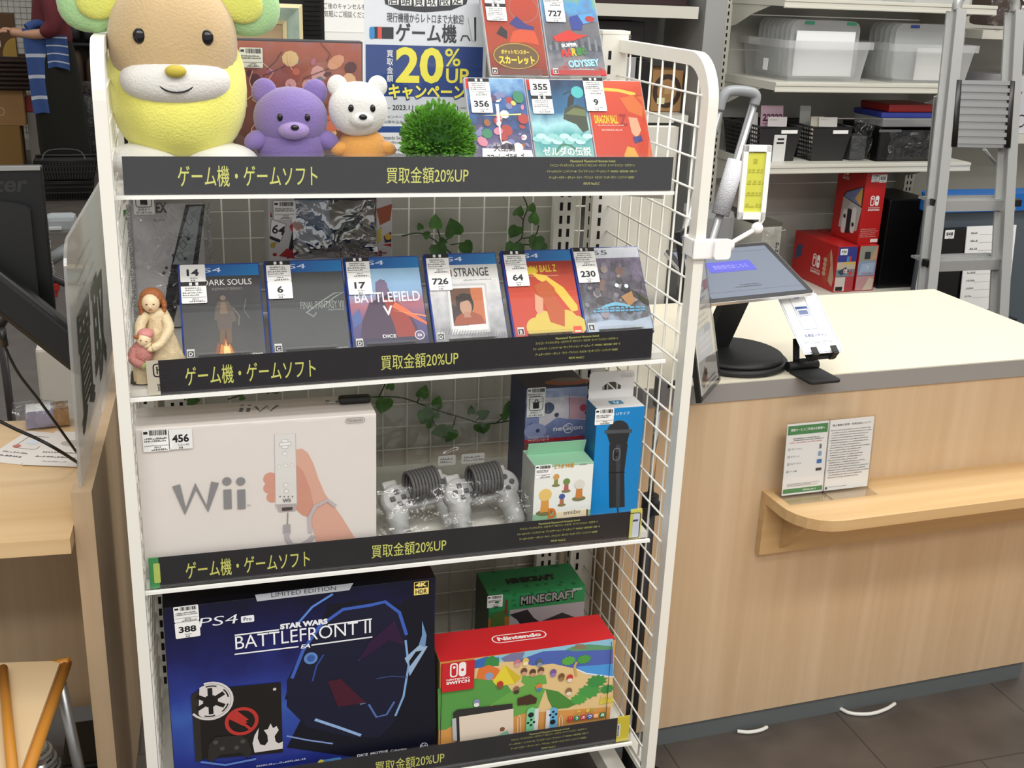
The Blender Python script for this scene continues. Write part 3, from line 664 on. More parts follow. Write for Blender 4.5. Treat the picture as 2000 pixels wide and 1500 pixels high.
def cov_city(A, w, h, F):
    A.rect(.002, .002, w-.002, h-.002, grad('city print', [(0, '#b02c24'), (.12, '#8c8a90'), (.3, '#5f6672'), (.6, '#77757a'), (.8, '#58a0d8'), (1, '#8fb860')], 'Z', 0, .17, .35, .4, 7)); sw(A, w, h)
    for i in range(16): x = .006+i*.006; A.rect(x, .05, x+.004, .06+.02*((i*7) % 5)/5, '#4c5058' if i % 2 else '#858a92')
    A.poly([(.06, .118), (.094, .124), (.098, .108), (.066, .1)], '#5aa6e0'); A.poly([(.014, .075), (.045, .09), (.06, .082), (.08, .08), (.05, .068), (.02, .066)], '#d2362a')
    A.poly([(.05, .115), (.066, .12), (.074, .104), (.07, .09), (.052, .09)], '#34459a'); A.disc(.088, .112, .009, '#b8342e', .006)
    A.text('SUPER', .028, .055, .007, '#f2f2f2', w=.03, bold=.05, ang=6)
    for i, (ch, c) in enumerate(zip('MARIO', ('#d8322c', '#d8322c', '#e8c51e', '#3c8a3c', '#3c8a3c'))): A.text(ch, .026+i*.0095, .037+i*.0012, .015, c, w=.009, bold=.05)
    A.text('ODYSSEY', .036, .016, .014, '#a8dcf0', w=.058, bold=.05, ang=5); A.rect(.002, .002, w-.002, .012, '#c8302a'); A.scrib(.04, .0125, .09, .003, '#f4e4e0'); rating(A, .006, .004, .009, 'B')
G5 = 'slim cased games on the top shelf'
FIVE = [((934, 1045, 314), .030, 0, cov_brawl, 356, 'pn', 'slim game case, blue crowded cover, price number 356, beside the green ball'),
        ((1052, 1167, 315), .030, 0, cov_sky, 355, 'np', 'slim game case with teal cloud cover, price number 355, front row middle'),
        ((1172, 1280, 315), .030, 0, cov_orange, 9, 'pn', 'slim game case with orange red cover, price number 9, front row right'),
        ((962, 1070, 149), .150, 1, cov_scarlet, 354, 'np', 'slim game case with brown red cover, price number 354, back row left'),
        ((1080, 1182, 150), .150, 1, cov_city, 727, 'pn', 'slim game case with grey city cover, price number 727, back row right')]
for (u0, u1, vb), yb, up_, fn, num, order, lab in FIVE:
    xc = (at(u0, vb, y=yb).x+at(u1, vb, y=yb).x)/2
    zb = zs(1, xc)+0.0145 if not up_ else at((u0+u1)/2, vb, y=yb).z
    kw = dict(ph=.033, nh=.030)
    game_case(lab, 'video game', u0, u1, vb, yb, zb, .105, .170, .011, LEAN1, CLRCASE, fn,
              [(.006 if num != 9 else -.004, .166 if num != 9 else .172, .036, num, order, kw)], G5, .003)
    acrylic_stand(xc, yb, zb, .075, LEAN1, 'clear bent stand under the slim case with price number %d' % num, 0.09, riser=(zb-zs(1, xc)-.001) if up_ else 0.0)

# ------------------------------------------------------------------ campaign poster in a clear holder
NAVY = '#27478c'; PY = '#efe75a'
o = at(712, 312, y=.285); o.z = zs(1, .5)+.006
t, F = place('poster_stand', 'white and blue campaign poster with big yellow 20% in a clear stand', 'poster', tuple(o))
wp, hp = F(946, 200)[0], .300
MB().b2((.001, .0, 0), (wp+.003, .0015, hp), CLEAR).b2((.001, -.004, 0), (wp+.003, -.0025, hp), CLEAR).b2((.001, -.03, -.003), (wp+.003, .035, 0), CLEAR).build('holder', t)
MB().b2((0, -.0022, .001), (wp, -.0006, hp-.002), C('#e9eef4')).build('sheet', t)
A = Art((0, -.0022, 0))
X = lambda u, v: F(u, v)
def R2(u0, v0, u1, v1, m, r=0): a, b = F(u0, v1), F(u1, v0); A.rect(a[0], a[1], b[0], b[1], m, r)
def T2(s, u0, v0, u1, v1, m, **k): a, b = F(u0, v1), F(u1, v0); A.text(s, a[0], a[1], b[1]-a[1], m, w=b[0]-a[0], **k)
R2(714, 92, 943, 190, NAVY); R2(714, 190, 943, 240, '#d4d9e0'); R2(714, 247, 943, 259, NAVY); R2(714, 259, 943, 310, '#e3e7ec')
A.poly(pts(F, [(748, -14), (916, -14), (910, 8), (880, 20), (830, 24), (780, 20), (752, 8)]), '#3a3c42')
for i, ch in enumerate('店頭買取限定'):
    u = 756+i*25; dv = -4*abs(i-2.5)/2.5+4; A.poly(pts(F, [(u, -22+dv), (u+23, -22+dv), (u+22, 9+dv), (u+2, 9+dv)]), '#f4f4f2'); T2(ch, u+3, -14+dv, u+20, 8+dv, '#3a3c42', bold=.02)
T2('現行機種からレトロまで大歓迎', 755, 29, 905, 43, '#44464c', bold=.01); T2('ゲーム機', 773, 48, 891, 81, '#3c3e46', bold=.03)
R2(730, 53, 768, 75, '#33363c'); R2(721, 52, 731, 76, '#3d8fd0', .004); R2(737, 53, 745, 75, '#dd5a55'); 
A.poly(pts(F, [(913, 34), (929, 32), (929, 80), (922, 80)]), '#e6e8ec'); A.poly(pts(F, [(925, 34), (929, 33), (929, 80), (926, 80)]), '#2d3036'); A.line(pts(F, [(913, 34), (921, 80), (929, 80)]), .0008, '#9aa0a8'); A.line(pts(F, [(899, 80), (903, 70), (912, 70), (917, 80)]), .0025, '#3a3d44')
for i, ch in enumerate('買取金額'): T2(ch, 755, 98+i*16, 767, 111+i*16, '#f0f0f0', bold=.02)
T2('20', 772, 93, 866, 162, PY, bold=.03); T2('%', 868, 95, 899, 129, PY, bold=.01); T2('UP', 870, 134, 915, 162, PY, bold=.02)
T2('キャンペーン', 756, 164, 910, 196, '#1f3c80', bold=.09); T2('キャンペーン', 758, 166, 908, 193, PY, bold=.035)
T2('2023.11.1(水)-11.30(木)', 766, 204, 894, 217, '#33363c', bold=.012); R2(745, 210, 762, 211, '#777777'); R2(898, 210, 915, 211, '#777777')
T2('キャンペーン対象のお品物が1点から成立すると', 749, 225, 900, 231, '#4a4d55'); T2('お持ち込み頂いたお品物の買取金額が20%UP', 749, 235, 900, 241, '#4a4d55'); T2('Nintendo Switch', 744, 265, 792, 272, '#4a4d55'); T2('PlayStation', 750, 275, 792, 281, '#4a4d55')
a = F(744, 294); A.scrib(a[0], a[1], a[0]+.05, .004, '#666a72', 2, .004); a = F(744, 304); A.scrib(a[0], a[1], a[0]+.06, .003, '#888c94')
A.build('print', t)

# ------------------------------------------------------------------ flat picture box behind the plush toys
o = at(459, 312, y=.285); o.z = zs(1, .05)
t, F = place('picture_box', 'glossy flat box with a sunset coloured illustration behind the purple plush toy', 'box', tuple(o))
wb = F(711, 200)[0]-.002; hb = F(600, 79)[1]
carton(t, wb, .035, hb, C('#2e2b33'), bev=.001)
A = Art(); A.rect(.002, .002, wb-.002, hb-.003, grad('sunset illustration', [(0, '#5a3a38'), (.4, '#86564a'), (.75, '#b0624e'), (1, '#8f8094')], 'Z', 0, .25, .25, .3, 5))
rnd = random.Random(21)
for i in range(46):
    x, y = rnd.uniform(.012, wb-.012), rnd.uniform(.03, hb-.03); r = rnd.uniform(.006, .017)
    A.disc(x, y, r, rnd.choice(('#d69a78', '#e0b48c', '#5a2e34', '#8a4640', '#c8705a', '#3c2a34', '#e0c08a', '#b06a80', '#6a7a8a', '#d8a0a0')), r*rnd.uniform(.5, 1.2), 9, rnd.random()*180)
for i in range(20):
    x, y = rnd.uniform(.02, wb-.03), rnd.uniform(.03, hb-.02); A.line([(x, y), (x+rnd.uniform(-.02, .02), y+.012), (x+rnd.uniform(-.02, .03), y+.03)], .0012, rnd.choice(('#4a2a2c', '#f0cfa8')))
A.build('picture', t); a = F(467, 92); price_label(t, (0, 0, 0), ox3, oz3, a[0], a[1], F(512, 92)[0]-a[0], None, 'p', False, lift=.0045)
MB().b2((0, -.0055, 0), (wb, -.0053, hb), CLEAR).build('sleeve', t)

# ------------------------------------------------------------------ plush toys (plain generic animals)
def plushmat(n, c): return mat('plush '+n, c, 0.95, bump=0.35, bscale=260, sheen=0.35, noise=0.05, nscale=14)
PYEL, PTAN, PWHT, PGRN, PLIM = plushmat('yellow', '#f2ee78'), plushmat('tan', '#c0a67c'), plushmat('white', '#dcdad6'), plushmat('green', '#a6cf93'), plushmat('lime', '#d2d468')
PPUR, PPUR2, PORG = plushmat('purple', '#7d6aa6'), plushmat('pale purple', '#9c86be'), plushmat('orange', '#d79a4e')
EYE = mat('plush bead eye', '#141214', 0.12); STITCH = mat('black stitching', '#1c1a1c', 0.8)
c0 = at(343, 205, y=.13); k = (at(488, 205, y=.13).x-at(203, 205, y=.13).x)/2-.005; c0.x += .005
zb = zs(1, .05)+.001
t = thing('plush_toy', 'big yellow plush animal with green ears on the left of the top shelf', 'plush toy', (c0.x, .13, zb))
top = at(343, 62, y=.10).z-zb; bot = at(343, 304, y=.03).z-zb
zc = .033+.118
MB().ell((0, 0, .128), (k, .125, .113), PYEL, n=32, k=20, p=.88).build('body', t)
for sx in (-1, 1): MB().ell((sx*.058, -.055, .0255), (.056, .060, .025), PWHT).build('foot', t)
hx = at(340, 90, y=.0).x-c0.x
hz = at(340, 88, y=.02).z-zb
MB().ell((hx, -.045, hz), (.094, .085, .099), PTAN, n=32, k=20, p=.95).build('head', t)
MB().ell((hx, -.082, hz-.052), (.080, .060, .038), PWHT, n=28, k=16, p=.92).build('muzzle', t)
MB().ell((hx, -.144, hz-.034), (.015, .01, .009), mat('yellow felt nose', '#b9a83e', .8)).build('nose', t)
for sx in (-1, 1): MB().ell((hx+sx*.047, -.119, hz+.012), (.009, .006, .011), EYE).build('eye', t)
MB().tube([(hx+.026*math.sin(math.radians(a)), -.1415+.004*(a/70)**2, hz-.062-.016*math.cos(math.radians(a))+.014) for a in range(-70, 71, 10)], .0012, STITCH, 6).build('mouth', t)
for sx in (-1, 1):
    e = MB().ell((0, 0, 0), (.072, .026, .052), PGRN, T=Matrix.Translation((hx+sx*.094, -.03, hz+.068)) @ Matrix.Rotation(sx*.55, 4, 'Y'), fn=lambda v: (v[0], v[1], v[2])).build('ear', t)
    MB().ell((0, -.019, 0), (.046, .012, .032), PLIM, T=Matrix.Translation((hx+sx*.091, -.032, hz+.066)) @ Matrix.Rotation(sx*.55, 4, 'Y')).build('inner_ear', e)
def bear(label, px, y, body, head, limb, ears, muz, s):
    zb = zs(1, .1)+.001; c = at(px[0], px[1], y=y)
    t = thing('plush_toy', label, 'plush toy', (c.x, y, zb))
    bw, bh, hw, hh, hz, hx, hy = s
    MB().ell((0, 0, bh+.001), (bw, bw*.8, bh), body, n=28, k=18, p=.92).build('body', t)
    MB().ell((hx, hy, hz), (hw, hw*.85, hh), head, n=28, k=18, p=.95).build('head', t)
    for sx in (-1, 1):
        MB().ell((hx+sx*hw*.68, hy+.005, hz+hh*.82), (hw*.34, hw*.2, hw*.36), ears).build('ear', t)
        MB().ell((0, 0, 0), (bw*.38, bw*.28, bw*.27), limb, T=Matrix.Translation((sx*bw*.96, -bw*.3, bh*1.15)) @ Matrix.Rotation(sx*.35, 4, 'Y')).build('arm', t)
        MB().ell((sx*bw*.6, -bw*.72, bh*.29), (bw*.42, bw*.46, bh*.28), limb).build('foot', t)
        MB().ell((hx+sx*hw*.36, hy-hw*.79, hz+hh*.12), (.0045, .0035, .006), EYE).build('eye', t)
    MB().ell((hx, hy-hw*.72, hz-hh*.28), (hw*.42, hw*.32, hh*.3), muz).build('muzzle', t)
    MB().ell((hx, hy-hw*1.03, hz-hh*.16), (.0065, .004, .0045), EYE).build('nose', t)
    return t
bear('purple plush animal sitting in front of the picture box', (569, 300), .10, PPUR, PPUR, PPUR, PPUR, PPUR2, (.056, .047, .058, .048, .087, 0, -.004))
bear('small orange plush animal with a white head beside the green ball', (708, 300), .09, PORG, PWHT, PORG, PWHT, PWHT, (.040, .036, .047, .043, .103, -.008, -.008))

# ------------------------------------------------------------------ clipped green ball
c = at(855, 280, y=.045); R = .0605
t = thing('topiary_ball', 'round bright green artificial grass ball on the top shelf', 'artificial plant', (c.x, .045, zs(1, .5)+.003))
MB().ell((0, 0, R*.98), R*.72, mat('dark green core', '#2f5a20', .9)).build('core', t)
LF = mat('fresh green leaves', '#6aa63a', .6, noise=.45, nscale=60); rnd = random.Random(3); m = MB()
for i in range(2300):
    z = rnd.uniform(-.97, 1); a = rnd.uniform(0, 2*PI); q = math.sqrt(max(0, 1-z*z)); d = Vector((q*math.cos(a), q*math.sin(a), z)); rr = R*rnd.uniform(.72, 1.04)
    x = d.orthogonal().normalized(); x = Matrix.Rotation(rnd.uniform(0, 6.3), 3, d) @ x; y = d.cross(x); p = d*rr+Vector((0, 0, R*.98)); s = rnd.uniform(.0024, .0042)
    if p.z < .002: continue
    for q2 in (x, y):
        m.add([p-d*s*2.4, p+q2*s*.75, p+d*s, p-q2*s*.75], [(0, 1, 2, 3)], LF)
m.build('leaves', t)
# ================================================================== second shelf, back row
SUN = grad('dull film', [(0, '#a9a7a4'), (1, '#c4c3c4')], 'Z', 0, .3, .4, .1)
def bagicon(A, x, y, s):
    A.rect(x, y, x+s, y+s*1.25, PAPER, s*.06); A.frame(x+s*.12, y+s*.38, x+s*.88, y+s*1.15, s*.035, INK, s*.12)
    A.poly([(x+s*.34, y+s*.48), (x+s*.68, y+s*.48), (x+s*.66, y+s*.82), (x+s*.32, y+s*.82)], INK); A.line([(x+s*p, y+s*q) for p, q in ((.4, .82), (.46, .98), (.56, .98), (.62, .82))], s*.05, INK)
    A.text('管理まで', x+s*.2, y+s*.2, s*.11, INK, w=s*.6); A.text('取り置き商品', x+s*.12, y+s*.05, s*.1, INK, w=s*.76)
yb = .27
o = at(272, 690, y=yb); o.z = zs(2, .2)+.002
t, F = place('bagged_controller_box', 'pale box with grey controller picture in a clear bag behind the figurine', 'boxed controller', tuple(o))
w_, h_ = F(404, 560)[0], .222
carton(t, w_, .04, h_, mat('pale grey card', '#bdbbbd', .5))
A = Art()
A.poly([(F(362, 388)[0], h_-.002), (F(400, 388)[0], h_-.002), F(384, 540), F(366, 600), F(326, 590), F(334, 520)], '#2d2c30'); A.poly(pts(F, [(370, 404), (394, 402), (376, 518), (338, 516)]), '#98a1a4')
for u, v in ((370, 432), (363, 455), (357, 478), (351, 500)): A.line(pts(F, [(u, v-9), (u+7, v), (u, v+9), (u-7, v)]), .0015, '#4a5154', True)
for u, v in ((352, 462), (368, 466), (339, 499), (362, 505), (325, 523)): A.disc(*F(u, v), .0028, '#3d4346')
a, b_ = F(305, 416), F(330, 400); A.text('EX', a[0], a[1], .018, '#29292b', w=.018, bold=.03); A.scrib(F(300, 432)[0], F(300, 432)[1], F(332, 432)[0], .004, '#8f8d8f')
A.poly(pts(F, [(330, 540), (342, 530), (346, 600), (336, 640), (322, 632), (322, 590)]), '#2f3134'); A.disc(*F(334, 562), .008, '#1d1e20'); A.disc(*F(332, 608), .009, '#1d1e20', .013); A.disc(*F(320, 533), .003, '#55585a')
A.build('print', t)
A = Art(F(262, 420) and (F(262, 418)[0], 0, F(262, 418)[1]), lift=.006); bagicon(A, 0, 0, .034); A.build('price_label', t)
sheet(w_+.012, h_-.002, .005, FILM, 20, 30, 3, 'clear_bag', t, (-.002, -.006, .004), .006)
SIL = mat('crinkled silver edge', '#a9a9a9', .25, .6, bump=1.0, bscale=300)
for x in (-.004, w_+.006): MB().b2((x, -.006, .0), (x+.006, -.003, h_), SIL).build('bag_edge', t)

# boxed toy car in crumpled film
yb = .25; o = at(528, 560, y=yb); o.z = zs(2, .6)+.001
t, F = place('toy_car_box', 'white patterned toy car box in shiny crumpled film on the second shelf', 'boxed toy', tuple(o))
w_, h_ = F(766, 480)[0], F(640, 386)[1]+.012
carton(t, w_, .09, h_, C('#c9c5c6'))
A = Art(); A.poly(pts(F, [(575, 382), (735, 382), (735, 490), (650, 492), (560, 505), (575, 430)]), '#1c1f26'); A.poly(pts(F, [(655, 420), (695, 410), (700, 450), (660, 470)]), '#2f5a36'); A.poly(pts(F, [(575, 390), (640, 390), (650, 470), (580, 480)]), '#7d9cc0')
A.poly(pts(F, [(735, 408), (766, 398), (762, 430), (742, 440)]), '#a04a2a'); A.rect(*F(738, 402), *F(764, 384), '#8a2c30') if False else None
A.poly(pts(F, [(530, 428), (559, 438), (549, 470), (527, 460)]), '#e9e7e8'); A.line(pts(F, [(530, 428), (559, 438), (549, 470), (527, 460)]), .001, INK, True); a = F(530, 455); A.text('64', a[0], a[1], .017, INK, w=.022, bold=.02, ang=-14)
A.poly(pts(F, [(527, 461), (548, 468), (546, 474), (526, 466)]), INK)
for L, c in (([(545, 500), (560, 485), (580, 490), (576, 505)], '#a3282c'), ([(528, 412), (532, 424), (528, 424)], '#a3282c'), ([(565, 442), (575, 432), (592, 440), (588, 452), (570, 452)], '#b52c36'), ([(749, 462), (764, 452), (764, 472), (752, 474)], '#2a2830'), ([(738, 450), (746, 442), (744, 470), (738, 475)], '#c8b83c'), ([(746, 478), (764, 475), (764, 482)], '#b52c36'), ([(528, 475), (540, 472), (536, 484), (529, 484)], '#b09a3c'), ([(533, 494), (540, 494), (540, 500), (533, 500)], '#a3282c')): A.poly(pts(F, L), c)
A.disc(*F(758, 462), .006, '#d8a83c')
a = F(654, 503); A.text('リモートコントロールカー', a[0], a[1], .0115, '#8e1c22', w=F(755, 503)[0]-a[0], bold=.06)
A.build('print', t); a = F(533, 391); price_label(t, (0, 0, 0), ox3, oz3, a[0], a[1], .038, None, 'p', False, lift=.0085)
sheet(F(735, 480)[0]-F(572, 480)[0], F(640, 388)[1]-F(640, 500)[1], .016, clear('shiny crumpled film', base=.42, rough=.12, wrinkle=1.0, wscale=16), 26, 20, 11, 'clear_film', t, (F(572, 480)[0], -.004, F(640, 502)[1]), .012)

# ------------------------------------------------------------------ trailing ivy
IVY = mat('ivy leaf', '#4b7a33', .4, noise=.35, nscale=60); IVS = mat('ivy stem', '#35482a', .7)
def leafm(m, p, s, ang, tilt, rnd):
    pr = [(0, 0), (.28, -.12), (.5, .05), (.52, .35), (.36, .7), (.0, 1.1), (-.36, .7), (-.52, .35), (-.5, .05), (-.28, -.12)]
    T = Matrix.Translation(p) @ Matrix.Rotation(ang, 4, 'Y') @ Matrix.Rotation(tilt, 4, 'X')
    vs = [(a*s, -.12*s*(abs(a)*2), b_*s) for a, b_ in pr]+[(0, .05*s, .4*s)]
    n = len(pr); m.add(vs, [(i, (i+1) % n, n) for i in range(n)], IVY, T, True)
def ivy(label, y, stems, leaves, seed):
    c = at(*stems[0][0], y=y); t = thing('ivy_vine', label, 'artificial plant', tuple(c), (0, 0, 0), 'artificial ivy on the rack')
    rnd = random.Random(seed); m = MB()
    for st in stems: m.tube(smoothpath([at(u, v, y=y+(0.004 if i % 2 else 0)) - c for i, (u, v) in enumerate(st)], 4), .0013, IVS, 6)
    m.build('stem', t); m = MB()
    for u, v, s, a in leaves: leafm(m, at(u, v, y=y-.006)-c, s*.00108, math.radians(a), rnd.uniform(-.5, .5), rnd)
    m.build('leaves', t)
ivy('ivy sprig climbing above the white sketch game case', .35, [[(830, 545), (836, 505), (860, 478), (856, 452), (850, 440)], [(860, 478), (838, 462), (815, 455), (785, 461)], [(860, 478), (880, 462), (888, 450)], [(862, 478), (885, 500), (890, 520)], [(880, 478), (905, 474)]],
    [(850, 446, 24, 5), (888, 458, 34, -20), (852, 478, 30, 160), (828, 462, 14, 60), (905, 474, 26, 150), (822, 448, 12, -20), (858, 470, 14, 100)], 1)
ivy('ivy sprig climbing above the red game case', .35, [[(975, 515), (992, 485), (1018, 466), (1022, 430), (1030, 405), (1020, 380)], [(1018, 466), (1045, 460), (1052, 440)], [(1022, 430), (1008, 412)], [(1000, 480), (1035, 478), (1060, 490)], [(1030, 410), (1037, 400)]],
    [(1010, 420, 20, 10), (1035, 412, 18, 10), (1010, 442, 26, 200), (1040, 436, 22, 20), (1005, 476, 36, 190), (1048, 462, 30, 190), (1056, 474, 28, 200), (1050, 490, 30, 160)], 2)
ivy('long ivy vine trailing over the third shelf behind the controllers', .35, [[(690, 778), (740, 775), (790, 778), (850, 800), (900, 815), (950, 828), (1012, 818)], [(740, 775), (750, 755), (753, 742)], [(815, 785), (825, 765)], [(835, 800), (845, 822), (855, 838)], [(890, 812), (884, 835), (872, 845)], [(930, 822), (945, 805)], [(970, 826), (985, 812)]],
    [(752, 778, 32, 190), (760, 760, 16, 20), (828, 738, 30, 10), (822, 775, 24, 20), (826, 800, 30, 150), (850, 795, 22, 30), (830, 815, 18, 200), (850, 815, 14, 20), (840, 826, 14, 190), (872, 838, 28, 250), (884, 838, 28, 220), (920, 808, 16, 0), (935, 812, 22, 60), (948, 828, 20, 190), (932, 828, 20, 150), (992, 808, 24, 10), (1000, 818, 24, 80), (980, 815, 16, 60), (372, 782, 16, 90), (700, 788, 20, 100)], 3)
t0 = at(255, 440, y=.2)
ivy('bare ivy stem curling at the left upright of the second shelf', .30, [[(236, 410), (245, 425), (262, 445), (270, 460)], [(245, 425), (236, 424), (240, 415)]], [(240, 418, 8, 40)], 4)
ivy('dark ivy stem hanging under the second shelf above the white console box', .33, [[(445, 780), (470, 772), (500, 762), (540, 768)], [(540, 768), (560, 755)], [(360, 782), (368, 770)]], [(366, 785, 14, 90), (468, 776, 10, 100), (520, 765, 10, 60)], 5)

# ------------------------------------------------------------------ ceramic figurine
IVO = mat('ivory glazed dress', '#ddc9a2', .45, noise=.12, nscale=60, bump=.5, bscale=120); ROSE = mat('rose knitted ceramic', '#c08078', .7, bump=.6, bscale=400); SKIN = mat('painted skin', '#ecd2ac', .4); HAIR = mat('auburn painted hair', '#a05f33', .5, bump=.6, bscale=260); PINKH = mat('pink painted hat', '#d08a86', .6, bump=.4, bscale=300)
c = at(305, 714, y=.03); c.z = zs(2, c.x)
t = thing('figurine', 'painted figurine of a red-haired woman hugging a child in pink', 'figurine', (c.x-.001, .006, c.z+.002), (0, 0, 0), None, .93)
m = MB(); n = 32; prof = [(.040, 0), (.043, .004), (.038, .02), (.032, .045), (.026, .07), (.020, .088), (.0175, .1), (.0185, .11), (.014, .118), (.006, .121)]
vs = [((r*(1+.08*math.sin(k*2*PI/n*9+z*60)*(1 if z < .09 else .2)))*math.cos(2*PI*k/n)+.010+max(0, .06-z)*.1, (r*.72*(1+.08*math.cos(k*2*PI/n*8+z*40)*(1 if z < .09 else .2)))*math.sin(2*PI*k/n), z) for r, z in prof for k in range(n)]
m.add(vs, [(i*n+k, i*n+(k+1) % n, (i+1)*n+(k+1) % n, (i+1)*n+k) for i in range(len(prof)-1) for k in range(n)]+[list(range(n))[::-1], [(len(prof)-1)*n+k for k in range(n)]], IVO, None, True)
m.build('dress', t)
m = MB(); m.tube(smoothpath([(-.008, -.002, .112), (-.018, -.012, .098), (-.02, -.03, .08), (-.006, -.036, .066)], 4), [.009]*6+[.0075]*6+[.006], IVO, 10); m.tube(smoothpath([(.02, -.004, .108), (.026, -.02, .09), (.012, -.034, .07), (-.002, -.036, .062)], 4), [.009]*6+[.0075]*6+[.006], IVO, 10); m.build('sleeve', t)
MB().ell((-.004, -.036, .062), (.007, .005, .006), SKIN).build('hand', t)
hd = MB().ell((0, -.008, .132), (.0145, .014, .0165), SKIN).build('head', t)
for sx in (-1, 1): MB().ell((sx*.0055-.001, -.0215, .133), (.0018, .001, .001), C('#4a2f24')).build('eye', hd)
MB().ell((-.001, -.0225, .1285), (.0018, .002, .0025), SKIN).build('nose', hd); MB().ell((-.001, -.0205, .1235), (.0035, .001, .001), C('#b0564e')).build('mouth', hd)
m = MB(); rnd = random.Random(2)
m.ell((.002, .001, .1385), (.0195, .016, .017), HAIR)
for i in range(16):
    a = math.radians(rnd.uniform(-20, 200)); r = .017; x, y = r*math.cos(a)+.002, r*math.sin(a)*.8+.001
    m.tube(smoothpath([(x*.8, y*.8, .142), (x*1.12, y*1.1-.002, .128), (x*1.05, y-.003, .112+rnd.uniform(-.012, .012)), (x*1.2, y-.004, .1+rnd.uniform(-.01, .01))], 4), [.0045]*6+[.004]*6+[.002], HAIR, 6)
m.build('hair', t)
m = MB(); m.ell((-.019, -.026, .052), (.018, .0145, .022), ROSE); m.tube(smoothpath([(-.03, -.03, .062), (-.034, -.038, .045), (-.018, -.044, .036)], 4), .007, ROSE, 10); m.build('child_sweater', t)
m = MB(); m.prism([(.0, .0)]*0+arc(-.02, -.024, .0155, 0, 330, 10, .0125), .036, IVO, o=(0, 0, .001)); m.build('child_trousers', t)
hd = MB().ell((-.014, -.034, .078), (.0115, .0115, .0125), SKIN, T=Matrix.Translation((-.014, -.034, .078)) @ Matrix.Rotation(.3, 4, 'Y') @ Matrix.Translation((.014, .034, -.078))).build('child_head', t)
for sx in (-1, 1): MB().ell((-.0145+sx*.0042, -.0453, .0785-sx*.001), (.0013, .0008, .0009), C('#3c2a22')).build('child_eye', hd)
MB().ell((-.011, -.030, .086), (.0135, .0125, .009), PINKH).build('child_hat', t)
m = MB()
for i in range(7): m.ell((-.026+.002*i, -.040+.001*i, .084-.0005*i), .0035, HAIR, n=8, k=6)
m.build('child_hair', t); MB().ell((-.016, -.046, .036), (.008, .005, .0055), mat('green fruit', '#a9b56a', .5)).build('apple', t)
MB().b2((-.04, -.032, 0), (.04, .03, .004), mat('dark rock base', '#3b332d', .9, bump=.6, bscale=150), bev=.002).build('base', t)

# ================================================================== third shelf
o = at(283, 1092, y=-.028); o.z = zs(3, .1)+.001
t, F = place('console_box', 'large white console box with grey lettering and hand picture, price number 456', 'boxed console', tuple(o))
w_ = F(735, 920)[0]; h_ = F(505, 823)[1]
carton(t, w_, .095, h_, mat('white box card', '#e7e0da', .4))
A = Art(); SK = '#dfae9a'
A.poly(pts(F, [(536, 1005), (535, 952), (523, 950), (520, 935), (530, 922), (536, 930), (536, 1005)]), SK) if False else None
for u, v, r in ((528, 935, 13), (527, 953, 12), (532, 971, 11)): A.disc(*F(u, v), r*.00088, '#d99f8c')
A.poly(pts(F, [(560, 880), (590, 876), (601, 884), (612, 905), (622, 935), (635, 965), (650, 985), (668, 1010), (694, 1052), (618, 1062), (610, 1030), (606, 1012), (590, 1006), (578, 995), (576, 960), (576, 915), (562, 890)]), SK)
A.poly(pts(F, [(577, 905), (592, 920), (606, 955), (612, 985), (603, 1010), (590, 1006), (578, 995)]), '#d49a86')
A.poly(pts(F, [(536, 848), (577, 846), (580, 985), (576, 998), (545, 1000), (538, 990)]), '#e3e1dd'); A.line(pts(F, [(536, 848), (577, 846), (580, 985), (576, 998), (545, 1000), (538, 990)]), .0008, '#bdb8b4', True)
A.poly(pts(F, [(538, 985), (580, 983), (577, 998), (545, 1000)]), '#b9aeac')
for a, b_, c_, d_ in ((551, 858, 562, 876), (546, 863, 568, 871)): p, q = F(a, d_), F(c_, b_); A.rect(p[0], p[1], q[0], q[1], '#f2f1ef'); A.frame(p[0], p[1], q[0], q[1], .0006, '#a8a4a1')
for u, v, r in ((556, 885, 4.5), (545, 910, 3), (557, 908, 3.5), (570, 907, 3), (558, 946, 4.5), (559, 958, 4.5)): A.disc(*F(u, v), r*.00088, '#cfcbc8'); A.disc(*F(u, v+.8), r*.0007, '#f0efec')
for i in range(4): A.disc(*F(547+i*8, 969), .0012, '#77736f')
a = F(552, 981); A.text('Wii', a[0], a[1], .007, '#6e6a68', w=.013, bold=.02); A.rect(*F(551, 997), *F(571, 989), '#4b4646')
A.poly(pts(F, [(561, 1000), (563, 1000), (562, 1030), (560, 1030)]), '#8f8b8a'); A.poly(pts(F, [(553, 1024), (567, 1023), (567, 1041), (553, 1041)]), '#a9a5a8'); A.line(pts(F, [(560, 1040), (561, 1052), (570, 1063), (586, 1064), (604, 1055), (612, 1045)]), .008, '#b9b4b6')
A.line(pts(F, [(606, 1040), (604, 1010), (616, 988), (640, 976), (655, 988)]), .0065, '#c4bcbd')
A.line(pts(F, [(344, 947), (362, 998), (382, 949), (405, 993), (420, 941)]), .0125, '#8f8d8e')
for u in (444, 471): A.line(pts(F, [(u, 955), (u+1, 993)]), .0125, '#8f8d8e'); A.disc(*F(u-1, 939), .0072, '#8f8d8e')
a = F(482, 988); A.text('TM', a[0], a[1], .003, '#8f8d8e')
a, b_ = F(675, 824), F(712, 816); A.frame(a[0], a[1]-.002, b_[0], b_[1]+.002, .0009, '#9a9594', .005); A.text('Nintendo', a[0]+.003, a[1]+.0005, .005, '#9a9594', w=b_[0]-a[0]-.006, bold=.03)
A.build('print', t)
A = Art((0, .0, h_), (1, 0, 0), (0, 1, 0)); A.text('Wii', w_*.6, .062, .018, '#8a8688', w=.085, al='c', bold=.03) if False else None
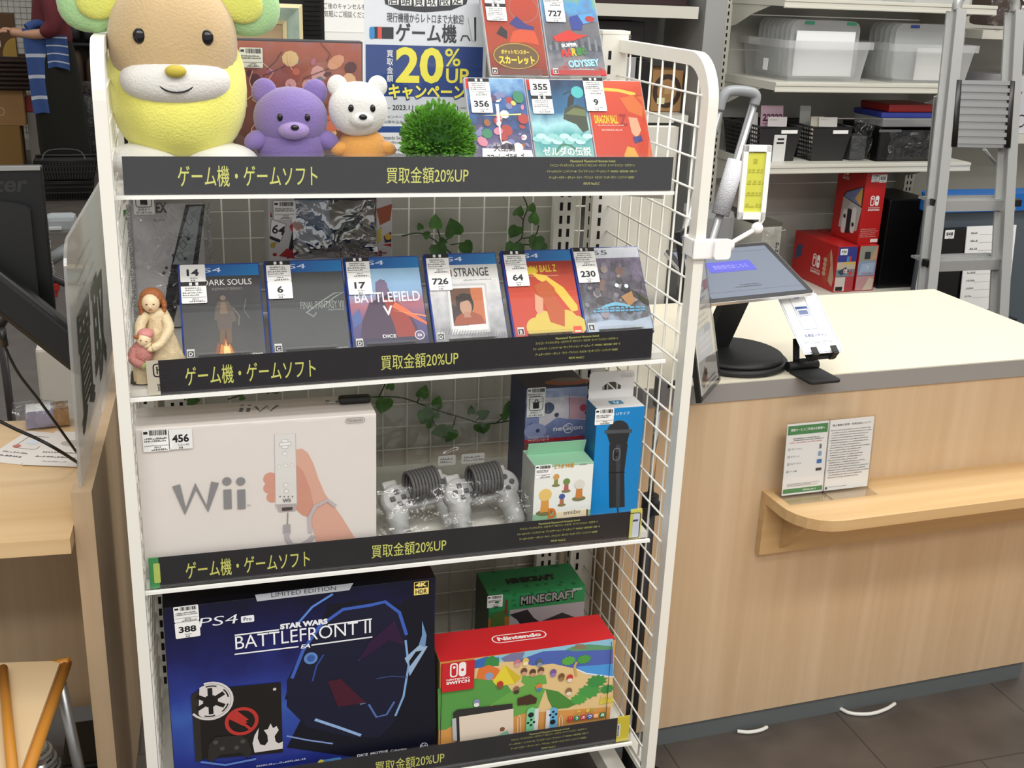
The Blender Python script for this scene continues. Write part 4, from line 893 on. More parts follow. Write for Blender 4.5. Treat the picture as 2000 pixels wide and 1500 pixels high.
G2 = onface(o+Vector((0, 0, h_)), (1, 0, 0), (0, 1, 0)); A = Art((0, 0, h_), (1, 0, 0), (0, 1, 0))
A.line(pts(G2, [(543, 791), (528, 803), (521, 793), (508, 804), (499, 794)]), .005, '#77746f')
for u in (486, 472): A.line(pts(G2, [(u, 797), (u-2, 805)]), .006, '#77746f'); A.disc(*G2(u+1, 792), .003, '#77746f')
A.build('top_print', t)
for (u, nm, k) in ((277, None, 'p'), (328, 456, 'n')):
    a = F(u, 838); price_label(t, (0, 0, 0), ox3, oz3, a[0], a[1], .040 if k == 'p' else .036, nm, k, False, lift=.0035, ph=.038, nh=.034)
a = G2(660, 790)
m = MB().box((a[0]+.028, a[1], h_+.008), (.054, .02, .012), BLACK, bev=.005); m.tube([(a[0], a[1], h_+.006), (a[0]-.02, a[1]+.005, h_+.006), (a[0]-.02, a[1]-.005, h_+.006), (a[0], a[1]-.004, h_+.006)], .001, METAL, 6); m.build('security_tag', t)
sheet(w_+.004, h_+.002, .003, clear('shrink wrap', base=.012, rough=.05, wrinkle=.45, wscale=8, gain=.6), 22, 16, 5, 'shrink_wrap', t, (-.002, -.004, 0), .0)

def grip_pad(label, px, y, rz):
    """grey twin-grip game pad with its wound cable"""
    GP = mat('light grey pad plastic', '#a6a6a4', .45); BT = mat('dark grey button', '#3f4143', .45)
    c = at(*px, y=y); c.z = zs(3, c.x)+.003
    t = thing('game_pad', label, 'game controller', tuple(c), (math.radians(48), 0, rz), 'grey game pads in the clear bag')
    t.location.z += .066
    m = MB()
    for sx in (-1, 1):
        m.cyl((sx*.047, 0, -.010), (sx*.047, 0, .014), .027, GP, 28); m.ell((sx*.047, 0, .014), (.027, .027, .004), GP, n=28)
        m.tube(smoothpath([(sx*.048, -.01, .0), (sx*.052, -.04, -.002), (sx*.055, -.075, -.006)], 5), [.021]*5+[.018]*5+[.014], GP, 16)
        m.b2((sx*.047-.014, .020, -.008), (sx*.047+.014, .038, .006), GP, bev=.004)
    m.b2((-.04, -.022, -.008), (.04, .026, .012), GP, bev=.005); m.build('body', t)
    for dx, dy in ((0, .011), (0, -.011), (.011, 0), (-.011, 0)):
        MB().box((-.047+dx, dy, .019), (.0085, .0085, .005), BT, bev=.0015).build('direction_key', t)
        MB().cyl((.047+dx, dy, .017), (.047+dx, dy, .021), .0048, BT, 14).build('button', t)
    MB().b2((-.012, -.006, .011), (-.004, -.001, .014), BT).b2((.004, -.006, .011), (.012, -.001, .014), BT).build('start_key', t)
    m = MB(); CB = mat('dark grey cable', '#4d4c4b', .6)
    for i in range(9):
        a = -.026+.0065*i; m.tube([(a+.002*math.cos(q), .012+.026*math.cos(q), .030+.020*math.sin(q)) for q in [2*PI*k/20 for k in range(20)]], .0031, CB, 7, closed=True)
    m.build('wound_cable', t)
    return t
grip_pad('grey game pad on the left inside the clear bag', (815, 1010), .050, math.radians(18))
grip_pad('grey game pad on the right inside the clear bag, next to the green-topped box', (936, 1000), .050, math.radians(14))
c = at(735, 1040, y=.0); t = thing('clear_bag', 'crinkled clear bag around two grey game pads on the third shelf', 'plastic bag', (.448, .0, zs(3, .5)+.001))
sheet(.272, .115, .010, FILM, 30, 18, 8, 'front_film', t, (0, -.030, .0), .006, V=(0, .30, .95)); sheet(.272, .19, .006, clear('thin bag film', base=.03, rough=.1, wrinkle=.8, wscale=12, tint='#f2f4f2'), 24, 16, 9, 'rear_film', t, (0, .15, .002), .0, V=(0, .12, 1))
for x, w in ((.14, .034), (.185, .045)): A = Art((x, .146, .080)); A.rect(0, 0, w, .02, '#c9c9c4', .003); A.scrib(.004, .011, w, .004, '#555555', 2, .002); A.build('price_label', t)

yb = .125; o = at(1023, 866, y=yb); zt = at(1085, 755, y=yb).z; o.z = zs(3, .8)+.001
t, F = place('controller_box', 'blue and white controller box with red band, in clear wrap at the back', 'boxed controller', tuple(o))
w_, h_ = F(1146, 800)[0], F(1085, 756)[1]
carton(t, w_, .10, h_, C('#39405e'), top=C('#4c4650'))
A = Art(); A.rect(.001, F(1085, 862)[1], w_-.001, h_-.002, grad('blue pad print', [(0, '#5e6c9e'), (.5, '#8a97c4'), (1, '#b7c4e0')], 'Z', .1, .25, .3, .3, 5)); A.rect(.001, 0, w_-.001, F(1085, 862)[1], '#7a4a3a')
A.poly(pts(F, [(1052, 835), (1054, 785), (1060, 777), (1100, 775), (1105, 772), (1145, 775), (1145, 820), (1110, 818), (1088, 815), (1062, 833)]), '#dcd8de'); A.poly(pts(F, [(1110, 776), (1145, 776), (1145, 818), (1112, 818)]), '#d4a9b2'); A.line(pts(F, [(1112, 772), (1111, 820)]), .0012, '#8a8694')
for u, v, r, c_ in ((1071, 797, 13, '#4d5a6e'), (1087, 810, 5, '#4d4a5e'), (1139, 796, 8, '#c04a58'), (1146, 805, 5, '#8a3040'), (1050, 841, 4, '#3c466e'), (1041, 846, 3, '#6a3050'), (1037, 831, 5, '#48558a')): A.disc(*F(u, v), r*.0009, c_)
A.disc(*F(1045, 842), .022, '#97a3cc', .016); A.disc(*F(1050, 841), .004, '#3c466e')
a, b_ = F(1080, 842), F(1138, 830); A.text('neGcon', a[0], a[1], b_[1]-a[1]+.002, '#f2f4fa', w=b_[0]-a[0], bold=.03); A.line([(F(1110, 835)[0]+.0095*math.cos(q), F(1110, 836)[1]+.0095*math.sin(q)) for q in [.6+5.2*k/18 for k in range(19)]], .0018, '#f2f4fa')
a, b_ = F(1026, 865), F(1144, 850); A.rect(.001, a[1], w_-.001, b_[1], '#b92428'); A.text('プレイステーション用', F(1030, 857)[0], F(1030, 857)[1], .0048, '#f0dcdc', w=.042, bold=.03); A.text('アナログコントローラ', F(1030, 863)[0], F(1030, 863)[1], .0048, '#f0dcdc', w=.042, bold=.03)
A.build('print', t)
a = F(1029, 757); price_label(t, (0, 0, 0), ox3, oz3, a[0], a[1], .036, None, 'p', False, lift=.004); A = Art((F(1027, 814)[0], 0, F(1027, 814)[1]), lift=.0045); bagicon(A, 0, 0, .035); A.build('hold_label', t)
sheet(w_+.006, h_, .004, clear('box film', base=.05, rough=.08, wrinkle=.6, wscale=20), 16, 20, 14, 'clear_wrap', t, (-.003, -.006, 0), .002)
G2 = onface(Vector(o)+Vector((0, 0, h_)), (1, 0, 0), (0, 1, 0)); A = Art((0, 0, h_+.0003), (1, 0, 0), (0, 1, 0)); A.disc(*G2(1108, 746), .045, '#b36a4c', .018); A.disc(*G2(1105, 742), .03, '#8a8074', .012); A.build('top_print', t)

yb = -.012; o = at(1040, 1022, y=yb); o.z = zs(3, .75)+.001
t, F = place('small_figure_box', 'white and mint green collectible box with orange letter D', 'boxed figure', tuple(o))
w_, h_ = F(1153, 1000)[0], F(1100, 907)[1]; MINT = C('#8fbfa0')
b = MB(); b.b2((0, 0, 0), (w_, .075, h_), C('#e6e8e2')); b.b2((-.0004, .0005, 0), (0, .0745, h_), C('#a9aca6')); b.b2((.0004, .0004, h_), (w_-.0004, .0746, h_+.0004), MINT); b.build('carton', t)
T = Matrix.Translation((0, .052, h_+.0006)) @ Matrix.Rotation(.35, 4, 'X'); MB().b2((.0, 0, 0), (w_, .0012, .026), MINT, T).build('lid_flap', t)
A = Art(); A.rect(0, 0, w_, F(1100, 1000)[1], '#8fc09a'); A.rect(0, h_-.003, w_, h_, MINT)
for u, v, s, c1, c2 in ((1064, 985, 1.7, '#e2c070', '#d89a4a'), (1086, 940, .8, '#c89a5a', '#8a8a4a'), (1106, 950, .9, '#6f8a4a', '#b0605a'), (1097, 978, .8, '#4a5a9a', '#b0704a'), (1131, 960, 1.35, '#d8d4cc', '#c8803c')):
    x, y = F(u, v); A.disc(x, y-.010*s, .0095*s, '#7d7a52', .0035*s); A.poly([(x-.005*s, y-.009*s), (x+.005*s, y-.009*s), (x+.004*s, y+.006*s), (x-.004*s, y+.006*s)], c2); A.disc(x, y+.011*s, .0072*s, c1, .007*s)
a = F(1083, 915); A.text('どうぶつの森', a[0], a[1], .009, '#c8923a', w=.036, bold=.05); a = F(1135, 908); A.text('amiibo', a[0]-.003, a[1], .003, '#4a4a48', w=.014)
a = F(1070, 1012); A.poly(pts(F, [(1086, 1000), (1146, 994), (1146, 1008), (1086, 1012)]), '#efe0c0'); A.line(pts(F, [(1146, 994), (1146, 1010)]), .003, '#7a5638'); A.text('D', a[0], a[1], .020, '#d8762c', w=.014, bold=.05); a = F(1100, 1005); A.text('amiibo', a[0], a[1], .0085, '#5a5048', w=.032)
A.build('print', t); a = F(1046, 909); price_label(t, (0, 0, 0), ox3, oz3, a[0], a[1], .030, None, 'p', False)

yb = .012; o = at(1153, 1003, y=yb); o.z = zs(3, .85)+.001
t, F = place('microphone_box', 'tall blue box with white hanging tab and a black microphone picture', 'boxed microphone', tuple(o))
w_, h_ = F(1251, 900)[0], F(1205, 797)[1]
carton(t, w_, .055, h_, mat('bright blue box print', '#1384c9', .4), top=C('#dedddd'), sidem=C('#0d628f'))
x0, x1 = .002, w_-.002; hh = .052; n = 12
hole = [(w_*.30, .016), (w_*.70, .016), (w_*.70, .023), (w_*.56, .031), (w_*.44, .031), (w_*.30, .023)]
m = MB(); TAB = C('#e3e1e1')
for poly in ([(x0, 0), (x1, 0), (x1, .016), (x0, .016)], [(x0, .016), (hole[0][0], .016), (hole[5][0], .023), (hole[4][0], .031), (w_*.44, hh), (x0+.005, hh), (x0, hh-.005)], [(x1, .016), (x1, hh-.005), (x1-.005, hh), (w_*.56, hh), (hole[3][0], .031), (hole[2][0], .023), (hole[1][0], .016)], [(w_*.44, .031), (w_*.56, .031), (w_*.56, hh), (w_*.44, hh)]): m.prism(poly, -.0012, TAB, o=(0, .053, h_), U=(1, 0, 0), V=(0, 0, 1))
m.build('hanging_tab', t)
A = Art((0, .0518, h_), lift=.0006); a = w_*.68; A.frame(a, hh-.012, a+.025, hh-.006, .0006, '#a9a5a8', .003); A.text('Nintendo', a+.003, hh-.0105, .003, '#a9a5a8', w=.019); A.build('tab_print', t)
A = Art((0, 0, h_+.0004), (1, 0, 0), (0, 1, 0)); A.rect(w_*.36, .018, w_*.64, .036, '#2d7fae', .003); A.text('U', w_*.5, .021, .011, '#e8f2f8', al='c', bold=.05); A.build('top_print', t)
A = Art(); a = F(1206, 811); A.text('Wii Uマイク', F(1190, 811)[0], a[1], .006, '#d6eaf6', w=F(1230, 805)[0]-F(1190, 811)[0], bold=.01)
MK = '#26282c'
A.disc(*F(1207, 842), .0215, '#2b2d31', .021); A.poly(pts(F, [(1184, 845), (1230, 843), (1224, 868), (1192, 869)]), MK); A.poly(pts(F, [(1181, 840), (1234, 838), (1234, 845), (1181, 847)]), '#4b4f55'); A.poly(pts(F, [(1190, 868), (1226, 867), (1219, 922), (1220, 990), (1190, 992), (1189, 922)]), MK); A.poly(pts(F, [(1203, 868), (1212, 868), (1210, 990), (1203, 990)]), '#3a3e45')
A.line([F(1205, 887+0) for _ in (0,)] + [F(1205, 888)], .001, MK) if False else None
a = F(1204, 887); A.frame(a[0]-.0065, a[1]-.012, a[0]+.0065, a[1]+.012, .0012, '#7e858d', .006); A.disc(a[0], a[1], .004, '#17191c'); A.line(pts(F, [(1189, 923), (1220, 922)]), .002, '#111214'); A.line(pts(F, [(1206, 990), (1207, 1003)]), .0025, MK)
A.build('print', t); a = F(1163, 799); price_label(t, (0, 0, 0), ox3, oz3, a[0], a[1], .036, None, 'p', False)

# ================================================================== bottom shelf
o = at(331, 1500, y=-.030); o.z = zs(4, .1)+.001; o.x = .084
t, F = place('console_box', 'large dark blue console box with white and red emblems, price number 388', 'boxed console', tuple(o), (0, 0, math.radians(.6)))
w_ = F(848, 1300)[0]; h_ = F(585, 1158)[1]
carton(t, w_, .11, h_, C('#10121f', .3), top=C('#0c0d18', .3))
A = Art(); A.rect(.001, .001, w_-.001, h_-.001, grad('deep blue space print', [(0, '#1a1c4a'), (.22, '#27358c'), (.42, '#3b5cae'), (.55, '#2c3c90'), (.75, '#1c1f58'), (1, '#12142c')], 'Z', 0, .38, .25, .16, 4))
A.poly(pts(F, [(640, 1180), (720, 1170), (780, 1180), (847, 1135), (852, 1455), (700, 1480), (560, 1460), (600, 1380), (556, 1365), (570, 1320), (600, 1280)]), '#0c0d1e')
DK = '#11122a'; A.poly(pts(F, [(560, 1330), (590, 1270), (620, 1225), (665, 1190), (715, 1182), (750, 1175), (780, 1200), (795, 1250), (800, 1300), (790, 1360), (770, 1410), (740, 1440), (690, 1440), (600, 1420), (560, 1380)]), '#15162f')
for L, w, c_ in (([(570, 1325), (592, 1270), (625, 1222), (670, 1190), (722, 1182), (752, 1175), (780, 1196), (794, 1240)], .006, '#3d5fb8'), ([(584, 1215), (610, 1185), (650, 1160)], .004, '#5b87d6'), ([(792, 1250), (798, 1300), (788, 1360), (772, 1398)], .004, '#7fa8d8'), ([(615, 1405), (660, 1420), (705, 1436)], .0055, '#8fb0dc'), ([(690, 1355), (705, 1375), (714, 1372)], .003, '#6a86b8'), ([(700, 1290), (720, 1270), (738, 1258)], .003, '#394268'), ([(560, 1437), (600, 1445), (650, 1452)], .003, '#7f96cc'), ([(735, 1325), (765, 1320), (795, 1322)], .002, '#3a4a80'), ([(720, 1375), (735, 1400), (755, 1395), (770, 1370)], .004, '#4e6aa4'), ([(610, 1330), (618, 1300), (632, 1278)], .003, '#2f4a94')): A.line(pts(F, L), w, c_)
A.poly(pts(F, [(700, 1290), (720, 1255), (770, 1210), (790, 1260), (760, 1250), (725, 1275)]), '#2e1638'); A.poly(pts(F, [(640, 1330), (665, 1325), (715, 1372), (660, 1380)]), '#451628')
A.poly(pts(F, [(790, 1285), (820, 1258), (835, 1262), (800, 1320), (797, 1305), (824, 1270), (812, 1272), (795, 1296)]), '#9ab4d2'); A.poly(pts(F, [(824, 1212), (833, 1240), (830, 1264), (818, 1258), (824, 1240)]), '#6f92bc')
A.disc(*F(607, 1285), .012, '#5d86c4'); A.disc(*F(607, 1285), .007, '#3a5aa0')
A.poly(pts(F, [(498, 1161), (690, 1138), (682, 1152), (502, 1174)]), '#b9bcc4'); a, b_ = F(530, 1166), F(656, 1146); A.text('LIMITED EDITION', a[0], a[1], .0085, '#3b3e48', w=b_[0]-a[0], ang=.0)
a = F(388, 1220); A.text('PS4', F(388, 1225)[0], F(388, 1225)[1], .0175, '#eef0f6', w=F(462, 1210)[0]-F(388, 1222)[0], shear=.25, bold=-.008); a, b_ = F(471, 1216), F(496, 1200); A.rect(a[0], a[1], b_[0], b_[1], '#eef0f6', .002); A.text('Pro', (a[0]+b_[0])/2, a[1]+.003, .007, '#23263a', al='c', bold=.02)
def TB(s, u0, v0, u1, h, m, **k): a, b_ = F(u0, v0), F(u1, v0); A.text(s, a[0], a[1], h, m, w=b_[0]-a[0], **k)
TB('STAR WARS', 547, 1229, 640, .011, '#eef0f6', bold=.06); TB('BATTLEFRONT II', 460, 1268, 724, .026, '#f2f3f8', bold=-.002)
for L in ([(458, 1240), (545, 1229)], [(640, 1220), (726, 1208)], [(458, 1277), (583, 1262)], [(608, 1259), (727, 1243)]): A.line(pts(F, L), .0026, '#f2f3f8')
TB('EA', 587, 1266, 606, .008, '#f2f3f8', shear=.3, bold=.03)
a, b_ = F(808, 1162), F(837, 1133); md = (a[1]+b_[1])/2; A.rect(a[0], a[1], b_[0], b_[1], '#f0d978'); A.rect(a[0]+.0012, md, b_[0]-.0012, b_[1]-.0012, '#15151f'); A.text('4K', (a[0]+b_[0])/2, md+.0025, .0085, '#f0d978', w=.021, al='c', bold=.05); A.text('HDR', (a[0]+b_[0])/2, a[1]+.002, .0085, '#1a1a22', w=.021, al='c', bold=.02)
# console picture and its emblems
A.poly(pts(F, [(375, 1355), (388, 1346), (548, 1331), (552, 1468), (392, 1482), (384, 1480)]), '#1b1614'); A.poly(pts(F, [(373, 1357), (388, 1348), (394, 1484), (382, 1486)]), '#2e2824')
cx, cy = F(411, 1368); r = .034; LG = '#d8d3d0'
def ring(x, y, r0, r1, a0, a1, m, n=20): A.line([(x+(r0+r1)/2*math.cos(math.radians(a0+(a1-a0)*k/n)), y+(r0+r1)/2*math.sin(math.radians(a0+(a1-a0)*k/n))) for k in range(n+1)], r1-r0, m)
ring(cx, cy, r*1.02, r*1.14, -145, 105, LG); A.poly([(cx+r*math.cos(math.radians(q)), cy+r*math.sin(math.radians(q))) for q in range(-120, 121, 8)]+[(cx-.5*r, cy+.8*r), (cx-.62*r, cy-.7*r)], LG)
for q in range(-150, 151, 60): A.line([(cx+.25*r*math.cos(math.radians(q)), cy+.25*r*math.sin(math.radians(q))), (cx+.78*r*math.cos(math.radians(q)), cy+.78*r*math.sin(math.radians(q)))], .008, '#1b1614')
A.disc(cx, cy, r*.38, '#1b1614', n=6); 
for q in range(-120, 100, 60): ring(cx, cy, r*.86, r*.93, q+8, q+42, '#1b1614', 6)
cx, cy = F(472, 1407); RD = '#b8352f'; ring(cx, cy, .0225, .029, 0, 360, RD, 32)
for k in range(3): A.poly([(cx-.026+.006*k, cy+.012+.004*k), (cx-.02+.006*k, cy+.016+.004*k), (cx+.008+.006*k-.004*k, cy-.010+.006*k), (cx+.002+.006*k-.006*k, cy-.010+.004*k)], RD)
A.line([(cx-.004, cy+.002), (cx+.016, cy-.02)], .005, RD)
A.poly(pts(F, [(508, 1412), (498, 1428), (494, 1448), (497, 1462), (548, 1456), (552, 1450), (551, 1425), (545, 1418), (538, 1413), (531, 1410), (535, 1424), (541, 1432), (541, 1444), (533, 1448), (533, 1430), (528, 1424), (523, 1430), (523, 1449), (514, 1448), (510, 1436), (514, 1424), (518, 1415)]), LG) if False else None
A.poly(pts(F, [(505, 1420), (497, 1434), (493, 1450), (497, 1468), (552, 1460), (552, 1446), (544, 1450), (538, 1446), (536, 1436), (544, 1424), (540, 1416), (533, 1420), (528, 1411), (523, 1422), (515, 1424), (522, 1434), (523, 1446), (517, 1454), (508, 1452), (503, 1440)]), LG)
A.poly(pts(F, [(408, 1452), (420, 1438), (440, 1436), (470, 1434), (482, 1440), (492, 1466), (486, 1480), (470, 1468), (430, 1472), (412, 1488), (405, 1480)]), '#2b2725')
for u, v, r_ in ((421, 1448, 5), (434, 1460, 5), (462, 1458, 5), (474, 1446, 5)): A.disc(*F(u, v), r_*.00085, '#4e4844')
A.disc(*F(536, 1344), .003, '#c9c4c0'); A.line(pts(F, [(392, 1486), (440, 1492), (500, 1480)]), .004, '#5d7fc8')
TB('DICE', 697, 1477, 718, .006, '#e8eaf2', bold=.03); TB('MOTIVE', 723, 1472, 757, .005, '#e8eaf2', bold=.02); TB('Criterion', 762, 1467, 793, .0055, '#e8eaf2'); A.disc(*F(827, 1455), .0075, '#e8eaf2'); A.disc(*F(827, 1455), .0064, '#15162c'); TB('EA', 821, 1457, 832, .0045, '#e8eaf2', shear=.2)
a, b_ = F(620, 1490), F(666, 1476); A.rect(a[0], a[1], b_[0], b_[1], '#4f8ac4', .005); A.disc(a[0]+.006, (a[1]+b_[1])/2, .005, '#e4d048'); a = F(500, 1496); A.scrib(a[0], a[1], F(600, 1490)[0], .004, '#b9bdd0')
A.build('print', t)
G2 = onface(Vector(o)+Vector((0, 0, h_)), (1, 0, 0), (0, 1, 0)); A = Art((0, 0, h_), (1, 0, 0), (0, 1, 0)); a, b_ = G2(833, 1111), G2(792, 1119); A.text('SONY', (a[0]+b_[0])/2+.018, a[1]+.004, .010, '#d4d4d8', w=.036, ang=180, bold=.03)
a = G2(347, 1155); A.rect(a[0]-.014, a[1]-.01, a[0]+.014, a[1]+.014, '#6b5a2c'); A.rect(a[0]-.0125, a[1]-.009, a[0]+.0125, a[1]+.002, '#15151f'); A.text('4K', a[0]+.009, a[1], .007, '#8a7434', w=.018, ang=180); A.build('top_print', t)
a = F(338, 1186); price_label(t, (0, 0, 0), ox3, oz3, a[0], a[1], .040, 388, 'pn', False, ph=.030, nh=.030, ang=1)

yb = .155; o = at(953, 1230, y=yb); o.z = zs(4, .75)+.001
t, F = place('green_console_box', 'green block-patterned game console box behind the red-topped box', 'boxed console', tuple(o))
w_, h_ = F(1141, 1180)[0], F(1050, 1155)[1]
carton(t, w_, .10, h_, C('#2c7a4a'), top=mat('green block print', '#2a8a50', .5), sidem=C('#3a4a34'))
A = Art(); gz = F(1050, 1185)[1]; A.rect(0, 0, F(995, 1200)[0], h_-.05, '#a06a34'); A.rect(F(995, 1200)[0], 0, w_, gz, '#aaa0a8'); A.rect(0, gz, w_, h_, '#2c8a52')
for i in range(14): x = .01+(i*.0371) % (w_-.02); A.rect(x, h_-.004-(i % 3)*.012, x+.008, h_-.0+.0-(i % 3)*.012-.0, '#1f6e3e')
A.poly(pts(F, [(995, 1200), (1030, 1190), (1042, 1206), (1054, 1214), (1098, 1196), (1125, 1206), (1060, 1222), (1020, 1225), (1010, 1210)]), '#2c2830'); A.poly(pts(F, [(960, 1200), (985, 1190), (985, 1225), (958, 1225)]), '#4a6a34'); A.rect(*F(985, 1200), *F(992, 1170), '#7a3c34')
a, b_ = F(1015, 1183), F(1126, 1160); A.text('MINECRAFT', a[0], a[1]-.001, .024, '#26262a', w=b_[0]-a[0], bold=.09, ang=1); A.text('MINECRAFT', a[0]+.002, a[1]+.002, .019, '#9a9896', w=b_[0]-a[0]-.004, bold=.03, ang=1)
a = F(1118, 1153); A.rect(a[0], a[1], a[0]+.02, a[1]+.005, '#9ab8a4'); A.build('print', t)
A = Art((0, 0, h_+.0003), (1, 0, 0), (0, 1, 0)); A.text('MINECRAFT', w_*.5, .04, .022, '#1f2a22', w=.105, al='c', bold=.09)
rnd = random.Random(5)
A.build('top_lettering', t); A = Art((0, 0, h_+.0003), (1, 0, 0), (0, 1, 0))
for i in range(14): x, y = rnd.uniform(.01, w_-.02), rnd.choice((.01, .02, .08, .09)); A.rect(x, y, x+.008, y+.008, '#1f6e3e')
A.build('pixel_tiles', t); a = F(952, 1164); price_label(t, (0, 0, 0), ox3, oz3, a[0], a[1], .032, None, 'p', False)

yb = -.026; o = at(856, 1470, y=yb); o.z = zs(4, .6)+.001
t, F = place('console_box', 'red-topped console box with a colourful island picture', 'boxed console', tuple(o))
w_, h_ = F(1195, 1350)[0], F(1020, 1273)[1]; RED = '#c8252b'
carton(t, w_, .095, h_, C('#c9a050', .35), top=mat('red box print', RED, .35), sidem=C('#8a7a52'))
SA, GR = '#e3c48c', '#5a9a4a'
A = Art(); A.rect(0, 0, w_, h_, '#d89a52'); 
def Z(L, c_): A.poly(pts(F, L), c_)
Z([(926, 1287), (1197, 1247), (1197, 1380), (926, 1400)], SA); Z([(926, 1287), (1197, 1247), (1197, 1265), (1100, 1272), (1000, 1290), (926, 1300)], '#8ec3dc')
Z([(1010, 1290), (1060, 1272), (1130, 1268), (1197, 1264), (1197, 1322), (1150, 1318), (1120, 1305), (1080, 1296), (1040, 1300)], '#4f66b4'); Z([(1125, 1302), (1150, 1300), (1197, 1296), (1197, 1322), (1150, 1318)], '#4c9ae0'); A.line(pts(F, [(1120, 1304), (1145, 1315), (1197, 1322)]), .0025, '#e8f4fa')
Z([(1105, 1268), (1120, 1262), (1150, 1258), (1197, 1262), (1197, 1268), (1120, 1272)], '#5e9a72'); Z([(1118, 1268), (1125, 1258), (1140, 1258), (1148, 1267)], '#8a7a62')
Z([(855, 1345), (926, 1325), (985, 1330), (1000, 1350), (975, 1370), (930, 1390), (870, 1425), (856, 1425)], GR); Z([(990, 1355), (1030, 1335), (1065, 1345), (1050, 1385), (1000, 1400), (975, 1390), (960, 1375)], '#6aa84e'); Z([(1065, 1345), (1090, 1350), (1125, 1375), (1110, 1382), (1080, 1385), (1070, 1365)], '#4e8a3e'); Z([(1020, 1320), (1065, 1318), (1068, 1335), (1030, 1340), (1018, 1332)], '#6aa84e')
Z([(926, 1290), (950, 1282), (975, 1284), (970, 1300), (926, 1305)], '#3a6ab0'); Z([(945, 1300), (950, 1285), (962, 1280), (975, 1288), (974, 1300)], '#3d8a4a'); Z([(978, 1285), (1000, 1275), (1025, 1273), (1018, 1290), (985, 1292)], '#7a7a9e')
Z([(930, 1325), (935, 1305), (955, 1298), (975, 1306), (975, 1322), (955, 1328)], '#e0783a'); A.disc(*F(955, 1320), .008, '#8aa0c0'); Z([(962, 1330), (985, 1298), (1018, 1322), (1005, 1335), (970, 1340)], '#e6d23e'); Z([(985, 1298), (1018, 1322), (1005, 1335)], '#d2b830')
for u, v, s, c_ in ((1110, 1290, 1, '#5aa848'), (1140, 1287, 1, '#4f9c44'), (1150, 1350, 1.6, '#4a9a4a'), (1165, 1330, 1.4, '#3f8f48'), (1130, 1365, 1.2, '#4fa04a'), (1185, 1345, 1.0, '#3f8f48')): A.poly([(F(u, v)[0]+.016*s*math.cos(q)*(1 if k % 2 else .75), F(u, v)[1]+.011*s*math.sin(q)*(1 if k % 2 else .75)) for k, q in enumerate([2*PI*j/22 for j in range(22)])], c_)
A.line(pts(F, [(1125, 1320), (1122, 1300), (1126, 1292)]), .005, '#c8a860'); 
for i in range(5): A.poly(pts(F, [(1170+i*5, 1375-i), (1174+i*5, 1355+(i % 2)*4), (1178+i*5, 1374-i)]), '#d8c84a')
for u, v, c1, c2 in ((1023, 1310, '#6a4a3a', '#caa080'), (1040, 1312, '#5a4034', '#c89a74'), (1056, 1308, '#6a4a3a', '#caa080'), (1010, 1293, '#c87a8a', '#d8a0a0'), (1026, 1290, '#e0c060', '#f0e0b0'), (1053, 1292, '#5a6470', '#8a98a8'), (1080, 1312, '#7a5a9a', '#9a7aba'), (1096, 1320, '#7a5636', '#9a7650'), (1008, 1345, '#8a6a50', '#4a3a34'), (1052, 1340, '#d8803c', '#4a8ab0'), (1112, 1322, '#c83a34', '#e8d8c8'), (930, 1370, '#8a90b0', '#e8e8ea'), (1110, 1348, '#8a6a4a', '#e8dac0'), (976, 1335, '#b83c34', '#8a5a3a'), (1030, 1366, '#4a3226', '#3a2a20')): A.disc(*F(u, v), .0065, c1, .0075, 12); A.disc(*F(u, v+5), .0055, c2, .0045, 10)
Z([(1010, 1362), (1035, 1354), (1048, 1362), (1046, 1372), (1010, 1376)], '#4a3226')
Z([(884, 1390), (892, 1384), (1000, 1372), (1002, 1460), (892, 1470)], '#33302f'); Z([(896, 1398), (1002, 1382), (1002, 1460), (898, 1468)], '#e6d6c4'); Z([(882, 1402), (890, 1400), (892, 1445), (884, 1445)], '#b9bcc0'); Z([(968, 1436), (990, 1424), (998, 1440), (985, 1450), (966, 1448)], '#8ac0a4'); A.disc(*F(980, 1422), .005, '#8a5a3c')
def pad(u, c1, c2, flip):
    a, b_ = F(u, 1445), F(u+22, 1378); A.rect(a[0], a[1], b_[0], b_[1]+.0, c1, .011); 
    x = a[0]-.005 if flip else b_[0]-.003; A.rect(x, a[1], x+.008, b_[1]-.004, '#dcdcde', .002)
    mx = (a[0]+b_[0])/2; A.disc(mx+(.0 if flip else -.001), b_[1]-(.033 if flip else .017), .0058, '#23282c')
    for dx, dy in ((0, .006), (0, -.006), (.006, 0), (-.006, 0)): A.disc(mx+dx, b_[1]-(.016 if flip else .034)+dy, .0026, '#23282c')
pad(1025, '#7fcf9c', '#dddddd', False); pad(1067, '#6ab0d8', '#dddddd', True)
for u in (1013, 1094): A.line(pts(F, [(u-3, 1440), (u-3, 1400), (u, 1394), (u+3, 1400), (u+3, 1440)]), .001, '#f0e8d8')
for i, (ch, c_) in enumerate(zip('あつまれ', ('#dcd24a', '#e8964a', '#dcd24a', '#8ac05a'))): a = F(1125+i*9, 1391-i*1.3); A.text(ch, a[0], a[1], .007, c_, w=.0075, bold=.06)
for i, (ch, c_) in enumerate(zip('どうぶつの森', ('#c8403c', '#3a8a5a', '#c83c54', '#3a5ab8', '#e8964a', '#3a7a4a'))): a = F(1107+i*12.5, 1407-i*1.7); A.rect(a[0], a[1], a[0]+.011, a[1]+.011, c_, .001); A.text(ch, a[0]+.0055, a[1]+.002, .007, '#f8f4ea', al='c', bold=.04)
a, b_ = F(1107, 1420), F(1170, 1408); A.rect(a[0], a[1], b_[0], b_[1]-.002, '#ead9b8', .004); A.text('Nintendo Switch', (a[0]+b_[0])/2, a[1]+.0025, .0035, '#5a4a3a', w=.045, al='c', bold=.03)
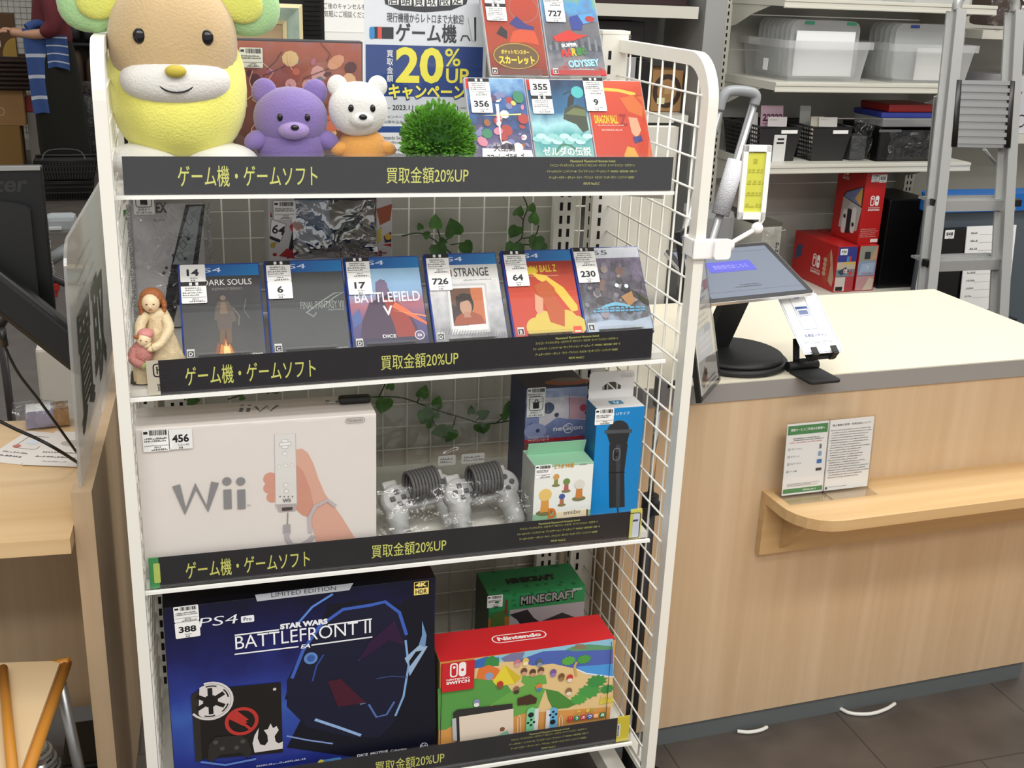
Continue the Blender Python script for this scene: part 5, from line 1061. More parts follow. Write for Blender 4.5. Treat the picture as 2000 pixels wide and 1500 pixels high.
a, b_ = F(861, 1350), F(926, 1285); A.rect(a[0], a[1]+.0, b_[0], h_, RED)
sx, sy = (a[0]+b_[0])/2, a[1]+.045
A.rect(sx-.0155, sy-.015, sx-.001, sy+.015, '#f2f0ee', .0055); A.rect(sx-.0128, sy-.0122, sx-.0035, sy+.0122, RED, .0035); A.disc(sx-.008, sy+.006, .0026, '#f2f0ee'); A.rect(sx+.001, sy-.015, sx+.0148, sy+.015, '#f2f0ee', .0055); A.disc(sx+.008, sy-.001, .0028, RED)
A.text('NINTENDO', sx, sy-.0215, .004, '#f2f0ee', w=.044, al='c', bold=.03); A.text('SWITCH', sx, sy-.0295, .0065, '#f2f0ee', w=.044, al='c', bold=.05)
A.line([(.002, .001), (.002, h_)], .0012, '#2a2420'); A.line([(w_-.011, .001), (w_-.011, h_)], .0012, '#2a2420')
A.build('print', t)
G2 = onface(Vector(o)+Vector((0, 0, h_)), (1, 0, 0), (0, 1, 0)); A = Art((0, 0, h_+.0003), (1, 0, 0), (0, 1, 0)); cx, cy = G2(1014, 1244); A.frame(cx-.053, cy-.0125, cx+.053, cy+.0125, .0025, '#f2e8e6', .0125); A.text('Nintendo', cx, cy-.0065, .013, '#f2e8e6', w=.086, al='c', bold=.05); A.build('top_print', t)
# ================================================================== service counter on the right
CR = math.radians(2.26)
GREY = mat('grey edge band', '#8f8d8b', .45); KICK = mat('grey kick plate', '#5f6465', .5); TOPM = mat('cream laminate worktop', '#d6cfbb', .40)
ct = thing('service_counter', 'light wood service counter with cream top and grey edge', 'counter', (.999, .2107, ZF), (0, 0, CR), None, 1.085)
L_, D_ = 1.082, .535
prof = arc(.045, .045, .045, 180, 270, 6)+[(L_, 0), (L_, D_), (0, D_)]
MB().prism([(a-.004 if a < .01 else a, b_-.004 if b_ < .01 else b_) for a, b_ in prof], .036, GREY, o=(0, 0, .774)).prism([(a-.003 if a < .01 else a, b_-.003 if b_ < .01 else b_) for a, b_ in prof], .0022, TOPM, o=(0, 0, .81)).build('worktop', ct)
MB().b2((.0, 0, .047), (L_-.01, .018, .774), LW).build('front_panel', ct)
MB().b2((0, .018, .047), (.018, D_-.01, .774), LW).build('side_panel', ct)
MB().b2((L_-.028, .018, .047), (L_-.01, D_-.01, .774), LW).build('side_panel', ct)
MB().b2((.0, .006, 0), (L_-.01, .05, .047), KICK).b2((.004, .05, 0), (.03, D_-.01, .047), KICK).build('kick_plate', ct)
# ledge with its gusset, fixed on the front
OKB = wood('ledge oak laminate', '#cfb083', '#bc9766', 'X', 1.2)
lx = .300
pl = [(lx, 0), (lx, -.075)]+[(lx+.085-.085*math.cos(math.radians(a)), -.075-.085*math.sin(math.radians(a))) for a in range(10, 91, 16)]+[(L_+.35, -.160), (L_+.35, 0)]
lg = MB().prism(pl, .022, OKB, o=(0, 0, .553)).build('ledge', ct)
MB().b2((lx, -.018, .44), (L_+.35, -.0005, .553), OKB).build('back_rail', lg)
MB().prism([(-.018, .45), (-.018, .553), (-.11, .553)], .018, OKB, o=(lx+.045, 0, 0), U=(0, 1, 0), V=(0, 0, 1)).build('gusset', lg)
# white cables peeping out below the kick plate
CW = mat('white cable', '#e3e2dc', .5)
def wcable(label, L):
    P = smoothpath([at(u, v, z=ZF+.006)+Vector((0, 0, 0)) for u, v in L], 6); c = P[0].copy()
    t = thing('cable', label, 'cable', tuple(c), (0, 0, 0), 'white cables under the counter'); MB().tube([p-c for p in P], .0045, CW, 8).build('sheath', t)
wcable('white cable loop on the floor by the counter kick plate, larger one on the right', [(1640, 1383), (1662, 1393), (1700, 1394), (1730, 1385), (1748, 1374)])
wcable('short white cable end on the floor by the counter kick plate, left one', [(1440, 1428), (1462, 1430), (1485, 1426), (1498, 1420)])

# ------------------------------------------------------------------ brochures in clear stands
def brochure(label, u0, u1, vb, art):
    u1 -= 5
    u0 += 1; p = at(u0, vb, y=.170); loc = Vector((p.x, .2107-.045+(p.x-.992)*math.tan(CR), ZF+.575*1.085+.0025))
    t, F = place('sign_holder', label, 'sign holder', tuple(loc), (math.radians(-4), 0, CR))
    w_ = F(u1, vb)[0]; h_ = .162
    MB().b2((0, .001, 0), (w_, .003, h_+.004), CLEAR).b2((0, -.003, 0), (w_, -.001, h_+.004), CLEAR).b2((0, -.038, -.001), (w_, .030, .001), CLEAR, Matrix.Rotation(math.radians(4), 4, 'X')).build('clear_holder', t)
    MB().b2((.002, -.0008, .003), (w_-.002, .0004, h_), PAPER).build('leaflet', t)
    A = Art((.002, -.0008, .003)); art(A, w_-.004, h_-.003); A.build('print', t)
def bro1(A, w, h):
    A.rect(.002, h-.024, w-.002, h-.004, '#4f8a55'); A.text('買取サービスご利用のお客様へ', w/2, h-.0165, .006, '#f2f6f0', w=w*.82, al='c', bold=.02); A.rect(.002, .004, w-.002, .014, '#4f8a55'); A.scrib(w*.5, .007, w*.9, .004, '#e8f0e6')
    A.scrib(.016, h-.034, w-.006, .0026, '#444444', 2, .0014); A.scrib(.008, h-.043, w, .0028, '#c8707a')
    for i, (s, c_) in enumerate((('スマートフォン', '#6a7078'), ('タブレット', '#8aa6c0'), ('PC(パソコン)', '#3f74b4'), ('ゲーム機', '#4a4040'))):
        y = h-.058-i*.0165; A.frame(.007, y, .0105, y+.004, .0007, '#333333'); A.text(s, .014, y, .0042, '#333333', w=min(.026, .0042*len(s))); x = w-.022; ww, hh = ((.005, .010), (.008, .0105), (.012, .009), (.014, .006))[i]; A.rect(x-ww/2+.006, y-.002, x+ww/2+.006, y-.002+hh, c_, .001)
    A.scrib(.01, .024, w*.9, .0016, '#888888', 3, .001)
def bro2(A, w, h):
    A.text('個人情報の取得・利用目的について', w/2, h-.014, .0048, '#333333', w=w*.86, al='c', bold=.02)
    for i in range(20): A.scrib(.004+(.003 if i % 4 else 0), h-.024-i*.0056, w-.002, .0023, '#4c4c4c', 1, 0, i)
    A.disc(.006, .006, .003, '#5a5a5a'); A.scrib(.012, .007, w*.6, .0018, '#777777')
brochure('clear holder with a green-banded checklist leaflet on the counter ledge', 1529, 1612, 966, bro1)
brochure('clear holder with a plain white text leaflet on the counter ledge', 1613, 1699, 954, bro2)

# ------------------------------------------------------------------ tablet on its stand
ZT = ZF+.8125*1.085+.0005
t = thing('tablet_stand', 'matte black tablet stand with round foot on the counter', 'tablet stand', (1.2849, .3437, ZT), (0, 0, 0), None, 1.085)
m = MB(); m.lathe([(.104, 0), (.108, .003), (.108, .009), (.104, .012)], SATIN, 40); m.lathe([(.100, .013), (.098, .019), (.092, .022), (.0, .0225)], SATIN, 40); m.build('foot', t)
p0 = Vector((-.03, .03, .02)); p1 = Vector((.01, .0, .176))
m = MB(); ax = Vector((.030, .006, 0)); q = Vector((-.003, .008, 0))
m.add([p0-ax-q, p0+ax-q, p0+ax+q, p0-ax+q, p1-ax-q, p1+ax-q, p1+ax+q, p1-ax+q], [(3, 2, 1, 0), (4, 5, 6, 7), (0, 1, 5, 4), (1, 2, 6, 5), (2, 3, 7, 6), (3, 0, 4, 7)], SATIN); m.build('neck', t)
t.location.z += .0
TY, TT = math.radians(10), math.radians(-68)
loc = Vector((1.1602, .2352, .9163))
tb, F = place('tablet', 'grey tablet computer with a purple button on screen, tilted on the black stand', 'tablet', tuple(loc), (TT, 0, TY)); tb.scale = (1.085,)*3
wt, ht = .252, .176
MB().prism(rrect(0, 0, wt, ht, .010, 5), -.0065, mat('silver tablet shell', '#cfd0d2', .3, .6), o=(0, 0, 0), U=(1, 0, 0), V=(0, 0, 1)).build('shell', tb)
MB().prism(rrect(.001, .001, wt-.001, ht-.001, .009, 5), .0005, mat('tablet bezel', '#101012', .35, spec=.3), o=(0, 0, 0), U=(1, 0, 0), V=(0, 0, 1)).build('bezel', tb)
SCR = mat('tablet screen', '#59616f', .35, emit=.26, spec=.3)
MB().b2((.014, -.0009, .012), (wt-.014, -.0005, ht-.012), SCR).build('screen', tb)
A = Art((0, -.0009, 0)); PU = mat('purple button', '#3d3fa6', .3, emit=.25); A.rect(.060, .088, .170, .121, PU); A.text('買取受付はこちら', .115, .098, .013, mat('button lettering', '#7a7cd0', .3, emit=.4), w=.082, al='c'); A.rect(.014, .150, wt-.014, .1506, '#59616f'); A.rect(.014, .028, wt-.014, .0286, '#59616f'); A.scrib(.1, .044, .15, .003, '#2f333c', 1); A.scrib(.085, .038, .165, .003, '#2f333c', 1); A.disc(wt-.007, ht*.55, .0014, '#30333a'); A.build('screen_print', tb)
# ------------------------------------------------------------------ card on a folding phone stand
YP = math.radians(4); LP = math.radians(52)
ps = thing('phone_stand', 'small black folding phone stand on the counter edge', 'phone stand', (1.408, .222, ZT), (0, 0, YP), None, 1.085)
MB().prism(rrect(-.035, -.048, .035, .030, .008), .005, SATIN).build('base', ps)
m = MB(); m.cyl((-.034, .034, .010), (.034, .034, .010), .0095, SATIN, 18); m.build('lower_hinge', ps)
m = MB(); arm = [(-.022, .0), (.022, .0), (.018, .05), (-.018, .05)]
T = Matrix.Translation((0, .034, .012)) @ Matrix.Rotation(math.radians(78), 4, 'X')
for x0, x1 in ((-.022, -.010), (.010, .022)): m.b2((x0, 0, 0), (x1, .052, .005), SATIN, T)
m.b2((-.022, .0, 0), (.022, .012, .005), SATIN, T); m.b2((-.022, .038, 0), (.022, .052, .005), SATIN, T); m.build('arm', ps)
T2 = Matrix.Translation((0, -.020, .056)) @ Matrix.Rotation(-LP, 4, 'X')
m = MB(); m.b2((-.032, .006, -.012), (.032, .010, .07), SATIN, T2); m.build('back_plate', ps)
for x in (-.022, .022): MB().b2((x-.006, -.012, -.014), (x+.006, .010, -.010), SATIN, T2).b2((x-.006, -.012, -.012), (x+.006, -.009, .004), SATIN, T2).build('hook', ps)
pc, F = place('membership_card', 'white card with blue phone drawing resting on the phone stand', 'sign card', tuple(Vector((1.408, .222, ZT))+Matrix.Rotation(YP, 3, 'Z') @ (Vector((-.045, -.022, .060))*1.085)), (-LP, 0, YP)); pc.scale = (1.085,)*3
wc, hc = .090, .140
T3 = (0, 0, -.008)
MB().prism(rrect(0, 0, wc, hc, .004), -.0016, PAPER, o=T3, U=(1, 0, 0), V=(0, 0, 1)).build('card', pc)
A = Art(T3); BL = '#3b5c9c'; A.frame(.003, .003, wc-.003, hc-.003, .0008, BL, .004); A.frame(.024, .056, .058, .134, .0009, '#6a7c96', .005); A.rect(.035, .1305, .047, .1335, '#44628f', .001); A.rect(.027, .105, .055, .110, BL); A.frame(.028, .088, .054, .105, .0008, BL, .002)
for i in range(9): A.rect(.031+i*.0023, .091, .0325+i*.0023, .101, BL)
A.text('会員証スキャン', wc/2, .038, .008, '#3a5488', w=.050, al='c', bold=.01); A.scrib(.012, .026, .09, .0022, '#6a7a96', 2, .001); A.build('print', pc)

# ------------------------------------------------------------------ framed poster on a floor pole
o = Vector((1.069, .048, .779)); U = (Vector((1.176, .185, .768))-o); V0 = Vector((1.016, .1, 1.093))-o
wp = U.length; U.normalize(); V = (V0-U*V0.dot(U)); hp = V.length; V.normalize(); N = U.cross(V)
pb = Vector((1.006, .100, ZF))
t = thing('poster_stand', 'black framed notice poster on a black pole stand between rack and counter', 'poster stand', tuple(pb))
MB().lathe([(.098, 0), (.100, .004), (.096, .009), (.03, .014), (.018, .016)], SATIN, 36, T=Matrix.Translation((.012, -.010, 0))).build('round_base', t)
MB().cyl((0, 0, .006), (0, 0, .685), .0125, SATIN, 16).build('lower_pole', t)
MB().cyl((0, 0, .67), (0, 0, .935), .0062, CHROME, 14).build('upper_pole', t)
MB().cyl((0, 0, .67), (0, 0, .70), .0165, SATIN, 16).box((0, -.022, .685), (.016, .024, .03), SATIN, bev=.004).build('height_clamp', t)
bm_ = MB().box((.0, -.004, .915), (.014, .032, .06), mat('grey bracket', '#77777a', .4, .5), bev=.002)
bm_.tube([(0, .0, .92), tuple(o+U*wp*.2+V*.05-N*.012-pb)], .005, BLACK, 8); bm_.build('bracket', t)
lo = o-pb
def board(name, a0, b0, a1, b1, d0, d1, m): 
    P = [lo+U*a+V*b_+N*d for d in (d0, d1) for a, b_ in ((a0, b0), (a1, b0), (a1, b1), (a0, b1))]
    return MB().add(P, [(3, 2, 1, 0), (4, 5, 6, 7), (0, 1, 5, 4), (1, 2, 6, 5), (2, 3, 7, 6), (3, 0, 4, 7)], m).build(name, t)
board('frame', 0, 0, wp, hp, -.010, .0, BLACK); board('poster', .009, .010, wp-.009, hp-.009, .0, .0006, C('#dddbd4'))
A = Art(lo+N*.0007, U, V); w, h = wp, hp
A.rect(.009, h*.84, w-.009, h-.009, '#3a4a86'); A.text('査定', .03, h*.87, .02, '#dfe4f2'); A.text('買取', w*.4, h*.75, .016, '#4c4c4e', bold=.03); A.text('受付', w*.4, h*.69, .014, '#6a6a6c'); A.scrib(.02, h*.63, w*.9, .006, '#777777', 3, .006)
A.rect(w*.72, h*.60, w*.92, h*.66, '#a8443e'); A.scrib(.02, h*.5, w*.9, .005, '#777777', 4, .006); A.rect(.022, h*.22, w-.03, h*.40, '#a9b6d2', .004); A.rect(w*.5, h*.36, w-.03, h*.40, '#4d74ae'); A.scrib(.03, h*.34, w*.85, .006, '#e2e6ee', 3, .006)
A.poly([(w*.1, h*.1), (w*.35, h*.18), (w*.4, h*.11), (w*.2, h*.06)], '#8c6a58'); A.rect(w*.3, h*.12, w*.42, h*.16, '#4a4444'); A.poly([(w*.4, h*.2), (w-.012, h*.14), (w-.012, h*.18), (w*.5, h*.22)], '#a5a39e'); A.scrib(w*.3, h*.08, w*.9, .005, '#555555', 3, .004); A.build('print', t)
board('clear_cover', .004, .004, wp-.004, hp-.004, .003, .0035, CLEAR)

# ------------------------------------------------------------------ yellow card on a clip arm, clamped to the rack post
WP = mat('white clip plastic', '#f2f1f0', .3)
t = thing('card_clip', 'white clip with arm holding a yellow card, clamped to the right rack post', 'card clip', (.984, -.064, 1.105))
m = MB(); m.box((-.004, -.016, .0), (.040, .008, .034), WP, bev=.003).box((-.004, .022, .0), (.040, .006, .034), WP, bev=.002).box((-.021, .004, .0), (.006, .044, .030), WP, bev=.002); m.build('jaw', t)
m = MB(); m.prism(rrect(.010, -.016, .040, .018, .006), .006, WP, o=(0, -.022, 0), U=(1, 0, 0), V=(0, 0, 1)).prism(rrect(.012, -.010, .036, .014, .005), .006, WP, o=(0, -.004, 0), U=(1, 0, 0), V=(0, 0, 1)); m.build('lever', t)
pa = Vector((.038, -.010, .002)); pe = Vector((.096, -.006, .031))
MB().ell(pa+Vector((.006, 0, .002)), .010, WP).build('ball_joint', t); MB().tube([pa, pe], .004, WP, 10).build('arm', t); MB().ell(pe, .010, WP).tube([pe, pe+Vector((.008, 0, .016))], .004, WP, 8).build('ball_joint', t)
T = Matrix.Translation(pe+Vector((-.026, .0, .016))) @ Matrix.Rotation(math.radians(-1), 4, 'Y') @ Matrix.Rotation(math.radians(-12), 4, 'Z')
wf, hf = .050, .122
m = MB(); 
for a0, b0, a1, b1 in ((-.012, 0, -.004, hf), (wf-.024, 0, wf-.016, hf), (-.012, 0, wf-.016, .012), (-.012, hf-.010, wf-.016, hf)): m.b2((a0, -.005, b0), (a1, .004, b1), WP, T)
fr = m.build('card_frame', t)
MB().b2((-.005, -.001, .008), (wf-.023, .001, hf-.012), mat('yellow paper card', '#cfcf4e', .6), T).build('card', fr)
A = Art(T @ Vector((0, -.0012, 0)), T.to_3x3() @ Vector((1, 0, 0)), T.to_3x3() @ Vector((0, 0, 1)))
OL = '#b3b03c'
A.text('査', .005, .092, .009, OL); 
for i in range(4): A.scrib(-.001, .076-.019*i, .028, .008, OL, 1, 0, i+3)
A.build('print', fr)
# ================================================================== stock shelving behind the counter
SR = math.radians(2.0); CREAM = mat('cream shelf steel', '#d2d0c4', .45); CRD = mat('cream ribbed back', '#b9b8b0', .55)
def Y(x): return 2.24+(x-2.4)*math.tan(SR)
su = thing('stock_shelving', 'tall cream stock shelving behind the counter holding clear bins', 'shelving', (2.37, 2.24, 0), (0, 0, SR))
WS = .965
m = MB()
for z in [.30+.14*i for i in range(12)]: m.b2((.0, .46, z), (WS, .47, z+.136), CRD)
m.build('back_panel', su)
for x in (-.045, WS-.005):
    m = MB().b2((x, .40, ZF), (x+.05, .475, 2.1), CREAM).b2((x+.012, .0, ZF), (x+.038, .40, .30), CREAM)
    for k in range(60): m.b2((x+.012, .3985, .35+k*.028), (x+.018, .4015, .365+k*.028), DARK).b2((x+.030, .3985, .35+k*.028), (x+.036, .4015, .365+k*.028), DARK)
    m.build('upright', su)
for z in (.302, .838, 1.150, 1.456):
    m = MB().b2((.0, .004, z+.006), (WS, .46, z+.036), CREAM)
    m.b2((.0, .0, z), (WS, .004, z+.036), CREAM).b2((.0, -.003, z+.024), (WS, .0, z+.034), CREAM).b2((.0, -.002, z+.002), (WS, .0, z+.008), CREAM)
    s = m.build('shelf', su)
    for x in (.004, WS-.006):
        MB().prism([(.10, z+.006), (.44, z+.006), (.44, z-.09), (.36, z-.075), (.24, z-.03)], .003, CREAM, o=(x, 0, 0), U=(0, 1, 0), V=(0, 0, 1)).build('bracket', s)
MILK = clear('milky clear plastic', base=.03, rough=.15, milk=.40); MILK2 = clear('milky clear lid', base=.03, rough=.15, milk=.34)
def onsh(u, v, z):  # x for a pixel on the shelf front plane
    for _ in range(3):
        p = at(u, v, y=2.26)
    return p
def bin_(label, x0, x1, y0, z, d, h, lidcols, nl, top=False):
    t = thing('storage_bin', label, 'storage bin', (x0, y0, z), (0, 0, SR), 'clear storage bins on the stock shelves')
    w = x1-x0; tp = .018; m = MB()
    def wall(a, b_): 
        P = [a[0], a[1], b_[1], b_[0]]; m.add(P, [(0, 1, 2, 3)], MILK)
    B = [(tp, tp, 0), (w-tp, tp, 0), (w-tp, d-tp, 0), (tp, d-tp, 0)]; U_ = [(0, 0, h), (w, 0, h), (w, d, h), (0, d, h)]
    for i in range(4): j = (i+1) % 4; m.add([B[i], B[j], U_[j], U_[i]], [(0, 1, 2, 3)], MILK)
    m.add(B, [(0, 1, 2, 3)], MILK)
    tb_ = m.build('tub', t)
    R_ = rrect(-.018, -.018, w+.018, d+.018, .03); Q = rrect(0, 0, w, d, .02)
    m = MB()
    m.add([(a, b_, h) for a, b_ in R_]+[(a, b_, h) for a, b_ in Q], [(i, (i+1) % len(R_), len(R_)+(i+1) % len(R_), len(R_)+i) for i in range(len(R_))], MILK)
    m.add([(a, b_, h) for a, b_ in R_]+[(a, b_, h-.028) for a, b_ in R_], [(i, (i+1) % len(R_), len(R_)+(i+1) % len(R_), len(R_)+i) for i in range(len(R_))], MILK); m.build('rim', t)
    for k in range(nl):
        m = MB(); y = .05+k*.034; hh = h+.075
        m.prism(rrect(tp+.012, .01, w-tp-.004, hh, .035), -.004, MILK2, o=(0, y, 0), U=(1, 0, 0), V=(0, 0, 1)); l = m.build('stored_lid', t)
        if k == 0:
            for fx in (.30, .82): MB().b2((w*fx-.02, y-.004, hh-.016), (w*fx+.02, y, hh-.004), C(lidcols)).build('lid_clip', l)
    return t, w
xa, xb = at(1537, 168, y=2.27).x, at(1700, 168, y=2.27).x
zB = 1.150+.0365; 
t, w = bin_('clear bin with green-clipped lids standing inside, left on the stock shelf', xa, xb-.005, 2.285, zB, .36, .152, '#3f9a74', 8)
MB().b2((.045, .030, .02), (w-.055, .034, .188), C('#e9eaea')).build('paper_sheet', t)
m = MB().b2((.008, .16, .03), (.0095, .195, .075), PAPER); m.build('label', t)
xa2, xb2 = at(1748, 168, y=2.28).x, at(1905, 168, y=2.28).x
t, w = bin_('clear bin with blue-clipped lids standing inside, right on the stock shelf', xa2-.01, xb2, 2.30, zB, .34, .150, '#34489a', 6)
MB().b2((.13, .030, .01), (w-.04, .034, .135), C('#e4e4e2')).build('paper_sheet', t)
for lab, u0, u1 in (('milky bin on the highest visible stock shelf, left one', 1590, 1738), ('milky bin on the highest visible stock shelf, right one', 1790, 1915)):
    x0, x1 = at(u0, 14, y=2.28).x, at(u1, 14, y=2.28).x; bin_(lab, x0, x1, 2.285+(x0-2.5)*.03, 1.456+.0365, .36, .18, '#dddddd', 0)
# black baskets with papers
zC = .838+.0365
BK = mat('black basket plastic', '#262626', .5)
def basket(label, x0, x1, y0, z, d, h, tp=.018, group='black baskets on the stock shelves', lab=True):
    t = thing('basket', label, 'basket', (x0, y0, z), (0, 0, SR), group); w = x1-x0; m = MB()
    m.b2((tp, tp, 0), (w-tp, d-tp, .004), BK)
    m.add([(tp, tp, 0), (w-tp, tp, 0), (w, 0, h), (0, 0, h)], [(0, 1, 2, 3)], BK); m.add([(tp, d-tp, 0), (w-tp, d-tp, 0), (w, d, h), (0, d, h)], [(0, 1, 2, 3)], BK)
    for s in (0, 1):
        X0, X1 = (tp, 0) if s == 0 else (w-tp, w)
        for k in range(9): 
            f0 = k/8; m.add([(X0+(X1-X0)*max(0, f0-.02), tp*(1-f0)+.0, h*max(0, f0-.025)), (X0+(X1-X0)*max(0, f0-.02), d-tp*(1-f0), h*max(0, f0-.025)), (X0+(X1-X0)*min(1, f0+.03), d-tp*(1-f0), h*min(1, f0+.03)), (X0+(X1-X0)*min(1, f0+.03), tp*(1-f0), h*min(1, f0+.03))], [(0, 1, 2, 3)], BK)
        for k in range(16): y = tp+(d-2*tp)*k/15; m.add([(X0, y-.003, 0), (X0, y+.003, 0), (X1, y+.003, h), (X1, y-.003, h)], [(0, 1, 2, 3)], BK)
    m.build('tub', t)
    MB().tube([(0, 0, h), (w, 0, h), (w, d, h), (0, d, h)], .005, BK, 6, closed=True).build('rim', t)
    if lab: MB().b2((w*.5, -.003, h*.82), (w*.88, -.001, h*.92), PAPER).build('label', t)
    return t, w
b1 = (at(1492, 327, y=2.30).x, at(1563, 325, y=2.30).x)
t, w = basket('black basket stuffed with pink and white papers, left of two on the stock shelf', b1[0]-.03, b1[1], 2.31, zC, .30, .135)
m = MB().b2((.07, .002, .0), (.125, .006, .105), C('#d2d2d0')); m.build('hanging_tag', t); A = Art((.07, .0018, 0)); A.rect(.015, .085, .045, .092, INK); A.rect(.012, .07, .045, .077, INK); A.build('tag_print', t)
papers = [(t, 'pink printed sheet', .02, .12, .03, .20, '#c9a0b4'), (t, 'white card', .055, .135, .022, .165, '#e6dede'), (t, None, .0, .035, .05, .165, '#dcdad8')]
rnd = random.Random(8)
def paper(label, base, lx, w, ly, h, col, art=None):
    p = Matrix.Rotation(SR, 3, 'Z') @ Vector((lx, ly, .006)); p = Vector(base.location)+p
    t = thing('paper_sheet', label, 'paper', tuple(p), (math.radians(rnd.uniform(-8, -3)), 0, SR), 'papers standing in the black baskets')
    MB().b2((0, 0, 0), (w, .003, h), C(col)).build('sheet', t)
    if art: A = Art(); art(A, w, h); A.build('print', t)
paper('pink sheet printed with dark numerals in a black basket', t, .045, .10, .06, .205, '#c7a7b8', lambda A, w, h: [A.text('2', .008+i*.018, h-.06, .028, '#5a2a4a', bold=.04) for i in range(5)]+[A.line([(.004, h-.07), (w-.004, h-.07)], .002, '#7a4a68')])
paper('white slip in front of the pink sheet in a black basket', t, .055, .085, .03, .165, '#e4dcdc', lambda A, w, h: A.scrib(.006, h-.014, .05, .005, '#9a8a8a'))
paper('narrow white card stack at the left of the left basket', t, .020, .03, .09, .175, '#d8d5d2')
b2_ = (at(1597, 329, y=2.29).x, at(1663, 327, y=2.29).x)
t, w = basket('black basket with cream envelopes, right of two on the stock shelf', b2_[0]-.03, b2_[1], 2.31, zC, .30, .135)
paper('cream envelope standing left in the right basket', t, .025, .06, .05, .165, '#d9d2c2'); paper('white envelope leaning in the right basket', t, .055, .085, .03, .165, '#e6e2dc', lambda A, w, h: A.scrib(.006, h-.012, .05, .004, '#aaaaaa'))
paper('grey folded sheet sticking up from the right basket', t, .02, .05, .12, .20, '#b9bab6')
x = at(1430, 300, y=2.42).x; t, w = basket('low black basket at the far left of the stock shelf, partly behind the silver pole', 2.378, 2.405, 2.42, zC, .15, .115, lab=False)
# bagged dark device, clear crate, coloured lids
x0, x1 = at(1668, 300, y=2.36).x, at(1705, 300, y=2.36).x
t = thing('bagged_device', 'dark device in a crumpled clear bag beside the right black basket', 'bagged goods', (x0-.045, 2.33, zC), (0, 0, SR)); MB().box((.05, .08, .05), (.075, .14, .095), mat('dark grey device', '#3b3d3f', .5), bev=.006).build('device', t); sheet(.095, .16, .008, FILM, 18, 16, 31, 'bag', t, (-.005, -.02, .004), .01)
x0, x1 = at(1712, 318, y=2.30).x, at(1832, 314, y=2.30).x; wq = x1-x0
t = thing('crate', 'dark crate of black goods with clear bag on the stock shelf', 'crate', (x0, 2.31, zC), (0, 0, SR))
m = MB().b2((0, 0, 0), (wq, .26, .008), BLACK).b2((0, .25, 0), (wq, .26, .135), BLACK).b2((0, 0, 0), (.008, .26, .135), BLACK).b2((wq-.008, 0, 0), (wq, .26, .135), BLACK).b2((0, 0, 0), (wq, .008, .125), mat('dark crate front', '#141416', .25)); m.build('tub', t)
MB().b2((-.004, -.004, .118), (wq*.35, .0, .128), mat('grey rim', '#5c5e5f', .4)).build('rim', t); sheet(wq*.8, .12, .02, FILM, 18, 12, 32, 'bag', t, (wq*.15, -.012, .004), .006)
zz = zC+.136
for lab, nm, col, dz, h, dx in (('clear shallow box under the blue lid on the crate', 'clear_box', None, 0, .035, .02), ('blue plastic lid on the crate', 'plastic_lid', '#33409a', .036, .022, .01), ('red plastic lid topmost on the crate', 'plastic_lid', '#96211f', .059, .030, .04)):
    mm = MILK if col is None else mat('lid '+col, col, .35); tag(MB().b2((0, 0, 0), (wq*.92-dx, .20, h), mm, bev=.006).build(nm, None, (x0+dx, 2.325, zz+dz), (0, 0, SR)), lab, 'lid' if col else 'box')
# boxes on the base shelf
zD = .302+.0365; RD2 = mat('red console carton', '#b8201f', .4)
def red(label, u0, u1, v, y, z, d, h, w=None, side=None, front=None, grp=None):
    x0 = at(u0, v, y=y).x; x1 = at(u1, v, y=y).x; w = w or x1-x0
    t, F = place('console_box', label, 'boxed console', (x0, y, z), (0, 0, SR), grp)
    MB().box((w/2, d/2, h/2), (w, d, h), RD2, bev=.002).build('carton', t)
    if front: A = Art(); front(A, w, h); A.build('front_print', t)
    if side: A = Art((0, d, 0), (0, -1, 0), (0, 0, 1)); side(A, d, h); A.build('side_print', t)
    return t, w
def swmark(A, x, y, s, c1='#efe8e6', c0='#b8201f', word=True):
    A.rect(x-s*.5, y-s*.5, x-s*.03, y+s*.5, c1, s*.2); A.rect(x-s*.4, y-s*.4, x-s*.12, y+s*.4, c0, s*.12); A.disc(x-s*.26, y+s*.2, s*.09, c1); A.rect(x+s*.05, y-s*.5, x+s*.48, y+s*.5, c1, s*.2); A.disc(x+s*.26, y, s*.1, c0)
    if word: A.text('NINTENDO', x, y-s*.75, s*.13, c1, w=s*1.3, al='c'); A.text('SWITCH', x, y-s*1.0, s*.19, c1, w=s*1.3, al='c', bold=.04)
def fr1(A, w, h):
    A.rect(.004, h*.5, w-.002, h-.003, '#3a3f8a'); A.rect(.004, h*.34, w-.002, h*.66, '#c8b8a0'); A.rect(.004, h*.34, w-.002, h*.5, '#7a8a94'); A.rect(.004, .004, w-.002, h*.33, '#d8cfc4')
    A.rect(w*.5, h*.66, w*.62, h*.78, '#4a90c8'); A.rect(w*.64, h*.66, w*.72, h*.78, '#c84a40'); A.rect(w*.4, h*.61, w*.95, h*.66, '#d8b860'); A.poly([(w*.1, h*.45), (w*.5, h*.55), (w*.7, h*.45), (w*.3, h*.37)], '#3a4a54'); A.poly([(w*.65, h*.4), (w*.8, h*.48), (w*.9, h*.42), (w*.75, h*.35)], '#c84a40'); swmark(A, w*.5, h*.46, .018, word=False); A.rect(w*.55, .004, w-.002, h*.33, '#b8444a'); A.rect(w*.1, .006, w*.45, h*.12, '#2a2426')
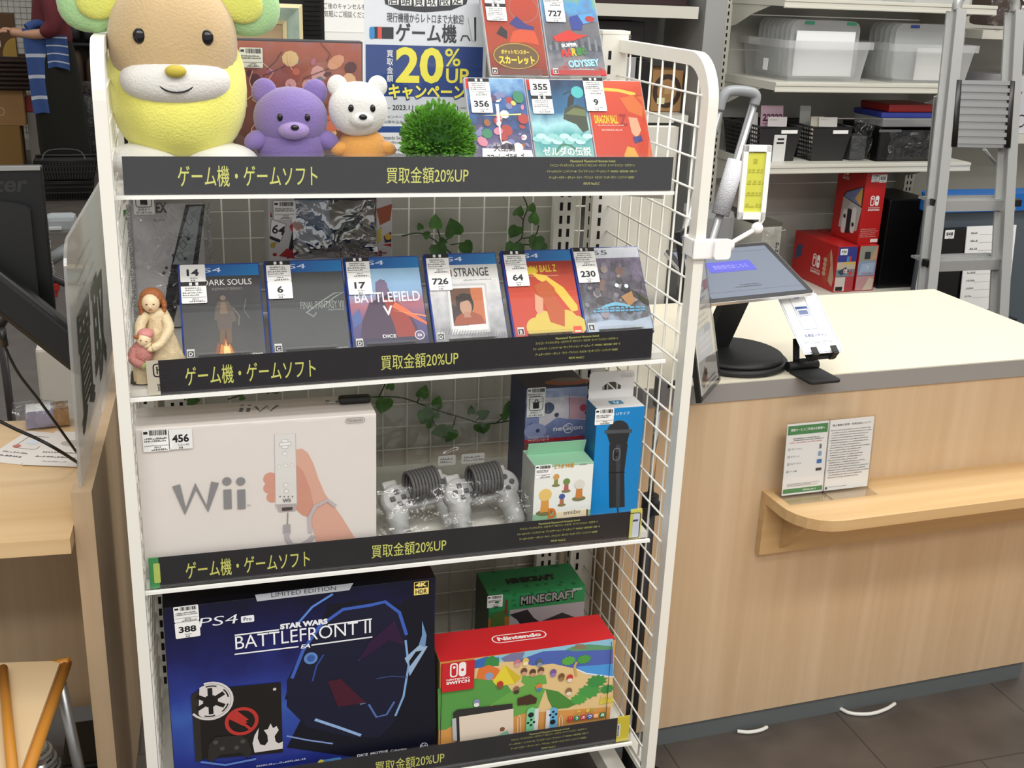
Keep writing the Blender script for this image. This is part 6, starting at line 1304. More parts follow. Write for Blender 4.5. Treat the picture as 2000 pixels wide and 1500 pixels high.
def fr2(A, w, h):
    A.rect(.002, h*.66, w-.004, h-.003, '#9a9a8c'); A.rect(.002, h*.34, w-.004, h*.66, '#8fa2bc'); A.rect(.002, .004, w-.004, h*.33, '#c89a9a'); A.rect(w*.3, h*.7, w*.6, h*.86, '#3c3c3e'); A.poly([(w*.6, h*.66), (w*.9, h*.98), (w*.95, h*.7)], '#c8a080'); A.poly([(w*.1, h*.36), (w*.2, h*.6), (w*.9, h*.62), (w*.85, h*.4)], '#a9bcd4'); swmark(A, w*.5, h*.52, .016, '#d8dce4', '#8fa2bc', False); A.text('SWITCH', w*.5, h*.38, .006, '#b83a3c', w=w*.5, al='c'); A.poly([(w*.4, .004), (w*.7, h*.3), (w*.95, h*.25), (w*.9, .004)], '#d8c8b4')
def sd1(A, d, h):
    swmark(A, d*.56, h*.52, .055); A.poly([(d*.74, h*.2), (d*.80, h*.1), (d*.86, h*.2), (d*.86, h*.7), (d*.82, h*.82), (d*.76, h*.7)], '#b8402a')
    for i in range(4): A.disc(d*.755, h*(.62-.1*i), .013, '#c8a088', .010)
    A.poly([(d*.86, h*.2), (d*.96, h*.1), (d*.98, h*.3), (d*.9, h*.75), (d*.86, h*.9), (d*.84, h*.8), (d*.88, h*.55)], '#c8a088'); A.poly([(d*.05, h*.35), (d*.2, h*.5), (d*.22, h*.75), (d*.08, h*.7)], '#3a4a6a')
t, w1 = red('red console box with picture tiles, price number 396, on the base shelf', 1628, 1668, 557, 2.27, zD, .33, .195, .095, sd1, fr1, 'red console boxes on the stock shelves')
price_label(t, (0, 0, 0), ox3, oz3, .012, .185, .034, 396, 'n', False)
red('red console box with grey picture tiles, right of the pair on the base shelf', 1670, 1712, 556, 2.275, zD, .33, .195, .092, None, fr2, 'red console boxes on the stock shelves')
def sd2(A, d, h):
    A.poly([(d*.25, h*.15), (d*.3, h*.58), (d*.98, h*.5), (d*.9, .05)], '#bdbab8'); A.poly([(d*.3, h*.58), (d*.36, h*.66), (d*.96, h*.80), (d*.98, h*.5)], '#2c2c30'); A.poly([(d*.33, h*.585), (d*.4, h*.65), (d*.93, h*.78), (d*.95, h*.52)], '#7a8ab8'); A.poly([(d*.7, h*.6), (d*.93, h*.78), (d*.95, h*.52)], '#d8a85a')
    A.rect(d*.35, h*.08, d*.5, h*.42, '#e2e0de', .012); A.rect(d*.51, h*.1, d*.66, h*.44, '#232326', .004); A.rect(d*.67, h*.12, d*.82, h*.48, '#e2e0de', .012); A.disc(d*.425, h*.32, .009, '#2a2a2c'); A.disc(d*.745, h*.24, .009, '#2a2a2c')
    swmark(A, d*.3, h*.94, .035)
def fr3(A, w, h):
    swmark(A, w*.55, h*.60, .042); A.scrib(.006, h*.2, w-.004, .004, '#e0b0a8', 5, .004); A.rect(w*.6, .006, w*.95, .02, '#e8e4e2')
t, w3 = red('red console box standing upright on the pair below, price number 820', 1676, 1722, 466, 2.30, zD+.196, .20, .30, .10, sd2, fr3, 'red console boxes on the stock shelves')
price_label(t, (0, 0, 0), ox3, oz3, w3-.076, .288, .036, None, 'p', False); price_label(t, (0, 0, 0), ox3, oz3, w3-.038, .288, .036, 820, 'n', False, ph=.033, nh=.033)
x0, x1 = at(1718, 555, y=2.29).x, at(1800, 552, y=2.29).x
t = thing('monitor', 'black monitor turned face out beside the red console boxes', 'monitor', (x0, 2.27, zD), (0, 0, SR)); MB().box(((x1-x0)/2, .16, .19), (x1-x0, .26, .38), mat('glossy black casing', '#0c0c0d', .3), bev=.006).build('casing', t); MB().b2((.008, .0285, .02), (x1-x0-.008, .0295, .37), mat('black screen', '#08080a', .35)).build('screen', t)
x0, x1 = at(1522, 520, y=2.10).x, at(1560, 515, y=2.10).x
t = thing('cream_box', 'cream box in taped clear film left of the red boxes', 'box', (x0, 2.26, zD), (0, 0, math.radians(8))); wq = x1-x0+.01
MB().box((wq/2, .18, .15), (wq, .36, .30), mat('cream box card', '#c6c3b8', .5), bev=.002).b2((0, -.0012, .286), (wq, .36, .301), mat('dark lid card', '#5a564c', .6)).build('carton', t)
A = Art((wq*.75, -.001, .22), (0, 0, -1), (1, 0, 0)); A.text('VAIO', 0, 0, .018, '#3a3a3a', w=.06) if False else A.scrib(0, 0, .07, .018, '#4a4a46'); A.build('print', t); sheet(wq+.02, .29, .012, FILM, 12, 20, 35, 'film', t, (-.01, -.008, 0), .0)
x0 = at(1392, 460, y=2.15).x
tag(MB().box((.10, .1, .17), (.22, .2, .34), mat('grey appliance plastic', '#8f9090', .45), bev=.03).build('grey_appliance', None, (x0-.02, 2.33, zD)), 'rounded grey appliance at the left of the base shelf', 'appliance')

# ------------------------------------------------------------------ neighbouring bay further right
xr = 3.40; su2 = thing('stock_shelving', 'second cream stock shelving bay seen behind the ladder', 'shelving', (xr, 2.42, 0), (0, 0, SR))
for z in (.30, .93, 1.36): MB().b2((0, 0, z), (1.0, .45, z+.036), CREAM).build('shelf', su2)
MB().b2((0, .45, ZF), (1.0, .47, 2.1), CRD).build('back_panel', su2); MB().b2((-.012, .40, ZF), (.03, .47, 2.1), CREAM).build('upright', su2); MB().b2((.97, .40, ZF), (1.01, .47, 2.1), CREAM).build('upright', su2)
def simple(name, label, cat, lo, hi, m, bev=.003, rot=SR, extra=None):
    t = thing(name, label, cat, ((lo[0]), lo[1], lo[2]), (0, 0, rot)); d = [b_-a for a, b_ in zip(lo, hi)]
    MB().box([q/2 for q in d], d, m, bev=bev).build('body', t)
    if extra: extra(t, d)
    return t
a, b_ = at(1900, 230, y=2.47), at(1972, 120, y=2.47)
simple('white_box', 'white box lying behind the ladder on the right bay', 'box', (3.41, 2.50, .967), (3.60, 2.80, 1.085), C('#cfccd0'))
simple('white_box', 'tall white box with round mark at the right edge behind the ladder', 'box', (3.61, 2.46, .967), (3.95, 2.80, 1.21), C('#cdcbd0'), extra=lambda t, d: (lambda A: (A.frame(.07, .03, .12, .08, .006, INK, .025), A.text('W', .03, .15, .03, INK), A.build('print', t)))(Art()))
simple('navy_box', 'dark navy box behind the white box on the right bay', 'box', (3.41, 2.66, 1.09), (3.52, 2.77, 1.25), C('#141c36'))
t = thing('bagged_goods', 'clear bag with two price stickers hanging at the right shelf end', 'bagged goods', (3.44, 2.43, 1.397)); MB().box((.10, .10, .08), (.16, .16, .13), mat('brown bagged item', '#4a3a34', .6), bev=.02).build('contents', t); sheet(.22, .2, .03, FILM, 14, 14, 41, 'bag', t, (-.02, .0, 0), .01); price_label(t, (0, -.02, 0), ox3, oz3, .12, .16, .05, None, 'p', False); price_label(t, (0, -.02, 0), ox3, oz3, .12, .10, .05, 168, 'n', False)

# ------------------------------------------------------------------ blue lidded tub, monitor, calendar behind the ladder
y0 = 2.10
t = thing('storage_tub', 'large grey tub with bright blue rim and lid behind the ladder', 'storage tub', (at(1826, 380, y=2.1).x+.08, 2.02, ZF), (0, 0, math.radians(2)))
BB = mat('bright blue plastic', '#1668b8', .35); zt = .80
m = MB().prism(rrect(-.06, .1, .62, .19, .05), .83, mat('smoky tub', '#59626a', .4), o=(0, 0, 0)); m.build('tub', t)
MB().prism(rrect(-.08, .08, .64, .20, .06), .07, BB, o=(0, 0, .83)).build('lid', t)
t = thing('monitor', 'black monitor with price number 848 standing before the blue tub', 'monitor', (at(1848, 500, y=1.95).x, 1.955, .298), (math.radians(-4), 0, math.radians(3)))
MB().box((.09, .05, .17), (.17, .03, .38), mat('glossy black casing', '#0c0c0d', .3), bev=.004).build('casing', t); price_label(t, (0, .034, 0), ox3, oz3, .03, .355, .045, 848, 'n', False)
tag(MB().box((0, 0, .21), (.44, .14, .42), C('#22262c')).build('carton', None, (3.20, 2.0, ZF), (0, 0, SR)), 'dark carton on the floor under the monitor behind the ladder', 'box')
tag(MB().box((0, 0, .19), (.035, .05, .38), PAPER, bev=.002).build('white_slab', None, (at(1832, 470, y=2.02).x-.026, 2.03, .2925), (0, 0, SR)), 'narrow white slab left of the monitor with price number 848', 'box')
t = thing('calendar', 'white ruled wall planner standing behind the ladder steps', 'calendar', (at(1905, 480, y=1.9).x+.045, 1.98, .293), (math.radians(-6), 0, SR)); MB().b2((0, 0, .02), (.24, .004, .37), PAPER).b2((0, -.002, .0), (.24, .005, .03), C('#2a4a98')).build('sheet', t); A = Art((0, 0, .05))
for i in range(9): A.rect(.06, .03+i*.032, .23, .031+i*.032, '#9a9a98'); A.scrib(.02, .034+i*.032, .06, .008, '#44464a', 1, 0, i)
A.rect(.004, .0, .025, .02, '#d8d85a'); A.build('print', t)
t = thing('shopping_basket', 'black plastic shopping basket at the right edge behind the counter', 'basket', (at(1962, 600, y=.82).x, .83, .272)); m = MB(); RB = mat('black basket plastic', '#262626', .5)
for k in range(14): a = k*.026; m.b2((a, 0, 0), (a+.008, .006, .22), RB).b2((0, a*.7, 0), (.006, a*.7+.006, .22), RB)
m.b2((0, 0, 0), (.36, .26, .01), RB).b2((0, -.003, .10), (.36, .003, .115), RB).b2((-.003, 0, .10), (.003, .26, .115), RB); m.build('tub', t); MB().tube(smoothpath([(0, 0, .225), (.36, 0, .225), (.36, .26, .225), (0, .26, .225), (0, 0, .225)], 3), .011, RB, 8).build('rim', t)
tag(MB().box((0, 0, .199), (.40, .26, .398), mat('navy crate plastic', '#16306a', .5), bev=.01).build('navy_crate', None, (at(1962, 600, y=.82).x+.2, .95, ZF)), 'navy blue crate under the black shopping basket', 'crate')

# ------------------------------------------------------------------ aluminium stepladder
yl = 1.50
def lad(u, v, y=yl): return at(u, v, y=y)
base = lad(1890, 700, yl); base.z = ZF
t = thing('stepladder', 'aluminium stepladder with ribbed platform standing behind the counter', 'stepladder', tuple(base)); B_ = Vector(base)
def L3(u, v, y=yl): return lad(u, v, y)-B_
def ext(p, q, z=0.0):  # carry a line down to the floor
    k = (z-p.z)/(q.z-p.z); return p+(q-p)*k
RAIL = mat('aluminium rail', '#b9bab9', .3, .55)
def rail(p, q, name, w=.022, d=.05):
    a = (q-p).normalized(); s = Vector((1, 0, 0)); s = (s-a*s.dot(a)).normalized(); f = a.cross(s); m = MB()
    for (sx, fx, ww, dd) in ((0, 0, w*.35, d), (0, -d/2, w, .006), (0, d/2, w, .006)):
        o_ = s*sx+f*fx; vs = [e+o_+s*(i*ww/2)+f*(j*dd/2) for e in (p, q) for i in (-1, 1) for j in (-1, 1)]
        m.add(vs, [(0, 1, 3, 2), (4, 6, 7, 5), (0, 4, 5, 1), (2, 3, 7, 6), (0, 2, 6, 4), (1, 5, 7, 3)], RAIL)
    return m.build(name, t)
lt, lb = L3(1868, 20), L3(1815, 520, yl-.18); rt_, rb = L3(1982, 22), L3(1955, 520, yl-.18)
rail(lt, ext(lt, lb), 'front_rail', .036); rail(rt_, ext(rt_, rb), 'front_rail', .036)
lt2, lb2 = L3(1838, 190, yl+.07), L3(1806, 540, yl+.22); rt2, rb2 = L3(1962, 290, yl+.08), L3(1952, 560, yl+.22)
rail(lt2, ext(lt2, lb2), 'rear_rail', .03, .035); rail(rt2, ext(rt2, rb2), 'rear_rail', .03, .035)
hp = [lt, L3(1872, 2), L3(1884, -12), L3(1905, -18), L3(1950, -18), L3(1970, -12), L3(1982, 2), rt_]
MB().tube(smoothpath(hp, 5), .016, RAIL, 10).build('top_hoop', t)
def step(u0, u1, v, y):
    a, b_ = L3(u0, v, y), L3(u1, v, y); m = MB(); m.box(((a.x+b_.x)/2, a.y+.05, a.z), (b_.x-a.x, .10, .008), RAIL)
    m.box(((a.x+b_.x)/2, a.y, a.z-.012), (b_.x-a.x, .006, .034), RAIL)
    for k in range(4): m.box(((a.x+b_.x)/2, a.y+.015+.022*k, a.z+.005), (b_.x-a.x, .012, .003), RAIL)
    s = m.build('step', t)
    for p in (a, b_): MB().box((p.x, p.y+.005, p.z), (.03, .03, .024), BLACK, bev=.004).build('step_cap', s)
step(1830, 1985, 396, yl-.13); step(1815, 1965, 514, yl-.18)
a, b_ = L3(1862, 292, yl-.09), L3(1972, 160, yl-.05); m = MB()
P = [L3(1871, 157, yl-.07), L3(1975, 159, yl-.07), L3(1966, 289, yl-.12), L3(1862, 287, yl-.12)]
n_ = (P[1]-P[0]).cross(P[3]-P[0]).normalized()*.012
for k in range(9):
    f0, f1 = k/9, (k+.55)/9; q = [P[0]+(P[3]-P[0])*f0, P[1]+(P[2]-P[1])*f0, P[1]+(P[2]-P[1])*f1, P[0]+(P[3]-P[0])*f1]
    m.add([v+n_*.5 for v in q]+[v-n_*.6 for v in q], [(0, 1, 2, 3), (7, 6, 5, 4), (0, 4, 5, 1), (1, 5, 6, 2), (2, 6, 7, 3), (3, 7, 4, 0)], METAL)
m.add([v+n_ for v in P]+[v-n_*.1 for v in P], [(0, 1, 2, 3), (7, 6, 5, 4), (0, 4, 5, 1), (1, 5, 6, 2), (2, 6, 7, 3), (3, 7, 4, 0)], METAL); pf = m.build('platform', t)
for i, j in ((0, 3), (1, 2)): MB().tube([P[i], P[j]], .012, BLACK, 8).build('platform_end', pf)
MB().tube([L3(1922, 292, yl), L3(1955, 332, yl+.06)], .006, METAL, 6).build('brace', t)

# ------------------------------------------------------------------ folding trolley handle behind the counter
yq = 1.36; q0 = at(1440, 480, y=yq); q0.z = ZF
t = thing('folding_trolley', 'silver folding trolley with grey handle standing behind the counter', 'trolley', tuple(q0)); Q = Vector(q0)
TG = mat('grey trolley grip', '#8d9094', .35); TS = mat('silver tube', '#c3c4c6', .25, .8)
h1 = [at(u, v, y=yq)-Q for u, v in ((1473, 205), (1476, 188), (1466, 180), (1440, 177), (1420, 180), (1410, 194), (1404, 215))]
MB().tube(smoothpath(h1, 4), .016, TG, 10).build('grip', t)
a, b_ = at(1473, 200, y=yq)-Q, at(1388, 480, y=yq-.05)-Q; MB().tube([a, ext(a, b_, .03)], .0125, TS, 12).build('tube', t)
a2, b2 = at(1406, 210, y=yq)-Q, at(1330, 480, y=yq-.05)-Q; MB().tube([a2, ext(a2, b2, .03)], .0125, TS, 12).build('tube', t)
c1, c2 = a+(b_-a)*.40, a+(b_-a)*.78; MB().tube([c1, c2], .027, mat('bubble wrap', '#d6d6dc', .4, bump=.8, bscale=300), 16).build('wrap_sleeve', t)
e1, e2 = ext(a, b_, .03), ext(a2, b2, .03); c = (e1+e2)/2
MB().box((c.x, c.y-.10, .012), (.36, .24, .024), TG, bev=.006).build('base_plate', t)
for e in (e1, e2): MB().cyl((e.x-.012, e.y+.04, .04), (e.x+.012, e.y+.04, .04), .04, BLACK, 20).build('wheel', t)

# ------------------------------------------------------------------ cabinet and goods seen over the rack's right side
yc = 2.62
cb = thing('open_cabinet', 'grey open cabinet with angled shelf behind the rack', 'cabinet', (.95, yc, 0), (0, 0, math.radians(-3)))
GP_ = mat('grey panel', '#9d9d9c', .5); GPD = mat('darker grey back', '#8c8c8a', .6)  # the back panel is one even grey, a little darker than the sides
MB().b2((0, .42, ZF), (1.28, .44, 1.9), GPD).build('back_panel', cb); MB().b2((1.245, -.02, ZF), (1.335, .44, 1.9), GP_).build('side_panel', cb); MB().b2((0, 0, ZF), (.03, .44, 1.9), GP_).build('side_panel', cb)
zc = at(1250, 22, y=yc).z
MB().b2((.0, -.01, zc-.02), (1.22, .42, zc+.025), CREAM).build('shelf', cb); MB().b2((.0, 0, .70), (1.22, .42, .74), CREAM).build('shelf', cb); MB().b2((.03, .0, .995), (1.22, .42, 1.025), CREAM).build('shelf', cb)
def cabx(u, v): return at(u, v, y=yc+.05).x
simple('wine_box', 'black box with dark red panel and white lettering behind the rack', 'box', (cabx(1150, 60), yc+.06, 1.2425), (cabx(1258, 60), yc+.25, 1.2425+.135), C('#141012'), rot=math.radians(-3), extra=lambda t, d: (lambda A: (A.poly([(.0, .005), (d[0]*.8, .005), (d[0]*.62, .055), (0, .065)], '#5a0d20'), A.text('ハンドブレンダー', .01, d[2]-.075, .018, '#b8b4b0', w=d[0]*.6) if False else A.scrib(.02, d[2]-.07, d[0]*.8, .02, '#b8b4b0'), A.rect(.02, d[2]-.04, d[0]*.25, d[2]-.035, '#c8c4c0'), A.rect(.02, d[2]-.09, d[0]*.2, d[2]-.085, '#c8c4c0'), A.build('print', t)))(Art()))
simple('dark_case', 'long dark red case on the cabinet shelf at the top', 'case', (cabx(1135, 0), yc+.03, zc+.026), (cabx(1335, 0), yc+.30, zc+.20), mat('dark red case', '#2a0f14', .4), rot=math.radians(-3))
simple('card_box', 'brown card box with round dark emblem seen through the mesh', 'box', (cabx(1272, 210), yc+.06, 1.027), (cabx(1330, 210), yc+.30, 1.027+.165), CARD, rot=math.radians(-3), extra=lambda t, d: (lambda A: (A.line([(d[0]*.5+.052*math.cos(q), .082+.058*math.sin(q)) for q in [2*PI*k/28 for k in range(28)]], .02, '#3a2a1e', True), A.line([(d[0]*.5+.034*math.cos(q), .082+.04*math.sin(q)) for q in [2*PI*k/28 for k in range(28)]], .003, '#a9855a', True), A.rect(d[0]*.42, .07, d[0]*.62, .10, '#b59468'), A.rect(d[0]*.2, .03, d[0]*.45, .055, '#d8d8a8'), A.build('print', t)))(Art()))
simple('grey_box', 'pale grey box stack seen through the mesh, left of the brown card box', 'box', (cabx(1165, 190), yc+.06, 1.027), (cabx(1238, 190), yc+.27, 1.027+.215), C('#a3a4a6'), rot=math.radians(-3)); simple('black_case', 'black case between grey box and brown card box', 'case', (cabx(1242, 200), yc+.07, 1.027), (cabx(1268, 200), yc+.3, 1.027+.20), BLACK, rot=math.radians(-3))
# pale boards leaning behind the rack, seen through its mesh side
yb = .84; p, q = at(1168, 300, y=yb), at(1322, 300, y=yb); zt = at(1250, 248, y=yb).z
t = thing('partition_board', 'pale grey board standing behind the mesh side of the rack', 'board', (p.x, yb, ZF)); zt -= ZF; MB().b2((0, 0, 0), (q.x-p.x, .03, zt), mat('pale grey board', '#c4c1b8', .5, noise=.06, nscale=6)).build('panel', t)
MB().b2((q.x-p.x, -.004, 0), (q.x-p.x+.03, .034, zt+.01), mat('dark board edge', '#3a3a3a', .5)).build('edge_post', t)
MB().b2((0, -.03, 0), (q.x-p.x, .10, .015), mat('dark board edge', '#3a3a3a', .5)).build('foot', t)
# things standing on a low stand just behind the rack
st = thing('back_stand', 'low stand directly behind the rack carrying frame and signs', 'stand', (0, .62, 0)); MB().b2((.05, 0, .82), (.9, .42, .85), CREAM).build('top', st)
for x in (.07, .88):
    for y in (.02, .40): MB().b2((x-.015, y-.015, ZF), (x+.015, y+.015, .82), CREAM).build('leg', st)
yb = .80; p, q = at(385, 40, y=yb), at(592, 40, y=yb); zt = at(540, 7, y=yb).z
t, F = place('framed_picture', 'large framed picture with teal and gold moulding behind the picture box', 'framed picture', (q.x-.42, yb, .852), (math.radians(-2), 0, 0)); W2, H2 = .42, zt-.852
TEAL = mat('weathered teal moulding', '#9fb3a6', .6, noise=.15, nscale=40); GOLD = mat('pale gold moulding', '#d6c79c', .5)
def mould(i0, i1, d0, d1, m, name):
    mb = MB(); P = [(i0, i0), (W2-i0, i0), (W2-i0, H2-i0), (i0, H2-i0)]; Q = [(i1, i1), (W2-i1, i1), (W2-i1, H2-i1), (i1, H2-i1)]
    for i in range(4): j = (i+1) % 4; mb.add([(P[i][0], d0, P[i][1]), (P[j][0], d0, P[j][1]), (Q[j][0], d1, Q[j][1]), (Q[i][0], d1, Q[i][1]), (P[i][0], .02, P[i][1]), (P[j][0], .02, P[j][1])], [(0, 1, 2, 3), (4, 5, 1, 0)], m)
    mb.build(name, t)
mould(0, .008, -.012, -.016, GOLD, 'outer_edge'); mould(.008, .034, -.016, -.004, TEAL, 'moulding'); mould(.034, .042, -.010, -.004, GOLD, 'inner_edge'); MB().b2((.04, -.002, .04), (W2-.04, .012, H2-.04), mat('kraft mount board', '#a58d6c', .7)).build('mount', t)
p, q = at(500, 50, y=.93), at(634, 50, y=.93)
t = thing('ribbed_device', 'black ribbed device standing between teal framed picture and white sign', 'device', (p.x-.03, .90, .852)); w_ = q.x-p.x+.03; MB().b2((0, 0, 0), (w_, .05, .75), SATIN).build('casing', t); m = MB()
for k in range(34): m.b2((w_-.05, -.004, .40+k*.010), (w_-.012, .0, .404+k*.010), BLACK)
m.build('ribs', t)
yb = .72; p, q = at(634, 50, y=yb), at(735, 50, y=yb); zt = at(670, 62, y=yb).z
t = thing('counter_sign', 'white sign with two rows of black lettering behind the campaign poster', 'sign', (p.x, yb, .852)); w_ = q.x-p.x; MB().b2((0, 0, .30), (w_, .004, .72), PAPER).b2((0, -.004, zt-.852-.02), (w_, .008, zt-.852), CLEAR).build('panel', t); MB().b2((0, .004, 0), (w_, .012, .72), CLEAR).b2((0, -.05, 0), (w_, .07, .004), CLEAR).build('holder', t)
F = onface((p.x, yb, .852), (1, 0, 0), (0, 0, 1)); A = Art(); 
for s, u0, v0, u1, v1 in (('ご後のキャンセルもお', 632, 17, 724, 8), ('気軽にご相談ください', 633, 33, 724, 23)):
    a, b_ = F(u0, v0), F(u1, v1); A.text(s, a[0], a[1], b_[1]-a[1], '#3a3a3c', w=b_[0]-a[0])
A.build('print', t)
# ================================================================== left side: desk with partition
PR = math.radians(-3.0)
DW = wood('pale desk laminate', '#dfc094', '#d0ad7c', 'X')
dk = thing('desk', 'light wood desk with side panel left of the rack', 'desk', (-.0398, .1348, ZF), (0, 0, PR), None, 1.05)
MB().b2((-.016, 0, 0), (.016, .85, .750), LW).build('side_panel', dk)
MB().b2((-1.30, -.045, .663), (-.017, .50, .69), DW).build('desktop', dk)
MB().b2((-1.30, .44, .045), (-.017, .458, .662), LW).build('modesty_panel', dk)
MB().b2((-1.33, 0, 0), (-1.30, .85, .75), LW).build('side_panel', dk)
ZT7 = ZF+.690*1.05
# clear partition plate standing in a groove of the panel
PL = clear('frosted partition plate', base=.05, rough=.08, milk=.26)
t = thing('partition_plate', 'frosted partition plate with grey lettering on the desk side panel', 'partition', (-.042, .155, ZF+.7885), (0, math.radians(1.3), PR))
zt = at(122, 500, y=.155).z-(ZF+.7885)
MB().prism([(0, 0), (.60, 0), (.60, zt+.02), (.05, zt+.02)]+arc(.05, zt-.03, .05, 90, 180, 6), .005, PL, o=(-.0025, 0, 0), U=(0, 1, 0), V=(0, 0, 1)).build('plate', t)
A = Art((.003, 0, 0), (0, 1, 0), (0, 0, 1)); A.text('買', .06, .075, .20, '#2b2d26', w=.20, bold=.07); A.text('取', .29, .075, .20, '#2b2d26', w=.20, bold=.07)
A.build('lettering', t)
A = Art((.003, 0, 0), (0, 1, 0), (0, 0, 1)); 
for i in range(4): A.scrib(.10, .36-.028*i, .38, .010, '#a5a5a0', 1, 0, i)
A.build('small_print', t)
# black monitor seen from behind, on an arm
x1, z1 = at(82, 326, y=.737).x, at(82, 326, y=.737).z; z0 = at(84, 615, y=.737).z
t = thing('monitor', 'black monitor seen from behind at the left edge, above the desk', 'monitor', (x1, .737, z0), (0, 0, math.radians(4)))
h_ = z1-z0; wm = .52
MB().box((-wm/2, .02, h_/2), (wm, .032, h_), mat('black monitor back', '#131416', .35), bev=.005).build('casing', t)
MB().b2((-wm+.005, -.004, h_-.006), (-.004, .002, h_+.002), mat('silver trim', '#a8a8a6', .35, .6)).build('top_trim', t)
MB().prism([(-.45, .02)]+[(-.24+.21*math.cos(math.radians(a)), h_-.085+.025*math.sin(math.radians(a))) for a in range(180, -1, -15)]+[(-.03, .02)], .03, mat('black vent cover', '#1b1c1e', .5), o=(0, .005, 0), U=(1, 0, 0), V=(0, 0, 1)).build('rear_cover', t)
F = onface((x1, .735, z0), (1, 0, .0), (0, 0, 1)); A = Art((0, .003, 0)); a, b_ = F(3, 372), F(50, 350); A.text('acer', b_[0]-.088, a[1]-.004, .024, '#2b2c2e', w=.088, shear=.2, bold=.03); A.build('logo', t)
t = thing('support_arm', 'thick black slanting monitor arm above the desk', 'monitor arm', (-.10, .60, ZT7))
p, q = at(-60, 520, y=.66), at(172, 703, y=.62); B_ = Vector(t.location)
m = MB(); a = (q-p).normalized(); s = Vector((0, 1, 0)); n_ = a.cross(s).normalized()
pr = rrect(-.026, -.036, .026, .036, .012); vs = [e-B_+s*i+n_*j for e in (p, q) for i, j in pr]; k = len(pr)
m.add(vs, [list(range(k))[::-1], list(range(k, 2*k))]+[(i, (i+1) % k, k+(i+1) % k, k+i) for i in range(k)], mat('satin black arm', '#0e0f10', .3), None); m.build('arm', t)
c = q-B_; MB().cyl((c.x, c.y, 0.0), (c.x, c.y, c.z), .02, BLACK, 18).box((c.x, c.y, .006), (.046, .05, .012), BLACK, bev=.003).build('post', t)
MB().cyl(p-B_, p-B_+Vector((0, .04, 0)), .03, BLACK, 16).build('mount_joint', t)
# cables
def cable(label, L, r, y, plug=None):
    P = smoothpath([at(u, v, y=yy) for (u, v), yy in zip(L, y)], 6); c = P[0].copy(); t = thing('cable', label, 'cable', tuple(c), (0, 0, 0), 'black cables over the desk'); MB().tube([p-c for p in P], r, BLACK, 8).build('sheath', t)
    if plug: a, b_ = [at(*k, y=y[0])-c for k in plug]; MB().tube([a, b_], [.008, .006], BLACK, 12).build('plug', t)
cable('black cable with plug hanging to the desk, upper one', [(8, 672), (20, 700), (40, 735), (75, 780), (115, 835), (150, 884)], .0027, [.39]*5+[.425], ((2, 642), (10, 676)))
cable('black cable crossing low over the leaflets, lower one', [(-10, 818), (30, 838), (75, 858), (115, 880), (154, 905)], .0034, [.34]*4+[.40])
# leaflets and bagged cards
def leaflet(label, L, z, art):
    P = [at(u, v, z=z) for u, v in L]; c = P[0].copy(); t = thing('leaflet', label, 'leaflet', tuple(c), (0, 0, 0), 'leaflets on the desk'); U = (P[1]-P[0]); w = U.length; U.normalize(); V = Vector((0, 0, 1)).cross(U); h = (P[3]-P[0]).dot(V)
    MB().add([(0, 0, 0), U*w, U*w+V*h, V*h, Vector((0, 0, .0008)), U*w+Vector((0, 0, .0008)), U*w+V*h+Vector((0, 0, .0008)), V*h+Vector((0, 0, .0008))], [(3, 2, 1, 0), (4, 5, 6, 7), (0, 1, 5, 4), (1, 2, 6, 5), (2, 3, 7, 6), (3, 0, 4, 7)], C('#e6dfd8')).build('sheet', t); A = Art((0, 0, .0009), U, V); art(A, w, h); A.build('print', t)
def la(A, w, h): A.frame(w*.25, h*.45, w*.85, h*.85, .0012, '#333333', .006); A.rect(w*.42, h*.6, w*.68, h*.72, '#d6e2ea'); A.disc(w*.3, h*.5, .008, '#c86a62'); A.scrib(w*.15, h*.3, w*.95, .006, '#555555', 1); A.scrib(w*.1, h*.18, w*.9, .007, '#444444', 1)
def lb(A, w, h): A.disc(w*.6, h*.65, .03, '#b9b2a8', .016); A.scrib(w*.15, h*.35, w*.95, .006, '#555555', 1); A.scrib(w*.1, h*.22, w*.9, .007, '#444444', 1); A.scrib(w*.3, h*.1, w*.8, .004, '#888888', 1)
leaflet('printed leaflet with phone drawing on the desk, left one', [(-35, 900), (40, 908), (95, 842), (20, 838)], ZT7+.0005, la)
leaflet('printed leaflet with grey oval on the desk, right one by the partition', [(42, 908), (150, 912), (160, 836), (88, 842)], ZT7+.0022, lb)
c = at(52, 838, z=ZT7+.0045); t = thing('bagged_card_stack', 'stack of lilac cards in a clear bag at the back of the desk', 'bagged goods', (c.x, c.y, ZT7+.0045), (0, 0, math.radians(6)))
MB().b2((0, 0, 0), (.055, .05, .036), mat('lilac card edges', '#8f8aa0', .6)).b2((.055, 0, 0), (.084, .05, .036), CARD).b2((.002, .002, .036), (.05, .048, .0365), PAPER).build('cards', t); sheet(.115, .048, .012, FILM, 16, 10, 51, 'bag_front', t, (-.024, -.004, 0), .004); sheet(.115, .06, .010, FILM, 16, 10, 52, 'bag_top', t, (-.024, -.004, .04), .006, V=(0, 1, 0))
